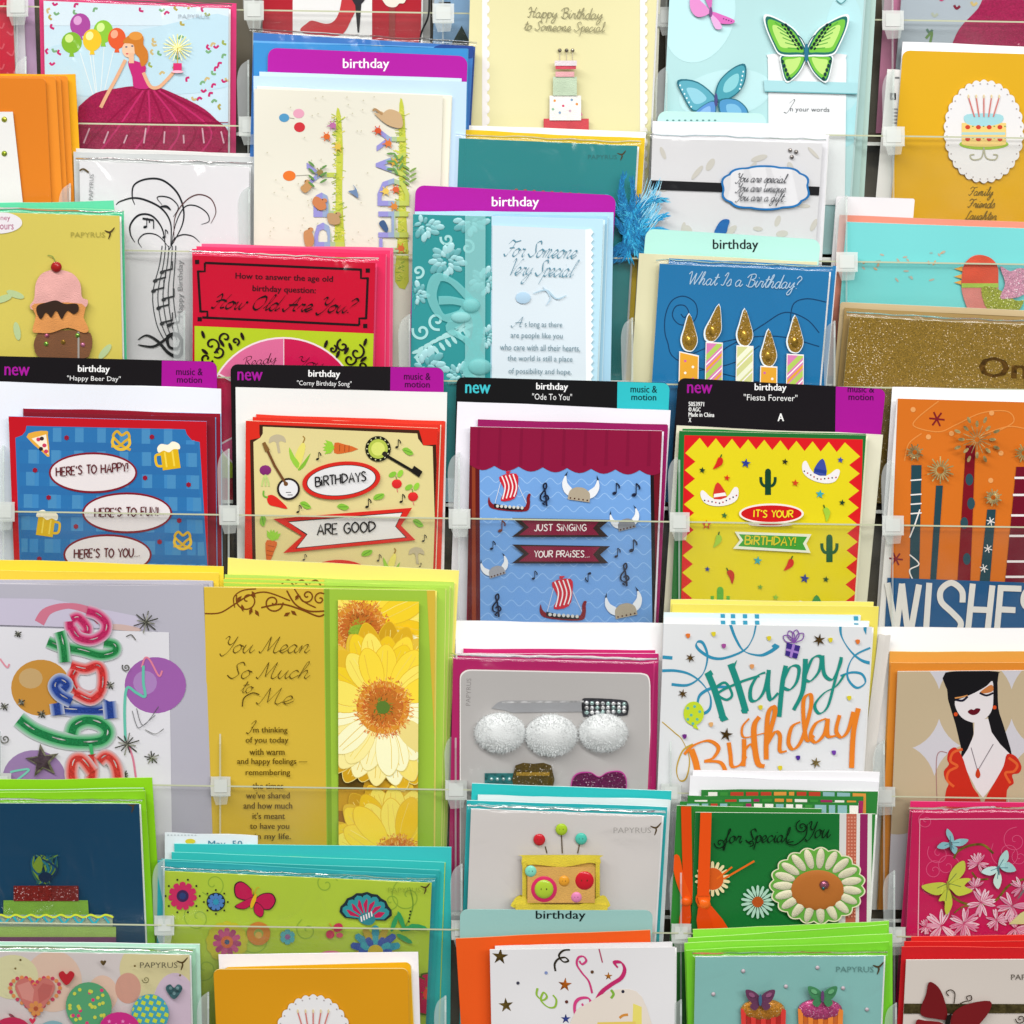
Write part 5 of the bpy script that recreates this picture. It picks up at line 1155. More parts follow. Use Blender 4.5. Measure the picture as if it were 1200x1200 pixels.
def d(t):
    t.P('green_border', kind='gloss'); t.poly([(790, 500), (1020, 505), (1020, 770), (785, 770)], '1a6a2e')
    t.P('red_zigzag_border', z=.42, kind='gloss'); t.poly([(802, 510), (1011, 515), (1006, 770), (797, 770)], 'd0181e')
    t.P('yellow_panel', z=.6, kind='gloss'); n = 9; pts = []
    for i in range(n + 1):
        x = 820 + i * 18.9; pts.append((x, 513 + i * .6)); 
        if i < n: pts.append((x + 9.4, 525 + i * .6))
    R = [];
    for i in range(12): y = 535 + i * 20; R += [(1008 - i * .6, y), (995 - i * .6, y + 10)]
    Lf = []
    for i in range(12): y = 531 + i * 20; Lf += [(803 - i * .5, y), (815 - i * .5, y + 10)]
    t.poly(pts + R + Lf[::-1], 'd9c91c')
    cactus(t, 900, 565, 1, '17402a'); cactus(t, 972, 643, 1.05, '17542a'); cactus(t, 844, 705, 1.1, '5aa83a'); hat(t, 961, 552, 12, 1, '3a4a98'); hat(t, 843, 580, -8, 1); hat(t, 957, 712, 0, 1, '3a8a4a')
    for x, y, c, a in ((842, 543, 'c8281e', 10), (925, 662, 'c8281e', 10), (857, 675, 'b82a1e', -40), (969, 602, '9ac03a', -30), (841, 634, '9ac03a', 0)): chili(t, x, y, c, a)
    t.each('star', ((874, 543, 6, '2a3a8a'), (823, 551, 4, '1c3a2a'), (852, 560, 4, 'c83020'), (920, 541, 4, '2a2a20'), (985, 539, 4, '3a4a9a'), (932, 566, 4.5, 'c84020'), (961, 579, 5.5, '3aa0a8'), (987, 589, 4, '1c3a2a'), (849, 604, 4, '3a6a3a'), (888, 657, 5.5, '3aa0a8'), (829, 667, 3.5, '2a3a8a'), (943, 678, 6, '2a3a8a'), (968, 679, 4, '1c4a2a'), (891, 688, 3.5, '6a9a3a'), (909, 700, 4, '8ab83a')), lambda x, y, r_, c: t.star(x, y, r_, c, a=8))
    t.P('star_ring', z=1); t.star(828, 615, 6, 'c83a20'); t.ell(828, 615, 2, 2, 'd9c91c')
    t.P('oval_banner', z=1.5); t.ell(904, 602, 38, 12, 'e6dcd8', n=40); t.ell(904, 602, 35.5, 9.8, 'c4181c', n=40); t.ell(903, 614.5, 26, 2.4, 'e6dcd8', n=24); t.ell(903, 614.5, 14, 1.1, 'c4302c', n=20)
    t.P('lettering', z=2); t.caps("IT'S YOUR", 883, 606, 47, 8, 'e6d02a', lw=1.5, wob=.6)
    t.P('ribbon_banner', z=1.5); t.poly([(861, 623), (951, 626), (945, 637), (950, 648), (859, 643), (867, 633)], 'e0e2d0'); t.poly([(866, 626), (946, 629), (941, 637), (945, 645), (865, 640), (871, 633)], '3f9a34')
    t.P('lettering', z=2); t.caps('BiRTHDAY!', 873, 638, 61, 10, 'd0c22c', a=1.5, lw=1.7, wob=.6)
s.card('yellow card with cacti, sombreros and a red zigzag border', (796, 505), (1015, 510), '1a6a2e', d, fold='e6e6c8', edge='efeed0')

s = Stack(750, 3, 3, 24)
s.env('white envelope behind the orange candle wishes card', (1046, 454), (1290, 459), 'eceaec')
s.k = 2
def d(t):
    t.P('white_margin', kind='paper'); t.poly([(1040, 460), (1052, 466), (1040, 770), (1020, 770)], 'dcdad8')
    t.P('loop_print'); [t.st(p, 1.3, 'd98a44') for p in ([(1100, 470), (1075, 490), (1072, 500), (1100, 506), (1120, 498), (1150, 484), (1180, 482), (1188, 494), (1170, 505)], [(1060, 540), (1065, 520), (1080, 508)], [(1150, 510), (1180, 500), (1200, 502)])]
    [t.ell(x, y, 3, 3, 'dc9a5c') for x, y in ((1070, 480), (1088, 512), (1162, 484), (1173, 531), (1161, 563), (1115, 508))]
    for x, y, r_ in ((1098, 491, 9), (1050, 655, 8)):
        t.P('red_asterisk'); [t.line(x + r_ * math.cos(a), y + r_ * math.sin(a), x - r_ * math.cos(a), y - r_ * math.sin(a), 1.9, '7a1a24') for a in (.1, 1.15, 2.2)]
    for x0, x1, y, xb0, xb1, c in ((1068, 1080, 545, 1066, 1077, '23424c'), (1097, 1105, 569, 1090, 1097, '23424c'), (1132, 1143, 522, 1122, 1137, '76111e'), (1157, 1167, 597, 1148, 1160, '23424c'), (1191, 1210, 547, 1178, 1200, '6a0f24')):
        t.P('candle', z=.6); t.poly([(x0, y), (x1, y), (xb1, 682), (xb0, 682)], c)
        if x0 == 1068:
            [t.st([(x0 - 1, yy), (x1, yy - 1)], 1.6, 'e0dcd8', sm=False) for yy in (563, 580, 591, 602)]; t.st([(1078, 597), (1072, 615), (1066, 630)], 1.6, 'e0dcd8'); t.st([(1066, 650), (1077, 661), (1066, 668), (1070, 680)], 1.5, 'e0dcd8')
        if x0 == 1132: [t.ell(x, yy, 4.5, 7, '2c4a54') for x, yy in ((1136, 562), (1138, 590), (1130, 613), (1133, 655))]
        if x0 == 1157: [[t.line(x + 5 * math.cos(a), yy + 5 * math.sin(a), x - 5 * math.cos(a), yy - 5 * math.sin(a), 1.1, 'dcd8d4') for a in (.3, 1.35, 2.4)] for x, yy in ((1161, 611), (1158, 643), (1153, 666))]
        if x0 == 1191: [t.line(x0 - 1 - (yy - 547) * .09, yy, 1215, yy, 2.6, 'e2dcdc') for yy in (560, 580, 604, 628, 658, 676)]
    for x, y, r_, n, c in ((1145, 515, 26, 16, 'c4b078'), (1102, 551, 17, 20, 'd0be80'), (1072, 530, 11, 16, 'b0a070'), (1164, 583, 11, 18, 'c8b880'), (1200, 531, 12, 16, 'bcac70')):
        t.P('gold_sparkle', z=1.2, kind='foil')
        for k in range(n):
            a = 2 * math.pi * k / n; q = r_ * (.95 if k % 2 else .7)
            if r_ > 20: t.line(x + 3 * math.cos(a), y + 3 * math.sin(a), x + q * .7 * math.cos(a), y + q * .7 * math.sin(a), .9, c, dep=.5); t.poly(ellp(x + q * 1.0 * math.cos(a), y + q * math.sin(a), 4.2, 2, math.degrees(a), 8), c, dep=.7)
            else: t.line(x + r_ * .25 * math.cos(a), y + r_ * .25 * math.sin(a), x + q * math.cos(a), y + q * math.sin(a), 1.5, c, dep=.5)
        if r_ < 12: [t.ell(x + r_ * .6 * math.cos(k), y + r_ * .6 * math.sin(k), 1.2, .8, 'c8b880', n=6) for k in range(9)]
    t.P('blue_band', z=.8); t.poly([(1040, 677), (1240, 684), (1240, 770), (1035, 770)], '1d5280')
    t.P('wishes_lettering', z=1.3); 
    for pts, sm in (([(1040, 683), (1050, 742)], 0), ([(1057, 684), (1050, 742)], 0), ([(1057, 684), (1064, 742)], 0), ([(1077, 685), (1067, 742)], 0), ([(1089, 683), (1085, 742)], 0), ([(1128, 706), (1127, 692), (1115, 683), (1103, 691), (1103, 705), (1116, 718), (1126, 730), (1122, 742)], 1),
                    ([(1140, 684), (1134, 742)], 0), ([(1163, 686), (1157, 742)], 0), ([(1137, 714), (1160, 715)], 0), ([(1173, 686), (1168, 742)], 0), ([(1170, 689), (1197, 690)], 0), ([(1170, 714), (1190, 715)], 0), ([(1222, 700), (1214, 689), (1202, 694), (1200, 708), (1212, 720), (1220, 740)], 1)):
        t.st(pts, 7, 'd9d6d0', sm=bool(sm))
s.card('orange card with patterned candles and gold sparkles, bearing the word wishes', (1051, 467), (1290, 474), 'cc6c1e', d, fold='f0eeec', edge='f4f2f0')

# ================================================================ tier 5
s = Stack(1068, 6)
s.env('tall yellow envelope behind the translucent celebrate card', (-70, 655), (262, 664), 'eed03c', edge='f6e680')
s.env('second yellow envelope behind the translucent celebrate card', (-70, 668), (256, 672), 'e6c640', edge='f4e27a')
s.sheet('greeting_card', 'rear translucent card behind the celebrate card', 'greeting card', (-70, 679), (249, 681), 'b4b3bf', edge='d0d0da', fold='a9a8b4')
s.sheet('greeting_card', 'second translucent card behind the celebrate card', 'greeting card', (-70, 684), (243, 684), 'a5a3b0', edge='c4c4d0', fold='9a98a6')
s.k = 5
def d(t):
    t.P('inner_page', z=.4, kind='paper'); t.poly([(-70, 732), (198, 741), (203, 1080), (-70, 1080)], 'cfced4')
    t.P('soft_band', z=.4, kind='paper'); t.poly([(-70, 700), (60, 702), (160, 722), (170, 738), (-70, 730)], 'b9b3c6')
    def glow(pts, w, c, c2, sm=True):
        mixc = lambda k: '%02x%02x%02x' % tuple(int((int(c2[i:i + 2], 16) + int(c[i:i + 2], 16)) / 2 * (1 - k) + (0xbb if i < 4 else 0xc0) * k) for i in (0, 2, 4))
        for k, ww in ((.8, 3.7), (.55, 3.2), (.3, 2.7), (.0, 2.2)): t.st(pts, w * ww, mixc(k), sm=sm, kind='paper')
        t.st(pts, w * 1.55, c, sm=sm, kind='shimmer', dep=.3)
        q = smooth(pts, 5) if sm else pts
        [t.st([(x + .4, y - .8) for x, y in q[k:k + 4]], w * .32, 'e6e2e2', kind='foil', dep=.3, sm=False, taper=True) for k in range(2, len(q) - 3, 7)]  # short pale foil dashes painted on as the raised letters' highlights
    t.P('balloon'); t.poly(ellp(48, 806, 35, 33, n=30), 'b9853a'); t.poly(ellp(36, 795, 14, 12, n=16), 'b99a6a'); t.P('balloon'); t.poly(ellp(182, 803, 36, 33, n=30), '93599e');  t.poly(ellp(170, 800, 14, 14, n=16), 'a07ab0'); t.P('balloon'); t.poly(ellp(40, 912, 37, 33, n=30), '8f74a0'); t.P('balloon_print'); t.st([(46, 730), (56, 716), (80, 710), (105, 716), (118, 728)], 13, 'bf6e84', nib=(0, .5)); t.st([(118, 734), (140, 735), (165, 738)], 7, 'c0a6a0', taper=True)
    for nm, L, w, c, c2 in (('letter_e', [[(84, 726), (92, 724), (102, 736), (98, 744), (84, 738), (82, 728)], [(84, 736), (92, 747), (108, 750), (122, 742), (124, 730), (114, 720), (102, 716)]], 4, 'b8245c', 'd07896'),
                            ('letter_t', [[(56, 752), (72, 758), (95, 762), (118, 768), (134, 764), (134, 756), (122, 753)], [(70, 740), (74, 756), (76, 776)]], 4, '1d7a40', '7fc490'),
                            ('letter_a', [[(83, 780), (100, 784), (114, 780), (120, 790), (118, 810), (104, 816), (90, 810), (84, 796), (88, 786)], [(88, 812), (106, 820), (118, 812)]], 4, 'c83030', 'df9a96'),
                            ('letter_r', [[(66, 830), (90, 832), (120, 832), (128, 822)], [(128, 822), (130, 842)], [(66, 824), (68, 838)], [(84, 822), (70, 814), (64, 804), (70, 797), (78, 802), (74, 808)]], 4.5, '23408f', '8f9cc4'),
                            ('letter_b', [[(22, 843), (40, 856), (66, 866), (92, 870), (118, 868), (126, 858), (118, 848), (102, 844), (88, 850), (84, 860)]], 5.5, '1a7a44', '8ccf98'),
                            ('letter_e', [[(106, 884), (108, 905), (104, 925)], [(108, 905), (96, 890), (86, 892), (84, 910), (90, 924)], [(116, 892), (124, 886), (134, 894), (138, 912), (134, 925)]], 4.5, 'c83a34', 'dfa098')):
        t.P(nm, z=1.2)
        for q in L: glow(q, w, c, c2)
        if nm == 'letter_b': t.st([(106, 872), (108, 884)], 4, '3aa060')
    t.P('paper_streamer', z=1); t.st([(166, 782), (170, 771), (176, 774), (186, 792), (190, 786)], 2.2, 'd07a90', kind='gloss'); t.P('paper_streamer', z=1); t.st([(147, 868), (146, 830), (149, 806), (160, 812), (170, 816), (168, 800), (168, 780)], 3.2, '5fb4a0', kind='gloss'); t.P('paper_streamer', z=1); t.st([(150, 872), (156, 890), (160, 918)], 2.4, 'c8748c'); t.st([(12, 905), (20, 903), (34, 902), (20, 914)], 2.4, '6fbca8'); t.st([(0, 772), (8, 782), (11, 778)], 2, 'd08a98')
    for x, y, r_, n in ((171, 729, 15, 12), (21, 743, 5, 8), (149, 872, 15, 12), (178, 888, 9, 10), (49, 837, 6, 9), (129, 803, 6, 8), (146, 908, 6, 9), (5, 828, 6, 8), (25, 823, 5, 8)):
        t.P('silver_sparkle', z=1.5, kind='foil'); [t.line(x, y, x + r_ * math.cos(k * 6.283 / n + .2) * (1 if k % 2 else .7), y + r_ * math.sin(k * 6.283 / n + .2) * (.9 if k % 2 else .7), 1.4, '5c5c52' if k % 3 else 'b8b8a8') for k in range(n)]
    t.P('silver_star', z=2, kind='foil'); t.star(50, 892, 21, '8a8670', a=-8, q=.4, dep=1); t.star(49, 892, 15, '5e4c58', a=-8, q=.45)
    t.P('silver_swirl', z=1.5, kind='foil'); swirl(t, 148, 782, 5, 1.5, 1.5, '8a8a84'); swirl(t, 6, 866, 6, 1.5, 1.5, '8a8a84'); t.st([(148, 746), (154, 744), (159, 750)], 1.2, '77736a'); t.st([(155, 833), (160, 850), (165, 852), (182, 838)], .8, '8a8a90'); t.st([(160, 830), (168, 850), (186, 828)], .8, '8a8a90'); t.st([(170, 855), (182, 860), (192, 854)], 1, 'c8c8c8')
s.card('translucent grey card with glowing letters and balloons at the left', (-70, 685), (238, 686), 'aaa8b4', d, fold='a8a6b6', kind='paper', edge='c8c8d4')

s = Stack(1068, 6, 3, 26)
s.env('tallest yellow envelope behind the You Mean So Much to Me cards', (267, 654), (538, 669), 'ecdf74', edge='f8f0b0')
for i, (x0, y0, x1, y1) in enumerate(((263, 674, 532, 683), (262, 679, 527, 687), (262, 684, 522, 690))):
    s.more(['rearmost', 'third', 'second'][i] + ' yellow and green card in the You Mean So Much to Me stack', (x0, y0), (x1, y1), ['b4d45c', 'a9cf52', 'a3ca4c'][i], fold='e4e88a', draw=lambda t: (t.P('yellow_half'), t.poly([(255, 650), (380, 660), (380, 800), (255, 800)], 'dcc850'), [t.st([(330 + k * 16, 684), (338 + k * 16, 680), (344 + k * 16, 686)], 2, '7a5a20') for k in range(3)]))
s.k = 5
def gerbera(t, x, y, R, rc, seed, green=None, a0=0):
    r = random.Random(seed); t.wrap = None
    for ring, (n, L) in enumerate(((26, 1.08), (24, 1.0), (22, .86))):
        t.wrap = None; t.z += .42; t.wrapz(.4)
        for i in range(n):
            a = a0 + 360 * (i + ring * .5) / n + r.uniform(-5, 5); l = R * L * r.uniform(.92, 1.05); w_ = R * .135
            p = smooth([(x, y - rc * .6), (x - w_, y - l * .5), (x - w_ * 1.05, y - l * .82), (x - w_ * .3, y - l), (x + w_ * .4, y - l * .98), (x + w_, y - l * .8), (x + w_ * .95, y - l * .5)], 3, True)
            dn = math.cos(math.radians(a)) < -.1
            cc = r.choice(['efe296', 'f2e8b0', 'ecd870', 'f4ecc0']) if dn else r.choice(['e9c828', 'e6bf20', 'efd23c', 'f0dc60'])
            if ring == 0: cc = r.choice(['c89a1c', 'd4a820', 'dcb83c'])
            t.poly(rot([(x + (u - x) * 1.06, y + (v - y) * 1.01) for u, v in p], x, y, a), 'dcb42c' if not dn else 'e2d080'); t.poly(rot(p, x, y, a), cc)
            for q in (-.4, .15): t.st(rot([(x + q * w_, y - rc), (x + q * w_ * 1.2, y - l * .6), (x + q * w_ * .8, y - l * .92)], x, y, a), .7, r.choice(['dcb440', 'e0c050', 'f0dc80', 'e6cc60']), sm=False)
    t.wrap = None; t.z += .42; t.ell(x, y, rc * 1.04, rc * 1.04, 'cf8a2c'); t.ell(x, y, rc * .8, rc * .8, 'b86a26'); t.wrapz(.3)
    for k in range(620):
        q = math.sqrt(r.random()) * rc * 1.2; a = r.uniform(0, 6.283); X = x + q * math.cos(a); Y = y + q * math.sin(a)
        if green and q < rc * .38: c = r.choice(green)
        elif q < rc * .6: c = r.choice(['9a4a20', 'b85a20', '7a4a20', 'c87a30', 'a87830'])
        else: c = r.choice(['d0682a', 'd98a3a', 'c0562a', 'dc8038', 'e6b060', 'e8c070'])
        t.poly(rot([(X - 1.7, Y - .4), (X + 1.7, Y - .35), (X + 1.9, Y + .35), (X - 1.6, Y + .4)], X, Y, math.degrees(a) + r.uniform(-50, 50)), c)
def d(t):
    t.P('green_panel', z=.3, kind='gloss'); t.poly([(379, 680), (500, 690), (520, 1080), (384, 1080)], '97bb3c'); t.poly([(380, 690), (386, 690), (390, 1080), (385, 1080)], '7fa030')
    t.P('vine_ornament'); K = '6f3d14'
    t.st([(240, 719), (258, 718), (275, 708), (292, 698), (312, 694), (340, 704)], 1.6, K); swirl(t, 290, 703, 14, 1.3, 1.5, K, 60); t.st([(275, 712), (274, 700), (284, 692), (300, 690)], 1.3, K); swirl(t, 320, 706, 12, 1.4, 1.7, K, 180, -1); t.st([(306, 712), (330, 708), (352, 714), (372, 722), (380, 720)], 1.8, K); t.st([(336, 692), (346, 708), (362, 716), (380, 716)], 1.8, K); swirl(t, 360, 698, 9, 1.4, 1.6, K); swirl(t, 375, 702, 8, 1.2, 1.5, K, 200); t.st([(345, 690), (355, 704), (370, 712)], 1.4, K)
    for x, y, a in ((280, 702, -50), (297, 696, 60), (294, 716, 110), (301, 718, 60), (336, 720, -30), (344, 718, 40), (348, 700, -60), (284, 712, 80)): t.poly(rot([(x - 4, y), (x, y - 2.2), (x + 5, y), (x, y + 2.2)], x, y, a), K)
    t.P('script_lettering'); t.scr('You Mean', 258, 765, 104, 19, '4f3a10', a=0, lw=1.3, shear=.4, nib=(-45, .7)); t.scr('So Much', 266, 795, 96, 19, '4f3a10', a=0, lw=1.3, shear=.4, nib=(-45, .7)); t.scr('to', 281, 812, 14, 15, '4f3a10', lw=1.1, shear=.4); t.scr('Me', 301, 825, 42, 19, '4f3a10', lw=1.3, shear=.4, nib=(-45, .7))
    t.st([(284, 828), (286, 818), (296, 812), (304, 814)], 1.3, '4f3a10')
    t.P('verse_lettering'); t.scr('I', 288, 860, 8, 15, '54400f', lw=1.5); K = '5c4712'
    for w_, x, y, ww in (("'m thinking", 316, 856, 42), ('of you today', 313, 868, 50), ('with warm', 313, 881, 41), ('and happy feelings —', 319, 893, 82), ('remembering', 314, 906, 52), ("the times", 314, 921, 36), ("we've shared", 314, 932, 51), ('and how much', 314, 944, 57), ("it's meant", 315, 956, 38), ('to have you', 316, 969, 46), ('in my life.', 320, 981, 42)): t.txt(w_, x, y, ww, 9 if any(q in w_ for q in 'gyp') else 7.5, K, bold=.15)
    t.P('gerbera_photo', z=.6, kind='gloss'); sv = t.clip; t.clip = [(396, 703), (491, 705), (489, 1075), (397, 1075)]
    t.rect(390, 690, 500, 1080, 'c89a24')
    t.poly([(396, 885), (430, 905), (425, 925), (396, 925)], '5a4414'); t.poly([(396, 1040), (430, 960), (440, 1000), (420, 1075)], '8a5f14'); t.poly([(396, 950), (440, 952), (440, 1000), (396, 1010)], '9a6a18')
    gerbera(t, 422, 737, 98, 30, 1, ['8fae30', '7fa02c', 'a4bc40']); t.wrap = None; t.ell(419, 742, 11, 10, '8aa834')
    gerbera(t, 466, 1008, 88, 26, 3, None, 9); 
    gerbera(t, 449, 829, 88, 30, 2, ['5f7a2c', '6f8a34', '4f5a20']); t.wrap = None; t.z += .4; t.ell(449, 829, 8, 7.5, '56742c')
    t.clip = sv
s.card('yellow and green card with gerbera daisies reading You Mean So Much to Me', (239, 688), (510, 692), 'cbac3a', d, fold='e6dc70', edge='efe6a0', kind='gloss')

s = Stack(1068, 5)
s.env('wide white envelope band behind the pampering card', (534, 728), (778, 731), 'f2f2f2')
s.env('crimson envelope at the back of the pampering card stack', (543, 760), (768, 762), 'c2286c', edge='f0c8d8')
s.sheet('greeting_card', 'second wrapped pampering card, only its magenta top edge in view', 'greeting card', (536, 766), (771, 766), 'b8256a', edge='f4d8e4', fold='cf3f80')
s.k = 4
def d(t):
    t.P('silver_card', z=1.2, kind='gloss')
    o = smooth([(540, 800), (541, 792), (547, 787), (554, 786)], 4) + smooth([(750, 790), (757, 792), (760, 797), (761, 805)], 4) + [(761, 1080), (540, 1080)]
    t.poly([(u - 1.2 if u < 600 else u + 1.2, v - 1.5) for u, v in o], 'ece6e4', dep=1); t.poly(o, 'b4b1af')
    t.P('nail_file', z=3, kind='foil')
    t.poly(smooth([(576, 830), (584, 823), (592, 821)], 3) + [(684, 821), (684, 834), (600, 835), (590, 832)], '96979a', kind='plastic', dep=1.2); t.poly([(588, 822), (684, 821), (684, 823), (588, 824)], 'eeeeee')
    t.P('jewelled_handle', z=3, kind='foil'); t.poly(smooth([(682, 821), (690, 818), (728, 820), (736, 824), (736, 835), (730, 839), (690, 840), (683, 838)], 3, True), '4c4c52', dep=1.2)
    for k in range(24):
        t.P('rhinestone', z=4.4, kind='foil'); t.dome(687.5 + (k % 8) * 6.3, 823.8 + (k // 8) * 5.6 + .2 * (k % 8) * (1 - k // 8), 2.7, 2.5, 1.8, ['d8dadc', 'a9c4c0', 'f0f0f2'][k % 3], n=8, m=3)
    for x, y, rx, ry in ((586, 859, 30, 24), (646, 862, 31, 25), (707, 859, 29, 23)):
        t.P('pompom', z=3, kind='felt'); t.dome(x, y, rx, ry, 20 + (x % 5), 'd9dcdc', n=28, m=9)
        r = random.Random(x); m_ = t.m('dde0e0'); m2_ = t.m('d2d6d6')
        for k in range(1100):
            a = r.uniform(0, 6.283); q = r.random() ** .33; x0 = x + rx * q * math.cos(a); y0 = y + ry * q * math.sin(a); h = t.z + 23.6 * math.sqrt(max(0, 1 - q * q)); L = r.uniform(1, 3.4) * (q + .1); aa = a + r.uniform(-.6, .6)
            p = [t.pl.pt(x0 - .35 * math.sin(aa), y0 + .35 * math.cos(aa), h - .8), t.pl.pt(x0 + .35 * math.sin(aa), y0 - .35 * math.cos(aa), h - .8), t.pl.pt(x0 + L * math.cos(aa), y0 + L * math.sin(aa), h + .8)]
            t.cur.add(p, [[0, 1, 2]], m_ if k % 3 else m2_)
    t.P('teal_polish_cap', z=3, kind='foil'); t.rect(568, 906, 604, 960, '3b8a8c', dep=2); [t.dome(576 + 7 * k, 913, 2, 2, 1.5, 'cfe4e4', n=8, m=2) for k in range(4)]
    t.P('gold_glitter_bow', z=5, kind='glitter'); t.poly(smooth([(604, 897), (625, 895), (646, 897), (646, 930), (604, 930)], 2, True), '5a4818', dep=3); t.rect(605, 905, 644, 909, 'b08a2c')
    t.P('magenta_sleep_mask', z=3, kind='glitter'); pts = smooth([(670, 930), (671, 915), (678, 907), (692, 906), (702, 911), (712, 906), (726, 905), (733, 913), (733, 930)], 4); t.poly([(702 + (u - 702) * 1.04, 925 + (v - 925) * 1.08) for u, v in pts], 'c03a98', kind='felt', dep=2); t.poly(pts, '6a0f4c', dep=1)
    t.P('brand_lettering', z=2.6); t.txt('PAPYRUS', 549, 811, 32, 5.5, '8c8886', a=-88)
s.card('grey pampering card with three white pompoms, a nail file and a glitter mask', (531, 771), (766, 777), 'ac1f60', d, slv=8, edge='e8a0c0', fold='c83a7a')

s = Stack(1068, 6)
s.env('yellow envelope at the back of the Happy Birthday ribbons stack', (786, 703), (1024, 706), 'e9dd70', edge='f4f0b4')
s.env('second yellow envelope behind the Happy Birthday ribbons cards', (788, 708), (1030, 711), 'e0d25c', edge='f0eaa0')
for i, (x0, y0, x1, y1) in enumerate(((778, 718, 1008, 721), (778, 724, 1018, 728))):
    s.more(['rearmost', 'middle'][i] + ' card in the Happy Birthday ribbons stack, only its top edge in view', (x0, y0), (x1, y1), 'd4e4e8' if i == 0 else 'e0e8ec', fold='f4f6f8', draw=lambda t: (t.P('ribbon_print'), [t.poly([(x, 712), (x + 5, 712), (x + 6, 732), (x + 1, 732)], '3a96b4') for x in (844, 870, 1000, 856, 884)]))
s.k = 5
def d(t):
    B = '2f87a8'
    t.P('blue_ribbon')
    t.st([(856, 732), (862, 748), (872, 763), (890, 768), (902, 764), (912, 757)], 4.6, B, nib=(30, .8)); t.st([(886, 732), (882, 748), (872, 762), (850, 771), (835, 771), (822, 764), (816, 757), (818, 752), (824, 754), (829, 768), (826, 785), (818, 796), (805, 803), (787, 802)], 3.6, B, nib=(120, .7)); t.st([(776, 786), (792, 786), (808, 790), (822, 800), (832, 815), (832, 830), (824, 836), (818, 830), (820, 815), (835, 806), (852, 805)], 3.6, B, nib=(60, .7))
    t.P('blue_ribbon'); t.st([(776, 770), (788, 771)], 4, B); t.poly([(904, 757), (908, 754), (914, 757), (908, 761)], B)
    t.P('blue_ribbon'); t.st([(985, 730), (986, 745), (996, 762), (1010, 774), (1026, 778)], 4.8, B, nib=(60, .75)); t.st([(1020, 759), (1002, 768), (994, 782), (994, 796), (1004, 806), (1014, 800), (1010, 790), (998, 788), (985, 792)], 3, B, nib=(120, .6)); t.poly([(1012, 732), (1016, 732), (1015, 744), (1012, 738)], B)
    t.P('gold_thread'); t.st([(776, 846), (790, 858), (800, 868), (808, 890), (804, 912), (796, 914), (793, 900), (800, 880), (812, 872)], 2, 'b99a3a', nib=(60, .6))
    t.P('happy_lettering'); G_ = '1f8578'
    H = [[(829, 788), (838, 810), (848, 844)], [(856, 778), (864, 800), (874, 834)], [(838, 806), (850, 800), (858, 814), (851, 820), (842, 812), (866, 800), (880, 795), (890, 792)]]
    t.st(H[0], 8, G_, nib=(10, .35)); t.st(H[1], 8, G_, nib=(10, .35)); t.st(H[2], 3, G_)
    t.poly([(842, 840), (850, 838), (854, 843), (846, 846)], G_); t.poly([(868, 832), (876, 828), (876, 836), (870, 836)], G_); t.poly([(827, 789), (833, 785), (836, 790), (830, 794)], G_); t.poly([(854, 776), (858, 780), (864, 773), (861, 783)], G_)
    for p, w_ in (([(897, 788), (888, 792), (880, 806), (880, 820), (888, 820), (896, 808), (901, 785)], 5), ([(901, 785), (900, 806), (903, 820), (912, 812)], 5.5), ([(921, 780), (917, 800), (913, 840)], 6.5), ([(917, 800), (926, 782), (936, 782), (934, 798), (926, 808), (918, 806)], 4.6),
                  ([(944, 772), (943, 790), (940, 812), (930, 832)], 6.5), ([(943, 794), (952, 772), (962, 770), (960, 786), (950, 798), (942, 796)], 4.6), ([(964, 768), (966, 790), (976, 796), (984, 780), (986, 770)], 4.6), ([(986, 770), (978, 800), (970, 828), (960, 836), (955, 826), (966, 812), (980, 804), (990, 790)], 4)):
        t.st(p, w_, G_, nib=(-30, .7))
    t.P('birthday_lettering'); O = 'd97a26'
    for p, w_ in (([(810, 878), (816, 896), (822, 930)], 7.5), ([(802, 884), (812, 874), (830, 868), (842, 876), (836, 888), (826, 892), (845, 894), (850, 912), (836, 926), (818, 936)], 5), ([(854, 870), (856, 884), (858, 898), (868, 896), (874, 886)], 5), ([(872, 866), (872, 884), (871, 898)], 5.5), ([(872, 880), (880, 872), (884, 880)], 4),
                  ([(890, 840), (884, 850), (884, 870), (888, 894), (896, 898)], 7), ([(878, 842), (870, 852), (872, 864), (892, 860), (900, 858)], 3), ([(900, 866), (908, 836), (906, 828), (900, 838), (898, 870), (898, 890)], 6), ([(898, 874), (908, 858), (914, 862), (914, 880), (922, 880)], 5), ([(938, 846), (928, 852), (924, 870), (930, 878), (940, 866), (950, 830), (950, 814), (942, 820), (942, 846), (946, 868), (954, 862)], 5),
                  ([(968, 842), (956, 848), (950, 862), (956, 870), (966, 860), (970, 842)], 5), ([(970, 842), (970, 862), (980, 862)], 5.5), ([(984, 838), (980, 856), (986, 864), (994, 856), (1000, 834)], 5), ([(1006, 830), (1000, 860), (998, 900)], 6.5)):
        t.st(p, w_, O, nib=(-20, .6))
    t.P('balloon'); t.ell(813, 836, 12, 14, 'b9cc2e'); t.poly([(811, 848), (815, 848), (819, 855), (813, 853)], 'b9cc2e'); [t.ell(x, y, 1.8, 1.8, '5fae9a', n=8) for x, y in ((806, 830), (814, 828), (820, 834), (810, 838), (817, 843), (806, 843), (812, 848))]
    t.P('gift_box'); t.poly([(922, 753), (938, 757), (934, 772), (920, 768)], '3a2a7a'); t.poly([(929, 754), (932, 755), (928, 771), (925, 770)], '9a78c0'); t.line(921, 761, 936, 765, 2.5, '9a78c0')
    for a in (-60, -25, 10, 45): t.st(rot([(931, 753), (927, 744), (931, 738), (935, 744), (931, 753)], 931, 753, a), 1.2, '7a4a9a')
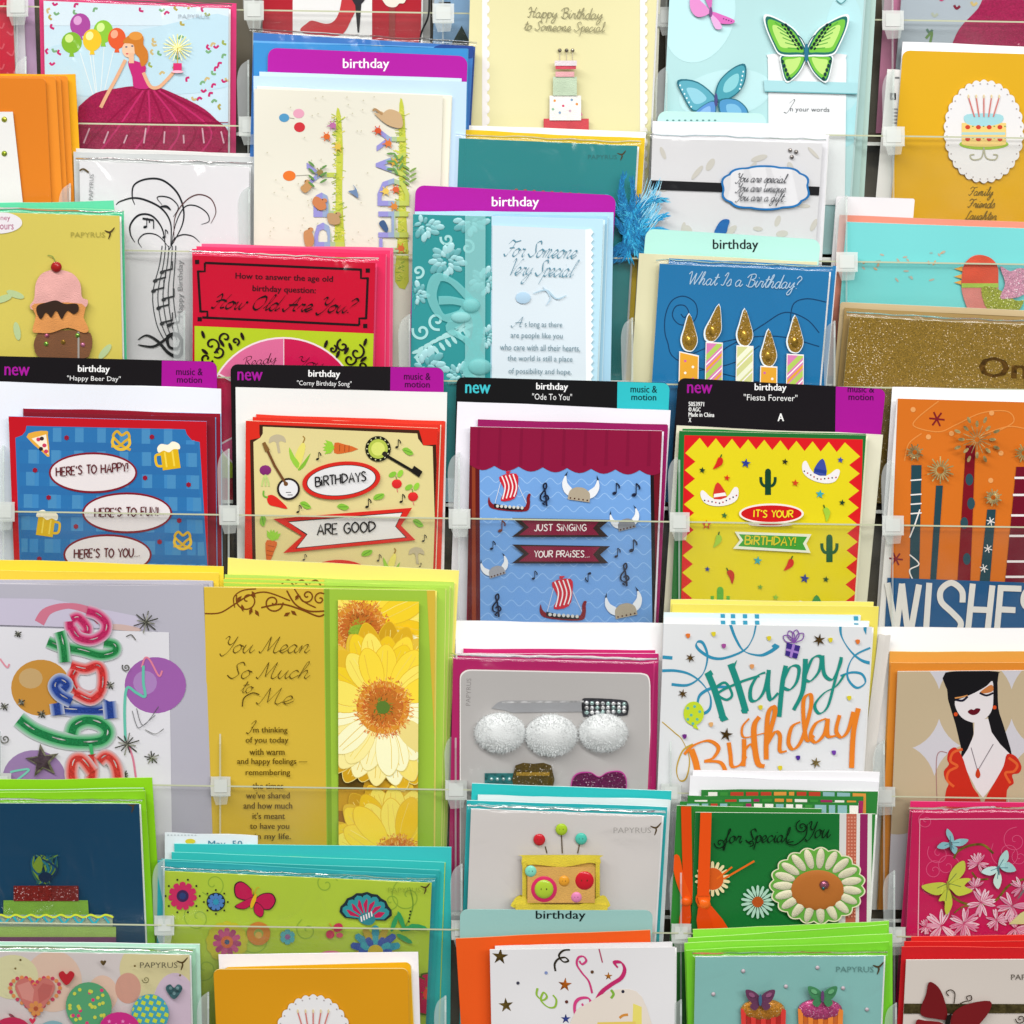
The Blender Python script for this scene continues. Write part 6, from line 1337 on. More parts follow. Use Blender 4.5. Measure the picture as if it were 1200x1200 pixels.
    t.each('gold_star', ((809, 771, 6, '6f5428'), (960, 750, 8, '6f5428'), (800, 813, 6, '6f5428'), (851, 861, 8.5, '5a4420'), (956, 894, 7, '8a7848')), lambda x, y, r_, c: t.star(x, y, r_, c, n=6 if r_ < 8.4 else 5, q=.35, a=10, kind='foil'))
    t.P('confetti'); [t.poly(smooth([(x - 2.6, y - 2), (x + 2.6, y - 2.4), (x + 2.2, y + 1.8), (x - .6, y + 2.8)], 2, True), c) for x, y, c in ((806, 745, 'd2702e'), (836, 743, 'cfc02e'), (848, 757, '9a4a90'), (901, 748, 'cfc02e'), (973, 750, 'cfc02e'), (1005, 752, 'd2702e'), (881, 781, 'd2925a'), (891, 829, 'cfc02e'), (995, 818, 'cfc02e'), (833, 849, 'd2a26a'), (802, 863, '6a2a7a'), (935, 888, '4a2a8a'), (977, 882, '6a3a9a'), (914, 900, 'cfc02e'))]
s.card('white card with Happy Birthday in green and orange among blue ribbons', (778, 731), (1022, 735), 'd4d6d8', d, fold='eef4f6', edge='ffffff')

t = Thing('price_label', 'white price label with a small barcode beside the orange envelope at the right', 'label', Plane(1068, 12)); t.P('paper'); t.clip = leaf(t, t.pl, (1030, 744), (1044, 745), 1000, 'd3cfc9')
t.P('barcode'); t.flatten(); [t.rect(1034, 833 + 2.2 * k, 1039, 834.2 + 2.2 * k, '3a3838') for k in range(5)]; t.done()
s = Stack(1068, 4)
s.env('wide white envelope above the card of the black haired woman', (1028, 735), (1290, 737), 'f1f1f0')
s.env('orange envelope framing the card of the black haired woman', (1043, 764), (1290, 764), 'dc9a42', edge='f2cf94')
s.sheet('envelope', 'second orange envelope tucked behind the card of the woman', 'envelope', (1044, 777), (1290, 777), 'cc7f2a', edge='f0c080')
def d(t):
    t.P('patterned_ground'); t.poly([(1050, 788), (1290, 786), (1290, 1080), (1046, 1080)], 'bfbcc2')
    for cx, cy in ((1058, 825), (1143, 825), (1228, 825), (1052, 925), (1138, 925), (1226, 925)): t.ell(cx, cy, 45, 53, 'b4a386', n=40)
    t.P('black_hair'); K = '151417'
    t.poly(smooth([(1109, 788), (1130, 786.5), (1167, 787), (1169, 800), (1170, 830), (1176, 850), (1186, 886), (1176, 882), (1160, 860), (1158, 840)], 3, False) + [(1140, 845), (1141, 860), (1136, 876), (1128, 888), (1122, 911), (1127, 880), (1120, 850), (1111, 820), (1109, 800)], K)
    t.P('face'); t.poly(smooth([(1119, 822), (1122, 834), (1130, 843), (1144, 847), (1156, 841), (1163, 830), (1164, 812), (1163, 798), (1156, 804), (1142, 812), (1128, 818)], 3, True), 'd3cdcf'); t.poly([(1142, 845), (1158, 842), (1162, 858), (1172, 872), (1186, 886), (1160, 925), (1152, 935), (1144, 925), (1126, 890), (1134, 878), (1141, 862)], 'd3cdcf')
    t.poly(smooth([(1108, 788), (1168, 787), (1166, 792), (1160, 800), (1146, 808), (1130, 814), (1118, 819), (1112, 812)], 3, True), K)
    t.poly(smooth([(1148, 812), (1158, 804), (1163, 803), (1164, 809), (1158, 812)], 3, True), 'b8703c'); t.st([(1148, 812), (1156, 815), (1164, 812)], 2.4, '1a1a28'); t.st([(1119, 818), (1126, 817), (1134, 815)], 1.6, 'c88a50'); t.st([(1120, 820), (1128, 821), (1134, 816)], 2.6, '1a1a2c')
    t.P('lips'); t.poly(smooth([(1134, 834), (1138, 831), (1141, 832), (1144, 830), (1149, 831), (1146, 836), (1141, 838), (1137, 837)], 3, True), '5a0f1c'); t.P('earring'); t.ell(1120, 837, 2.4, 2.4, 'c84a20', n=10); t.P('earring'); t.ell(1165.5, 829, 2.4, 2.4, 'c84a20', n=10)
    t.P('red_ruffled_dress')
    t.poly(smooth([(1128, 888), (1120, 876), (1112, 880), (1110, 890), (1112, 896), (1106, 904), (1108, 914), (1112, 918), (1108, 930), (1110, 960), (1150, 960), (1148, 935), (1140, 922), (1132, 900)], 3, True), 'b82a1c')
    t.poly(smooth([(1180, 884), (1190, 886), (1197, 898), (1194, 906), (1186, 908), (1188, 918), (1180, 926), (1176, 960), (1150, 960), (1154, 938), (1166, 916), (1176, 898)], 3, True), 'b82a1c')
    t.st([(1128, 878), (1117, 882), (1114, 892), (1122, 898), (1112, 904), (1110, 914), (1118, 922)], 3, 'cf5a2c'); t.st([(1182, 888), (1192, 896), (1188, 904), (1178, 906), (1184, 918)], 3, 'cf5a2c')
    t.st([(1110, 882), (1098, 886), (1098, 940)], .8, '9a6a6a')
    t.P('pendant_necklace'); t.line(1138, 876, 1145, 901, .9, '7a7278'); t.line(1164, 872, 1147, 901, .9, '7a7278'); t.poly(smooth([(1146, 900), (1149, 908), (1146, 912), (1143, 908)], 3, True), 'b83a1c')
s.card('card with a drawn black haired woman in a red ruffled dress', (1052, 787), (1290, 785), 'bfbcc2', d, slv=False, fold='e2e0e0', edge='f0eeec')

# ================================================================ tier 6
s = Stack(1232, 4)
s.env('lime envelope at the back of the dark blue cake card stack', (-70, 915), (178, 912), '86c818', edge='b8e860')
s.sheet('greeting_card', 'second wrapped dark blue cake card, only its lime and white edge in view', 'greeting card', (-70, 927), (168, 924), '7abf1c', edge='dff0e8', fold='2f6a78')
s.env('lime envelope framing the dark blue cake card', (-70, 930), (170, 927), '7cbc1a', edge='c4ec80')
def d(t):
    t.P('feather_flame', z=2, kind='gloss')
    r = random.Random(8)
    for k in range(30): t.st([(50 + r.uniform(-8, 10), 1036), (50 + r.uniform(-14, 18), 1018), (48 + r.uniform(-10, 22), 1002)], 2.2, r.choice(['6a8a2a', '14506a', '1a6a7a', '0c3050', '2a5a4a']), taper=True)
    t.poly(smooth([(46, 1003), (50, 1012), (48, 1022), (43, 1022), (39, 1014)], 3, True), '6f8a2a'); t.ell(53, 1028, 8, 6, '0a2440')
    t.P('red_glitter_tier', z=2, kind='glitter'); t.rect(16, 1038, 92, 1056, '7a1c16', dep=3)
    t.P('green_tier', z=2, kind='felt'); t.poly([(4, 1055), (103, 1055), (104, 1072), (4, 1072)], '6f9e24', dep=2)
    t.P('white_tier', z=2, kind='felt'); t.rect(-70, 1072, 132, 1086, '9cab94', dep=2); t.rect(-70, 1086, 136, 1098, '8fae50', dep=2); t.rect(-70, 1098, 136, 1108, '5a2a4c', dep=2)
    t.P('rickrack_trim', z=6.5); t.st([(-4 + k * 8.8, 1073 + (k % 2) * 9) for k in range(16)], 2.4, '2fa0b0', dep=.8); t.st([(-8 + k * 8.8, 1075 - (k % 2) * 3) for k in range(17)], 2.2, 'c8d43a', dep=.5)
    logo(t, 130, 947, 40, '23485c')
s.card('dark blue card with a layered cake of red glitter and green felt', (-70, 941), (163, 942), '0a3c5a', d, slv=5, edge='d8e8e0')

s = Stack(1232, 6, 3, 27)
t = s.sheet('packaging_strip', 'white printed packaging strip above the turquoise envelopes', 'packaging', (193, 976), (302, 980), 'd9e2e6', draw=lambda t: (t.P('lettering'), t.txt('May  50', 264, 990, 40, 10, '3a7a94'), t.ell(223, 986, 6, 3, 'd0c03a'), t.rect(265, 979, 291, 980.5, '7a7a80'), [t.rect(196 + 4 * k, 975, 198 + 4 * k, 979, '9aa4a8') for k in range(9)]))
s.env('turquoise envelope at the back of the green floral card stack', (204, 989), (529, 993), '35b5b5', edge='8ce0dc')
s.more('third wrapped card in the green floral stack, only its turquoise edge in view', (201, 999), (521, 1011), '30b0ac', fold='bcd84a', edge='84dcd6')
s.more('second wrapped card in the green floral stack, only its turquoise edge in view', (189, 1007), (515, 1020), '2a9c9c', fold='2fb0ac', edge='7cd0cc')
s.env('turquoise envelope framing the green floral card', (185, 1009), (511, 1026), '28929a', edge='5cc4c0')
def d(t):
    t.P('scroll_print'); [swirl(t, x, y, r_, 1.3, 1, '86a838', a) for x, y, r_, a in ((250, 1036, 16, 0), (232, 1075, 18, 90), (300, 1100, 20, 40), (382, 1036, 14, 200), (458, 1056, 12, 30), (478, 1050, 22, 120), (240, 1135, 18, 60), (430, 1110, 16, 0), (360, 1090, 14, 100))]
    t.st([(480, 1040), (484, 1060), (478, 1080), (470, 1092)], 1.2, '6a9030'); [t.ell(481 - k * .6, 1068 + k * 4, 1.2, 1.2, '1a2a1a', n=6) for k in range(4)]
    t.P('pink_flower', z=1); [t.ell(214 + 20 * math.cos(k * .628), 1050 + 20 * math.sin(k * .628), 1.3, 1.3, '241c20', n=6) for k in range(10)]; flower(t, 214, 1050, 17, 11, 'c22a5c', '3a2450', .42, .46); t.ell(214, 1050, 4, 4, '2a3c70')
    t.P('blue_flower', z=1); [t.ell(253 + 14 * math.cos(k * .785), 1057 + 14 * math.sin(k * .785), 1.2, 1.2, '241c20', n=6) for k in range(8)]; t.ell(253, 1057, 11, 11, '1c2830'); flower(t, 253, 1057, 10, 9, '4a7ab8', '2f90b0', .35, .5)
    t.P('pink_butterfly', z=1); 
    for p in ([(296, 1048), (292, 1040), (283, 1034), (276, 1038), (277, 1050), (286, 1054), (295, 1054)], [(296, 1052), (288, 1055), (276, 1062), (286, 1065), (294, 1060)], [(300, 1054), (308, 1048), (318, 1048), (322, 1056), (316, 1065), (306, 1064), (300, 1060)], [(300, 1058), (308, 1064), (308, 1072), (304, 1074), (298, 1068)]):
        q = smooth(p, 3, True); mx = sum(a for a, b in q) / len(q); my = sum(b for a, b in q) / len(q); t.poly([(mx + (a - mx) * 1.12, my + (b - my) * 1.12) for a, b in q], '3c1424'); t.poly(q, 'b8184c')
    t.ell(297, 1056, 2.4, 9, 'd9b020', a=20); t.st([(298, 1048), (301, 1041), (304, 1040)], .9, 'c89a20'); t.st([(296, 1048), (295, 1040)], .9, 'c89a20')
    t.P('yellow_pink_flower', z=1); flower(t, 266, 1104, 25, 13, 'b9b62c', 'c86a2a', .3, .5); flower(t, 266, 1104, 17, 11, ['b84a7a', 'a03a6a'], 'c8642a', .42, .42); t.ell(266, 1104, 3, 3, '2a4a70')
    t.P('orange_flower', z=1); flower(t, 303, 1094, 14, 9, 'c07a30', '8aa04a', .4, .8); t.ell(303, 1096, 4, 4, 'c8a04a')
    t.P('small_blue_flower', z=1); flower(t, 337, 1098, 9, 6, '4fa0a8', '8a5a8a', .35, .8)
    t.P('fan_flower', z=1)
    for k in range(7): a = -62 + k * 22; t.poly(rot([(428, 1078), (419, 1056), (422, 1047), (428, 1045), (434, 1047), (437, 1056)], 428, 1078, a), '1c2c34')
    for k in range(7): a = -62 + k * 22; t.poly(rot([(428, 1076), (421, 1057), (424, 1050), (428, 1048), (432, 1050), (435, 1057)], 428, 1078, a), '2f9098'); t.poly(rot([(428, 1072), (424.5, 1060), (428, 1053), (431.5, 1060)], 428, 1078, a), 'b81c50')
    t.poly(smooth([(420, 1076), (426, 1070), (436, 1070), (440, 1078), (434, 1084), (424, 1082)], 3, True), '2f8088'); [t.line(424 + 3 * k, 1080 - 1.5 * k, 423 + 3 * k, 1074 - 1.5 * k, 1.6, 'e6dce0') for k in range(5)]
    t.P('pink_butterfly', z=1); t.ell(396, 1087, 6, 5, 'b82a50', a=-30); t.ell(387, 1095, 5, 5, 'b82a50'); t.ell(398, 1096, 4, 3, 'c04a60'); t.st([(386, 1082), (390, 1088), (392, 1094)], 1.2, 'c88a30')
    t.P('blue_star_flower', z=1); flower(t, 440, 1114, 30, 14, ['2f8a9c', 'a89430', '33509a'], 'b8a02c', .3, .3); flower(t, 440, 1116, 20, 12, ['3a9aa4', '34509a'], 'c0a830', .45, .4)
    t.P('leaf_print'); [t.poly(rot(ellp(x, y, 11, 3, n=8), x, y, a), '2f8a54') for x, y, a in ((478, 1088, -10), (474, 1100, 30), (462, 1082, -70), (490, 1086, 10), (470, 1078, -110))]
    t.P('magenta_flower', z=1); flower(t, 503, 1165, 24, 7, 'a81a44', 'c8402c', .3, .8, line='4a5a1c'); t.ell(388, 1118, 12, 4, 'c8708a')
    logo(t, 474, 1043, 38, '869c34')
s.card('lime green card with bright flowers and butterflies in a turquoise frame', (193, 1021), (506, 1035), 'a9c23a', d, slv=4, edge='e8ee60')

s = Stack(1232, 5)
s.env('turquoise envelope at the back of the button cake card stack', (553, 918), (787, 927), '2bb4b4', edge='d4f0ee')
s.more('second wrapped button cake card, only its top edge in view', (560, 932), (785, 938), 'cfdcdc', fold='f2f4f2')
s.env('turquoise envelope framing the button cake card', (547, 938), (782, 946), '26a0a4', edge='e0f4f0')
s.k = 4
def button(t, x, y, r_, c, nm='button', c2=None, z=3):
    t.P(nm, z=z, kind='plastic'); 
    if c2: t.dome(x, y, r_ * 1.4, r_ * 1.4, 1.6, c2, n=24, m=3); t.z += 1.7
    t.dome(x, y, r_, r_, 2.4, c, n=20, m=4); t.z += 2.2
    for u in (-.25, .25): t.ell(x + u * r_, y, r_ * .11, r_ * .11, '40301c', n=8, kind='ink'); 
def d(t):
    for x, y, x1, y1 in ((639, 992, 641, 1000), (658, 978, 659, 1000), (679, 990, 677, 1000)): t.P('pin_stem'); t.line(x, y, x1, y1, 1.4, '5a4a30', dep=.5)
    for x, y, c in ((632, 984, 'c81f2c'), (658, 972, 'a8c828'), (681, 983, '4cc0ac')): button(t, x, y, 7, c, z=2)
    t.P('felt_cake', z=1, kind='felt')
    t.poly(smooth([(602, 1060), (604, 1052), (612, 1049), (614, 1060)], 3, True), 'cdbb28', dep=4)
    t.poly([(614, 1005), (702, 1005), (702, 1064), (614, 1064)], 'c9a048', dep=3); t.poly(smooth([(612, 1004), (614, 1002), (700, 1002), (703, 1005), (703, 1013), (690, 1011), (660, 1016), (625, 1013), (612, 1015)], 3, True), 'd2c030', dep=3)
    t.poly([(698, 1010), (703, 1010), (703, 1055), (698, 1055)], 'cdb92c', dep=2); t.poly([(612, 1010), (617, 1010), (617, 1055), (612, 1055)], 'cdb92c', dep=2)
    t.poly(smooth([(602, 1064), (602, 1055), (608, 1050), (620, 1055), (650, 1064)], 3, True), 'd2c030', dep=2); t.poly(smooth([(712, 1064), (712, 1054), (706, 1049), (694, 1055), (670, 1064)], 3, True), 'd2c030', dep=2); t.rect(604, 1060, 712, 1100, 'cdb92c', dep=2)
    t.P('cake_front', z=8, kind='felt'); t.poly([(618, 1016), (697, 1016), (697, 1058), (618, 1058)], 'cc9c4c')
    for a in ((622, 1021, 6.8, '7cccb4'), (661, 1032.5, 6.3, 'd9962a'), (685, 1032, 11, 'c01a2a'), (675.5, 1051.5, 6.3, 'd880ac')): button(t, *a, z=9)
    button(t, 637.5, 1042, 11, 'a4c034', c2='c82a5c', z=9)
    logo(t, 741, 973, 44, '9a9692')
s.card('pale grey card with a yellow felt cake decorated with buttons', (552, 948), (776, 956), 'cec9c6', d, slv=8, edge='f8f8f6')

s = Stack(1232, 7, 3, 27)
s.env('taller white envelope behind the green card with a big paper daisy', (812, 903), (1031, 905), 'ecebef')
s.env('shorter white envelope behind the green card with a big paper daisy', (809, 910), (1030, 917), 'e2e2e6')
def stripes(t):
    t.P('striped_edge'); r = random.Random(t.label); x = t.x0
    while x < 1012: w_ = r.uniform(6, 16); t.poly([(x, 920), (x + w_, 920), (x + w_, 960), (x, 960)], r.choice(['b8402c', 'e4e2da', 'e4e2da', '9c2a5c', '3c8a3a', 'd89040', '88b0b4'])); x += w_ + 3
for i, (x0, y0, x1, y1) in enumerate(((822, 926, 1029, 928), (806, 933, 1012, 934), (797, 940, 1006, 941))):
    s.more(['rearmost', 'fourth', 'third'][i] + ' card of the green daisy card stack, only its striped top edge in view', (x0, y0), (x1, y1), '2c7a34', fold='e9ece4', draw=lambda t, x0=x0: (setattr(t, 'x0', x0 + 8), stripes(t)))
def ribbon(t, x0, x1, yk):
    t.P('orange_ribbon', z=2, kind='gloss'); t.poly([(x0, yk[0]), (x0 + 12, yk[0]), (x0 + 13, yk[1]), (x0 + 1, yk[1])], 'd8480c', dep=1)
def d2(t):
    t.P('orange_ribbon', z=2, kind='gloss'); t.poly([(798, 945), (810, 945), (812, 1058), (801, 1058)], 'd2450c', dep=1)
    t.P('ribbon_bow', z=3, kind='gloss'); t.poly(smooth([(788, 1006), (796, 1003), (802, 1030), (810, 1052), (802, 1056), (792, 1032)], 3, True), 'dc5010', dep=1.5); t.dome(804, 1057, 7, 6, 4, 'e05a14', n=12, m=3); t.poly(smooth([(800, 1060), (809, 1060), (808, 1090), (795, 1090)], 2, True), 'c8400a', dep=1.5)
s.k = 5
s.card('second green card of the daisy stack, with its own orange ribbon bow at left', (793, 944), (963, 948), '2a7a2c', d2, fold='e8eee4', edge='d8e8d0')
def d(t):
    t.P('striped_border'); 
    for x0, x1, c in ((984, 992, 'c9c9c6'), (992, 1004, 'b4604a'), (1004, 1008, 'd4d2ce'), (1008, 1017, '8a2458'), (1017, 1022, 'cfd4c8'), (1022, 1030, '2f7a34')): t.poly([(x0, 948), (x1, 949), (x1 - 3, 1240), (x0 - 3, 1240)], c)
    for j in range(30): [t.rect(993.5 + 3.6 * i, 957 + j * 4, 995.5 + 3.6 * i, 959 + j * 4, 'cf8a74') for i in range(3)]
    t.P('script_lettering'); K = '0c2010'; t.scr('for Special', 848, 988, 76, 16, K, a=-1, lw=1.7, shear=.2, nib=(-40, .6)); t.scr('You', 944, 982, 28, 19, K, a=-1, lw=1.7, shear=.25, nib=(-40, .6)); swirl(t, 940, 969, 8, 1.6, 1.3, K); swirl(t, 844, 988, 7, 1.4, 1.3, K); t.st([(946, 966), (944, 980), (932, 990), (922, 988), (930, 986)], 1.3, K); swirl(t, 880, 988, 4, 1.2, 1.2, K)
    t.P('small_daisy', z=1); flower(t, 888, 1057, 20, 18, 'a4c8b4', 'a8501c', .32, .18); t.ell(888, 1057, 7, 4, 'a84c1c')
    t.P('orange_daisy', z=1); flower(t, 835, 1030, 21, 18, 'd8cc9c', 'c8561c', .62, .2); t.line(848, 1030, 884, 1009, 2.2, 'd8641c'); t.line(840, 1030, 858, 1016, 2, 'd8641c')
    t.P('large_paper_daisy', z=4, kind='paper')
    R = lambda a, k: (958 + 55 * k * math.cos(a), 1038 + 44 * k * math.sin(a))
    pts = [R(2 * math.pi * i / 152, .93 + .075 * abs(math.sin(a_ * 9.5))) for i, a_ in ((i, 2 * math.pi * i / 152) for i in range(152))]
    t.poly([(958 + (u - 958) * 1.03, 1038 + (v - 1038) * 1.035) for u, v in pts], 'd9d4b4', dep=2.2); t.poly(pts, '5fa03c')
    t.P('petal', z=7, kind='felt')
    for i in range(19):
        if i: t.P('petal', z=7, kind='felt')
        a = 2 * math.pi * (i + .5) / 19; cx, cy = R(a, .73); ang = math.degrees(math.atan2(44 * math.sin(a), 55 * math.cos(a)))
        t.poly(ellp(cx, cy, 12.5, 5, ang, 14), '86a464', kind='paper'); t.dome(cx, cy, 12, 4.9, 1.8, 'cfcaac', a=ang, n=12, m=3)
    t.P('daisy_centre', z=8, kind='paper'); t.dome(958, 1043, 31, 23.5, 2.2, 'a8642a', n=28, m=4)
    t.P('gem', z=11, kind='foil'); t.dome(966, 1037, 6, 5.5, 4, '9a5a70', n=8, m=3); t.P('gem', z=11, kind='foil'); t.dome(965, 1041, 2.5, 2.5, 4.4, '3a7a80', n=6, m=2)
    t.P('orange_ribbon', z=2, kind='gloss'); t.poly([(821, 950), (834, 950), (831, 1050), (817, 1050)], 'dc4c10', dep=1.2)
    t.P('ribbon_bow', z=3, kind='gloss'); t.poly(smooth([(817, 1048), (830, 1046), (832, 1056), (824, 1062), (816, 1058)], 3, True), 'e05a14', dep=2); t.dome(825, 1060, 8, 7, 4, 'e46418', n=12, m=3)
    t.poly(smooth([(828, 1062), (834, 1062), (856, 1092), (836, 1092), (830, 1080)], 2, True), 'd4460c', dep=1.2); t.poly(smooth([(818, 1064), (828, 1066), (836, 1092), (818, 1092)], 2, True), 'cc420a', dep=1.5); t.st([(817, 1052), (820, 1060), (828, 1064)], 1.2, 'a83008')
s.card('green card with a big paper daisy, an orange ribbon bow and a striped right edge', (815, 952), (1026, 954), '17692e', d, fold='f0f2ec', edge='e8f0e0')

s = Stack(1232, 4)
s.env('hot pink envelope at the back of the pink butterfly card stack', (1067, 939), (1290, 943), 'cf2a66', edge='e888a8')
s.more('second wrapped pink butterfly card, only its patterned top edge in view', (1070, 946), (1290, 949), 'c82a64', fold='e0648c', draw=lambda t: (t.P('blossom_print'), [t.ell(1108 + k * 6 + (40 if k > 4 else 0), 948 + (k % 2) * 4, 4, 2, 'e6b0c4', n=8) for k in range(10)]))
s.k = 3
def d(t):
    r = random.Random(6)
    t.P('faint_swirls'); [swirl(t, x, y, r_, 1.5, .8, 'd8547e', a) for x, y, r_, a in ((1100, 1000, 14, 0), (1095, 1020, 12, 90), (1190, 985, 16, 60), (1180, 1000, 20, 0), (1110, 1015, 16, 180), (1195, 1005, 10, 20), (1090, 1040, 10, 0), (1085, 962, 10, 40))]
    t.P('inner_frame'); t.st([(1076, 1240), (1076, 1088), (1078, 960), (1290, 959)], 1.3, 'e6a8b4', sm=False)
    t.P('gold_vine', kind='foil'); t.st([(1118, 1006), (1122, 998), (1136, 991), (1152, 990), (1164, 1000)], 2.6, '9a8428'); t.st([(1110, 1042), (1118, 1052), (1132, 1059), (1152, 1060), (1168, 1054), (1182, 1038), (1200, 1030)], 2.6, '9a8428'); t.st([(1139, 1022), (1146, 1030), (1158, 1030)], 2, '9a8428'); t.st([(1118, 1070), (1130, 1062), (1148, 1062)], 1.6, '9a8428')
    t.P('blossom_print', z=.6, kind='gloss')
    for x, y, R in ((1150, 1058, 17), (1103, 1085, 20), (1130, 1082, 18), (1186, 1062, 18), (1197, 1040, 14), (1143, 1040, 12), (1168, 1078, 13), (1146, 1012, 13), (1190, 1088, 16), (1085, 1086, 9)):
        t.wrapz(.3)
        for k in range(15):
            a = r.uniform(0, 360); t.poly(rot(smooth([(x, y), (x + R * .5, y - R * .13), (x + R, y - R * .05), (x + R * .85, y + R * .06), (x + R * .5, y + R * .1)], 2, True), x, y, a), r.choice(['d89ab0', 'e0b4c2', 'e6c6d0', 'cf86a0'])); t.line(x, y, *rot([(x + R * .8, y)], x, y, a)[0], .7, 'c03a68')
    for nm, x, y, L in (('blue_butterfly', 1114, 988, (([(1114, 986), (1109, 978), (1110, 971), (1116, 977), (1118, 986)], '86b4ba'), ([(1116, 987), (1124, 983), (1135, 984), (1128, 991), (1118, 991)], '86b4ba'), ([(1113, 988), (1104, 987), (1098, 993), (1106, 995), (1114, 991)], '7aa8b0'), ([(1115, 990), (1122, 994), (1119, 1001), (1114, 995)], '7aa8b0'))),
                     ('green_butterfly', 1111, 1035, (([(1111, 1034), (1114, 1022), (1122, 1012), (1130, 1009), (1131, 1020), (1124, 1030), (1114, 1038)], 'b9bf44'), ([(1110, 1036), (1100, 1034), (1080, 1038), (1088, 1046), (1100, 1049), (1110, 1042)], 'b9bf44'), ([(1112, 1038), (1124, 1030), (1138, 1030), (1130, 1038), (1140, 1044), (1124, 1050), (1116, 1044)], 'b4ba40'), ([(1110, 1042), (1104, 1048), (1100, 1056), (1107, 1056), (1107, 1066), (1110, 1072), (1116, 1060), (1114, 1046)], 'aeb43c'))),
                     ('pale_butterfly', 1170, 1017, (([(1170, 1015), (1172, 1004), (1180, 996), (1182, 1006), (1176, 1014)], 'a9ccc8'), ([(1172, 1016), (1182, 1010), (1191, 1020), (1180, 1022)], '9ac4c4'), ([(1169, 1016), (1158, 1016), (1150, 1022), (1160, 1026), (1168, 1022)], 'b4d0cc'), ([(1170, 1020), (1174, 1030), (1170, 1042), (1164, 1034), (1167, 1024)], 'b8d0c4')))):
        t.P(nm, z=3, kind='paper')
        for p, c in L:
            q = smooth(p, 3, True); mx = sum(a for a, b in q) / len(q); my = sum(b for a, b in q) / len(q)
            t.poly(q, c, dep=1); t.st([(x, y), (mx, my)], .9, '6a7a3c' if 'green' in nm else '4a7a84', sm=False)
        t.ell(x, y + 3, 1.3, 6, '8a8434' if 'green' in nm else '4a6a70', a=-10)
    t.P('corner_butterfly', z=3); t.poly([(1182, 1083), (1196, 1070), (1212, 1062), (1212, 1083)], 'cdc88a', dep=1)
s.card('hot pink card with green and blue paper butterflies over blossoms', (1069, 952), (1290, 951), 'bf1852', d, slv=5, edge='e890ac')

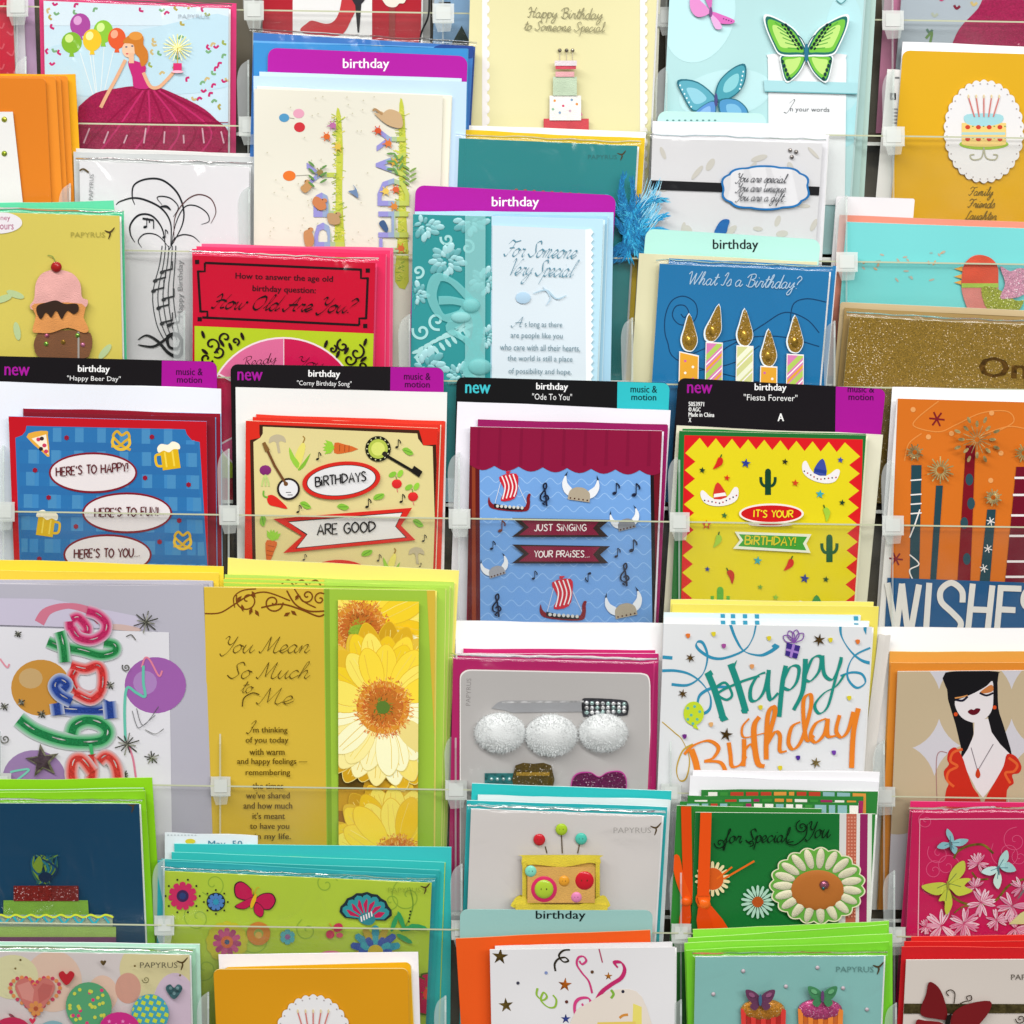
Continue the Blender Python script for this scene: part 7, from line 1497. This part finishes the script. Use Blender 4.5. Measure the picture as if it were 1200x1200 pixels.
# ================================================================ tier 7, cut off by the bottom of the picture
s = Stack(1387, 4)
s.env('pale aqua envelope at the back of the hearts and balloons card', (-70, 1103), (234, 1107), 'b4dcc8', edge='e6f4ee')
s.env('pale green envelope framing the hearts and balloons card', (-70, 1107), (229, 1112), '93c0a4', edge='e0f0e6')
s.k = 3
def d(t):
    t.P('soft_circles'); [t.ell(x, y, rx, ry, c, n=30) for x, y, rx, ry, c in ((62, 1150, 34, 36, 'd6b9a6'), (185, 1135, 45, 36, 'cfc596'), (120, 1165, 18, 22, 'd9b8a4'), (150, 1158, 15, 18, 'c99684'), (205, 1180, 26, 40, 'c8b4c4'), (15, 1145, 30, 26, 'd0cca0'))]
    def heart(x, y, s_, c, dep=0, k=None): t.poly(smooth([(x, y - s_ * .35), (x + s_ * .45, y - s_ * .75), (x + s_ * .95, y - s_ * .45), (x + s_ * .8, y + s_ * .15), (x, y + s_), (x - s_ * .8, y + s_ * .15), (x - s_ * .95, y - s_ * .45), (x - s_ * .45, y - s_ * .75)], 4, True), c, dep=dep, kind=k)
    t.P('dotted_heart', z=1, kind='gloss'); 
    for k in range(40):
        a = k * .157; t.ell(41 + 27 * math.sin(a) ** 3 * 1.08, 1166 - (13 * math.cos(a) - 5 * math.cos(2 * a) - 2 * math.cos(3 * a) - math.cos(4 * a)) * 1.55 - 2, 2.4, 2.4, 'c2405c' if k % 2 else 'd88a50', n=8)
    heart(41, 1164, 24, 'c47068', 1.5); t.poly([(20, 1155), (34, 1150), (40, 1160), (38, 1174), (26, 1170)], 'd08a80'); t.poly([(44, 1160), (50, 1152), (62, 1155), (58, 1168), (46, 1176)], 'b8605a'); flower(t, 42, 1182, 9, 7, 'd08a4a', 'a85030', .3, .6)
    t.P('red_heart', z=1, kind='gloss'); heart(78, 1145, 9.5, 'b8202c', 1)
    t.P('teal_heart', z=1, kind='foil'); heart(204, 1161, 10, '4f7a80', 1); [t.ell(x, y, 2, 2, '8ab0b4', n=8) for x, y in ((200, 1158), (208, 1158), (204, 1164))]
    t.P('green_balloon', z=1, kind='gloss'); t.ell(104, 1179, 27, 28, '4f9468', n=32, dep=1); r = random.Random(1); [t.ell(104 + 24 * math.sqrt(q) * math.cos(a), 1179 + 24 * math.sqrt(q) * math.sin(a), 2.2, 2.2, r.choice(['c23a6c', 'b9c04a', 'b9c04a']), n=8) for q, a in ((r.random(), r.uniform(0, 6.28)) for _ in range(30))]
    t.P('checked_balloon', z=1, kind='gloss'); t.ell(176, 1188, 22, 23, '3f94a8', n=28, dep=1); sv = t.clip; t.clip = ellp(176, 1188, 21.5, 22.5, n=28)
    for j in range(7): [t.rect(152 + i * 9 + (j % 2) * 4.5, 1166 + j * 7, 157 + i * 9 + (j % 2) * 4.5, 1170.5 + j * 7, 'b4c43a', a=20) for i in range(6)]
    t.clip = sv
    t.P('pink_balloon', z=2, kind='gloss'); t.ell(140, 1206, 24, 20, 'b82a78', n=26, dep=1); [t.star(128 + k * 8, 1197 + (k % 2) * 4, 2.6, 'd880b4') for k in range(4)]
    t.P('red_balloon', z=1, kind='gloss'); t.ell(14, 1208, 22, 16, 'b0284c', n=22); t.ell(62, 1212, 18, 16, '7aa0a8', n=20); heart(38, 1196, 4, 'c2304c')
    t.P('foil_speckle', kind='foil'); [t.ell(x, y, 1.4, 1.4, '8a7440', n=6) for x, y in ((24, 1125), (18, 1135), (120, 1127), (211, 1143), (158, 1132))]; heart(121, 1128, 3.5, '7a643c'); swirl(t, 171, 1148, 4.5, 1.4, 1, '9a9260')
    logo(t, 186, 1131, 44, '54503e')
s.card('card of patterned balloons and hearts in the bottom left corner', (-70, 1114), (222, 1119), 'cdc4c2', d, slv=5, edge='f4f6f2')

s = Stack(1387, 3, 3, 26)
s.env('white envelope behind the yellow cake card at the bottom', (256, 1119), (490, 1116), 'ece8ec')
s.more('second yellow card behind the yellow cake card at the bottom', (262, 1134), (481, 1128), 'e2ac18', r=6, fold='f2e6b0')
s.k = 2
s.card('yellow card with a scalloped white plaque cut off by the bottom edge', (250, 1136), (478, 1135), 'cd8f14', lambda t: cakeplaque(t, 367, 1226, 1.0), r=7, fold='dfa626', edge='f0d890')

s = Stack(1387, 5)
s.tab('pale teal birthday divider above the orange envelope at the bottom', (539, 1066), (765, 1067), '8fb9b4', r=9, draw=header('birthday', 657, 1073.5, 58, 12.5, '12201f'))
s.env('orange envelope beside the party streamer card at the bottom', (534, 1100), (762, 1090), 'e0561a', edge='f6a070')
s.more('second white party card, only its right edge in view', (580, 1109), (787, 1104), 'dcdadc', fold='ececee')
s.k = 4
def d(t):
    t.each('gold_star', ((586, 1121, 10, '6a5424', 5), (593, 1178, 9, '7a6430', -5), (662, 1154, 8.5, 'c86a20', 5), (713, 1144, 5, 'd0822a', 0), (713, 1169, 5, 'd0822a', 10), (690, 1190, 5, 'd0822a', 0), (663, 1194, 6, '3a4a9a', 0)), lambda x, y, r_, c, a: t.star(x, y, r_, c, a=a, q=.38, kind='foil'))
    t.P('streamer'); t.st([(651, 1138), (650, 1130), (654, 1124), (662, 1122), (666, 1126), (660, 1127), (655, 1120), (660, 1114), (668, 1113)], 2.6, '2a2418', nib=(30, .5))
    t.P('streamer'); t.st([(630, 1158), (629, 1166), (636, 1172), (641, 1168), (637, 1163), (634, 1172), (642, 1180), (650, 1180), (652, 1172), (648, 1166)], 2.6, '8ab03a', nib=(30, .5))
    t.P('streamer'); t.st([(694, 1164), (690, 1150), (682, 1140), (676, 1130), (678, 1122), (684, 1121), (687, 1126), (682, 1130), (679, 1126)], 2.8, 'c23a74', nib=(30, .5))
    t.P('streamer'); t.st([(697, 1200), (697, 1180), (704, 1164), (716, 1154), (728, 1146), (732, 1136), (728, 1128), (720, 1128), (724, 1134)], 5, 'b82a64', nib=(40, .7)); t.st([(680, 1200), (674, 1188), (674, 1176), (680, 1170), (690, 1170), (692, 1178), (686, 1182), (682, 1176)], 4, 'c8407c', nib=(40, .7)); t.line(702, 1112, 706, 1128, 1.4, 'a83a5c')
    t.P('party_glow', z=.35); t.poly(smooth([(690, 1175), (720, 1160), (752, 1168), (760, 1230), (670, 1230), (672, 1190)], 4, True), 'd9cfc4'); t.poly([(742, 1176), (752, 1180), (752, 1230), (740, 1230)], 'dccf6a'); t.poly([(700, 1198), (745, 1197), (748, 1260), (698, 1260)], 'd9c060')
    t.P('confetti'); [t.ell(x, y, 2, 2, c, n=8) for x, y, c in ((607, 1152, '3a3a4a'), (694, 1139, '5a3a24'), (664, 1174, '5a2a20'), (730, 1162, '2a2a3a'), (640, 1140, '7a8ab8'))]; t.st([(716, 1160), (719, 1165), (716, 1170)], 3, '7aa83a'); t.st([(726, 1193), (730, 1190), (736, 1189)], 3, 'c8863a')
s.card('white card with curling pink streamers and stars at the bottom', (574, 1113), (791, 1110), 'd9d8da', d, fold='eeeeee', edge='fafafa')

s = Stack(1387, 6, 3, 27)
for i, (x0, y0, x1, y1) in enumerate(((812, 1090, 1042, 1080), (806, 1100, 1040, 1084), (802, 1106, 1046, 1095))):
    s.env(ORD[i] + ' lime envelope from the back in the cupcake card stack', (x0, y0), (x1, y1), ['86d43c', '7ccc34', '80d038'][i], edge='c8f09a')
s.env('lime envelope framing the cupcake card', (804, 1114), (1042, 1104), '6fbf2a', edge='b8ea80')
s.k = 5
def d(t):
    r = random.Random(3)
    for k, (x, y) in enumerate(((871, 1138), (958, 1134), (921, 1156), (988, 1158), (836, 1165), (1016, 1183), (900, 1178))): t.P('pearl', z=1, kind='plastic'); t.dome(x, y, 2.6, 2.6, 2.4, 'c8b8c0', n=8, m=3)
    for x, c1, c2, w1, w2 in ((894, 'b8502a', 'c8862c', 'b02420', 'cf3a34'), (961, 'a82a6c', 'c04a80', 'c8641c', 'dc8034')):
        t.P('cupcake', z=2, kind='glitter'); t.dome(x, 1183, 26, 13, 8, c2, n=20, m=5)
        t.P('cupcake_wrapper', z=5, kind='paper')
        for k in range(9): u = x - 26 + k * 5.9; t.poly([(u, 1184 + abs(k - 4) * -.6), (u + 5.9, 1184), (u + 5.2 + (x - u) * .08, 1260), (u + .4 + (x - u) * .12, 1260)], w1 if k % 2 else w2, dep=1 if k % 2 else 2.2); t.z = 5
    for x, y, c, c2 in ((891, 1172, '5a1f48', '84466c'), (964, 1168, '2f7a4a', '5aa06c')):
        t.P('felt_butterfly', z=12, kind='felt')
        for sg in (-1, 1):
            t.poly(smooth([(x, y - 2), (x + sg * 7, y - 10), (x + sg * 17, y - 12), (x + sg * 15, y - 2), (x + sg * 8, y + 4)], 4, True), c, dep=1.5); t.poly(smooth([(x, y), (x + sg * 8, y + 2), (x + sg * 12, y + 8), (x + sg * 6, y + 12), (x + sg * 1, y + 6)], 4, True), c, dep=1.5); t.ell(x + sg * 10, y - 6, 4, 2.4, c2, a=-sg * 30)
        t.ell(x, y, 2, 7, '2a5a7a' if x < 900 else '5a2a60', dep=.8)
    logo(t, 1002, 1136, 44, '5f8a86')
s.card('pale teal card with two cupcakes wearing felt butterflies at the bottom', (815, 1121), (1036, 1120), '83b8b3', d, slv=6, edge='f4faf6')

s = Stack(1387, 5, 3, 26)
for i, (x0, y0, x1, y1) in enumerate(((1068, 1098, 1290, 1096), (1060, 1104, 1290, 1103), (1057, 1110, 1290, 1111))):
    s.env(['rearmost', 'middle', 'nearest'][i] + ' red envelope behind the dark red butterfly card', (x0, y0), (x1, y1), ['d42420', 'cc1e1e', 'c01c22'][i], edge='e8584c')
s.k = 4
def d(t):
    t.P('foil_ribbon', z=.8, kind='foil'); t.poly([(1050, 1176), (1290, 1177), (1290, 1187), (1050, 1188)], '5c5230', dep=.5)
    t.P('dark_red_butterfly', z=3, kind='gloss')
    t.poly(smooth([(1088, 1152), (1094, 1152), (1102, 1160), (1108, 1176), (1110, 1194), (1098, 1194), (1080, 1190), (1080, 1178), (1085, 1166)], 3, True), '6a1418', dep=1.5); t.poly(smooth([(1114, 1195), (1120, 1184), (1136, 1176), (1160, 1173), (1160, 1184), (1148, 1200), (1130, 1216), (1116, 1210)], 3, True), '6f161a', dep=1.5); t.poly(smooth([(1106, 1200), (1084, 1196), (1074, 1196), (1074, 1215), (1100, 1220)], 3, True), '7a181c', dep=1.2)
    t.poly([(1110, 1190), (1116, 1187), (1112, 1204), (1106, 1204)], '15100c', dep=.5)
    t.P('antenna', z=3); t.st([(1118, 1176), (1119, 1164), (1114, 1160), (1109, 1163), (1112, 1167)], 1.2, '3a2c20'); t.P('antenna', z=3); t.st([(1122, 1178), (1130, 1174), (1138, 1172), (1138, 1167), (1133, 1168), (1134, 1172)], 1.2, '3a2c20'); swirl(t, 1196, 1194, 6, 1.4, 1.2, '3a2c20')
    logo(t, 1206, 1145, 42, '5e564c')
s.card('beige card with a dark red butterfly on a bronze ribbon in the bottom right corner', (1062, 1125), (1290, 1124), 'c9c0b8', d, slv=False, edge='f2eee8')
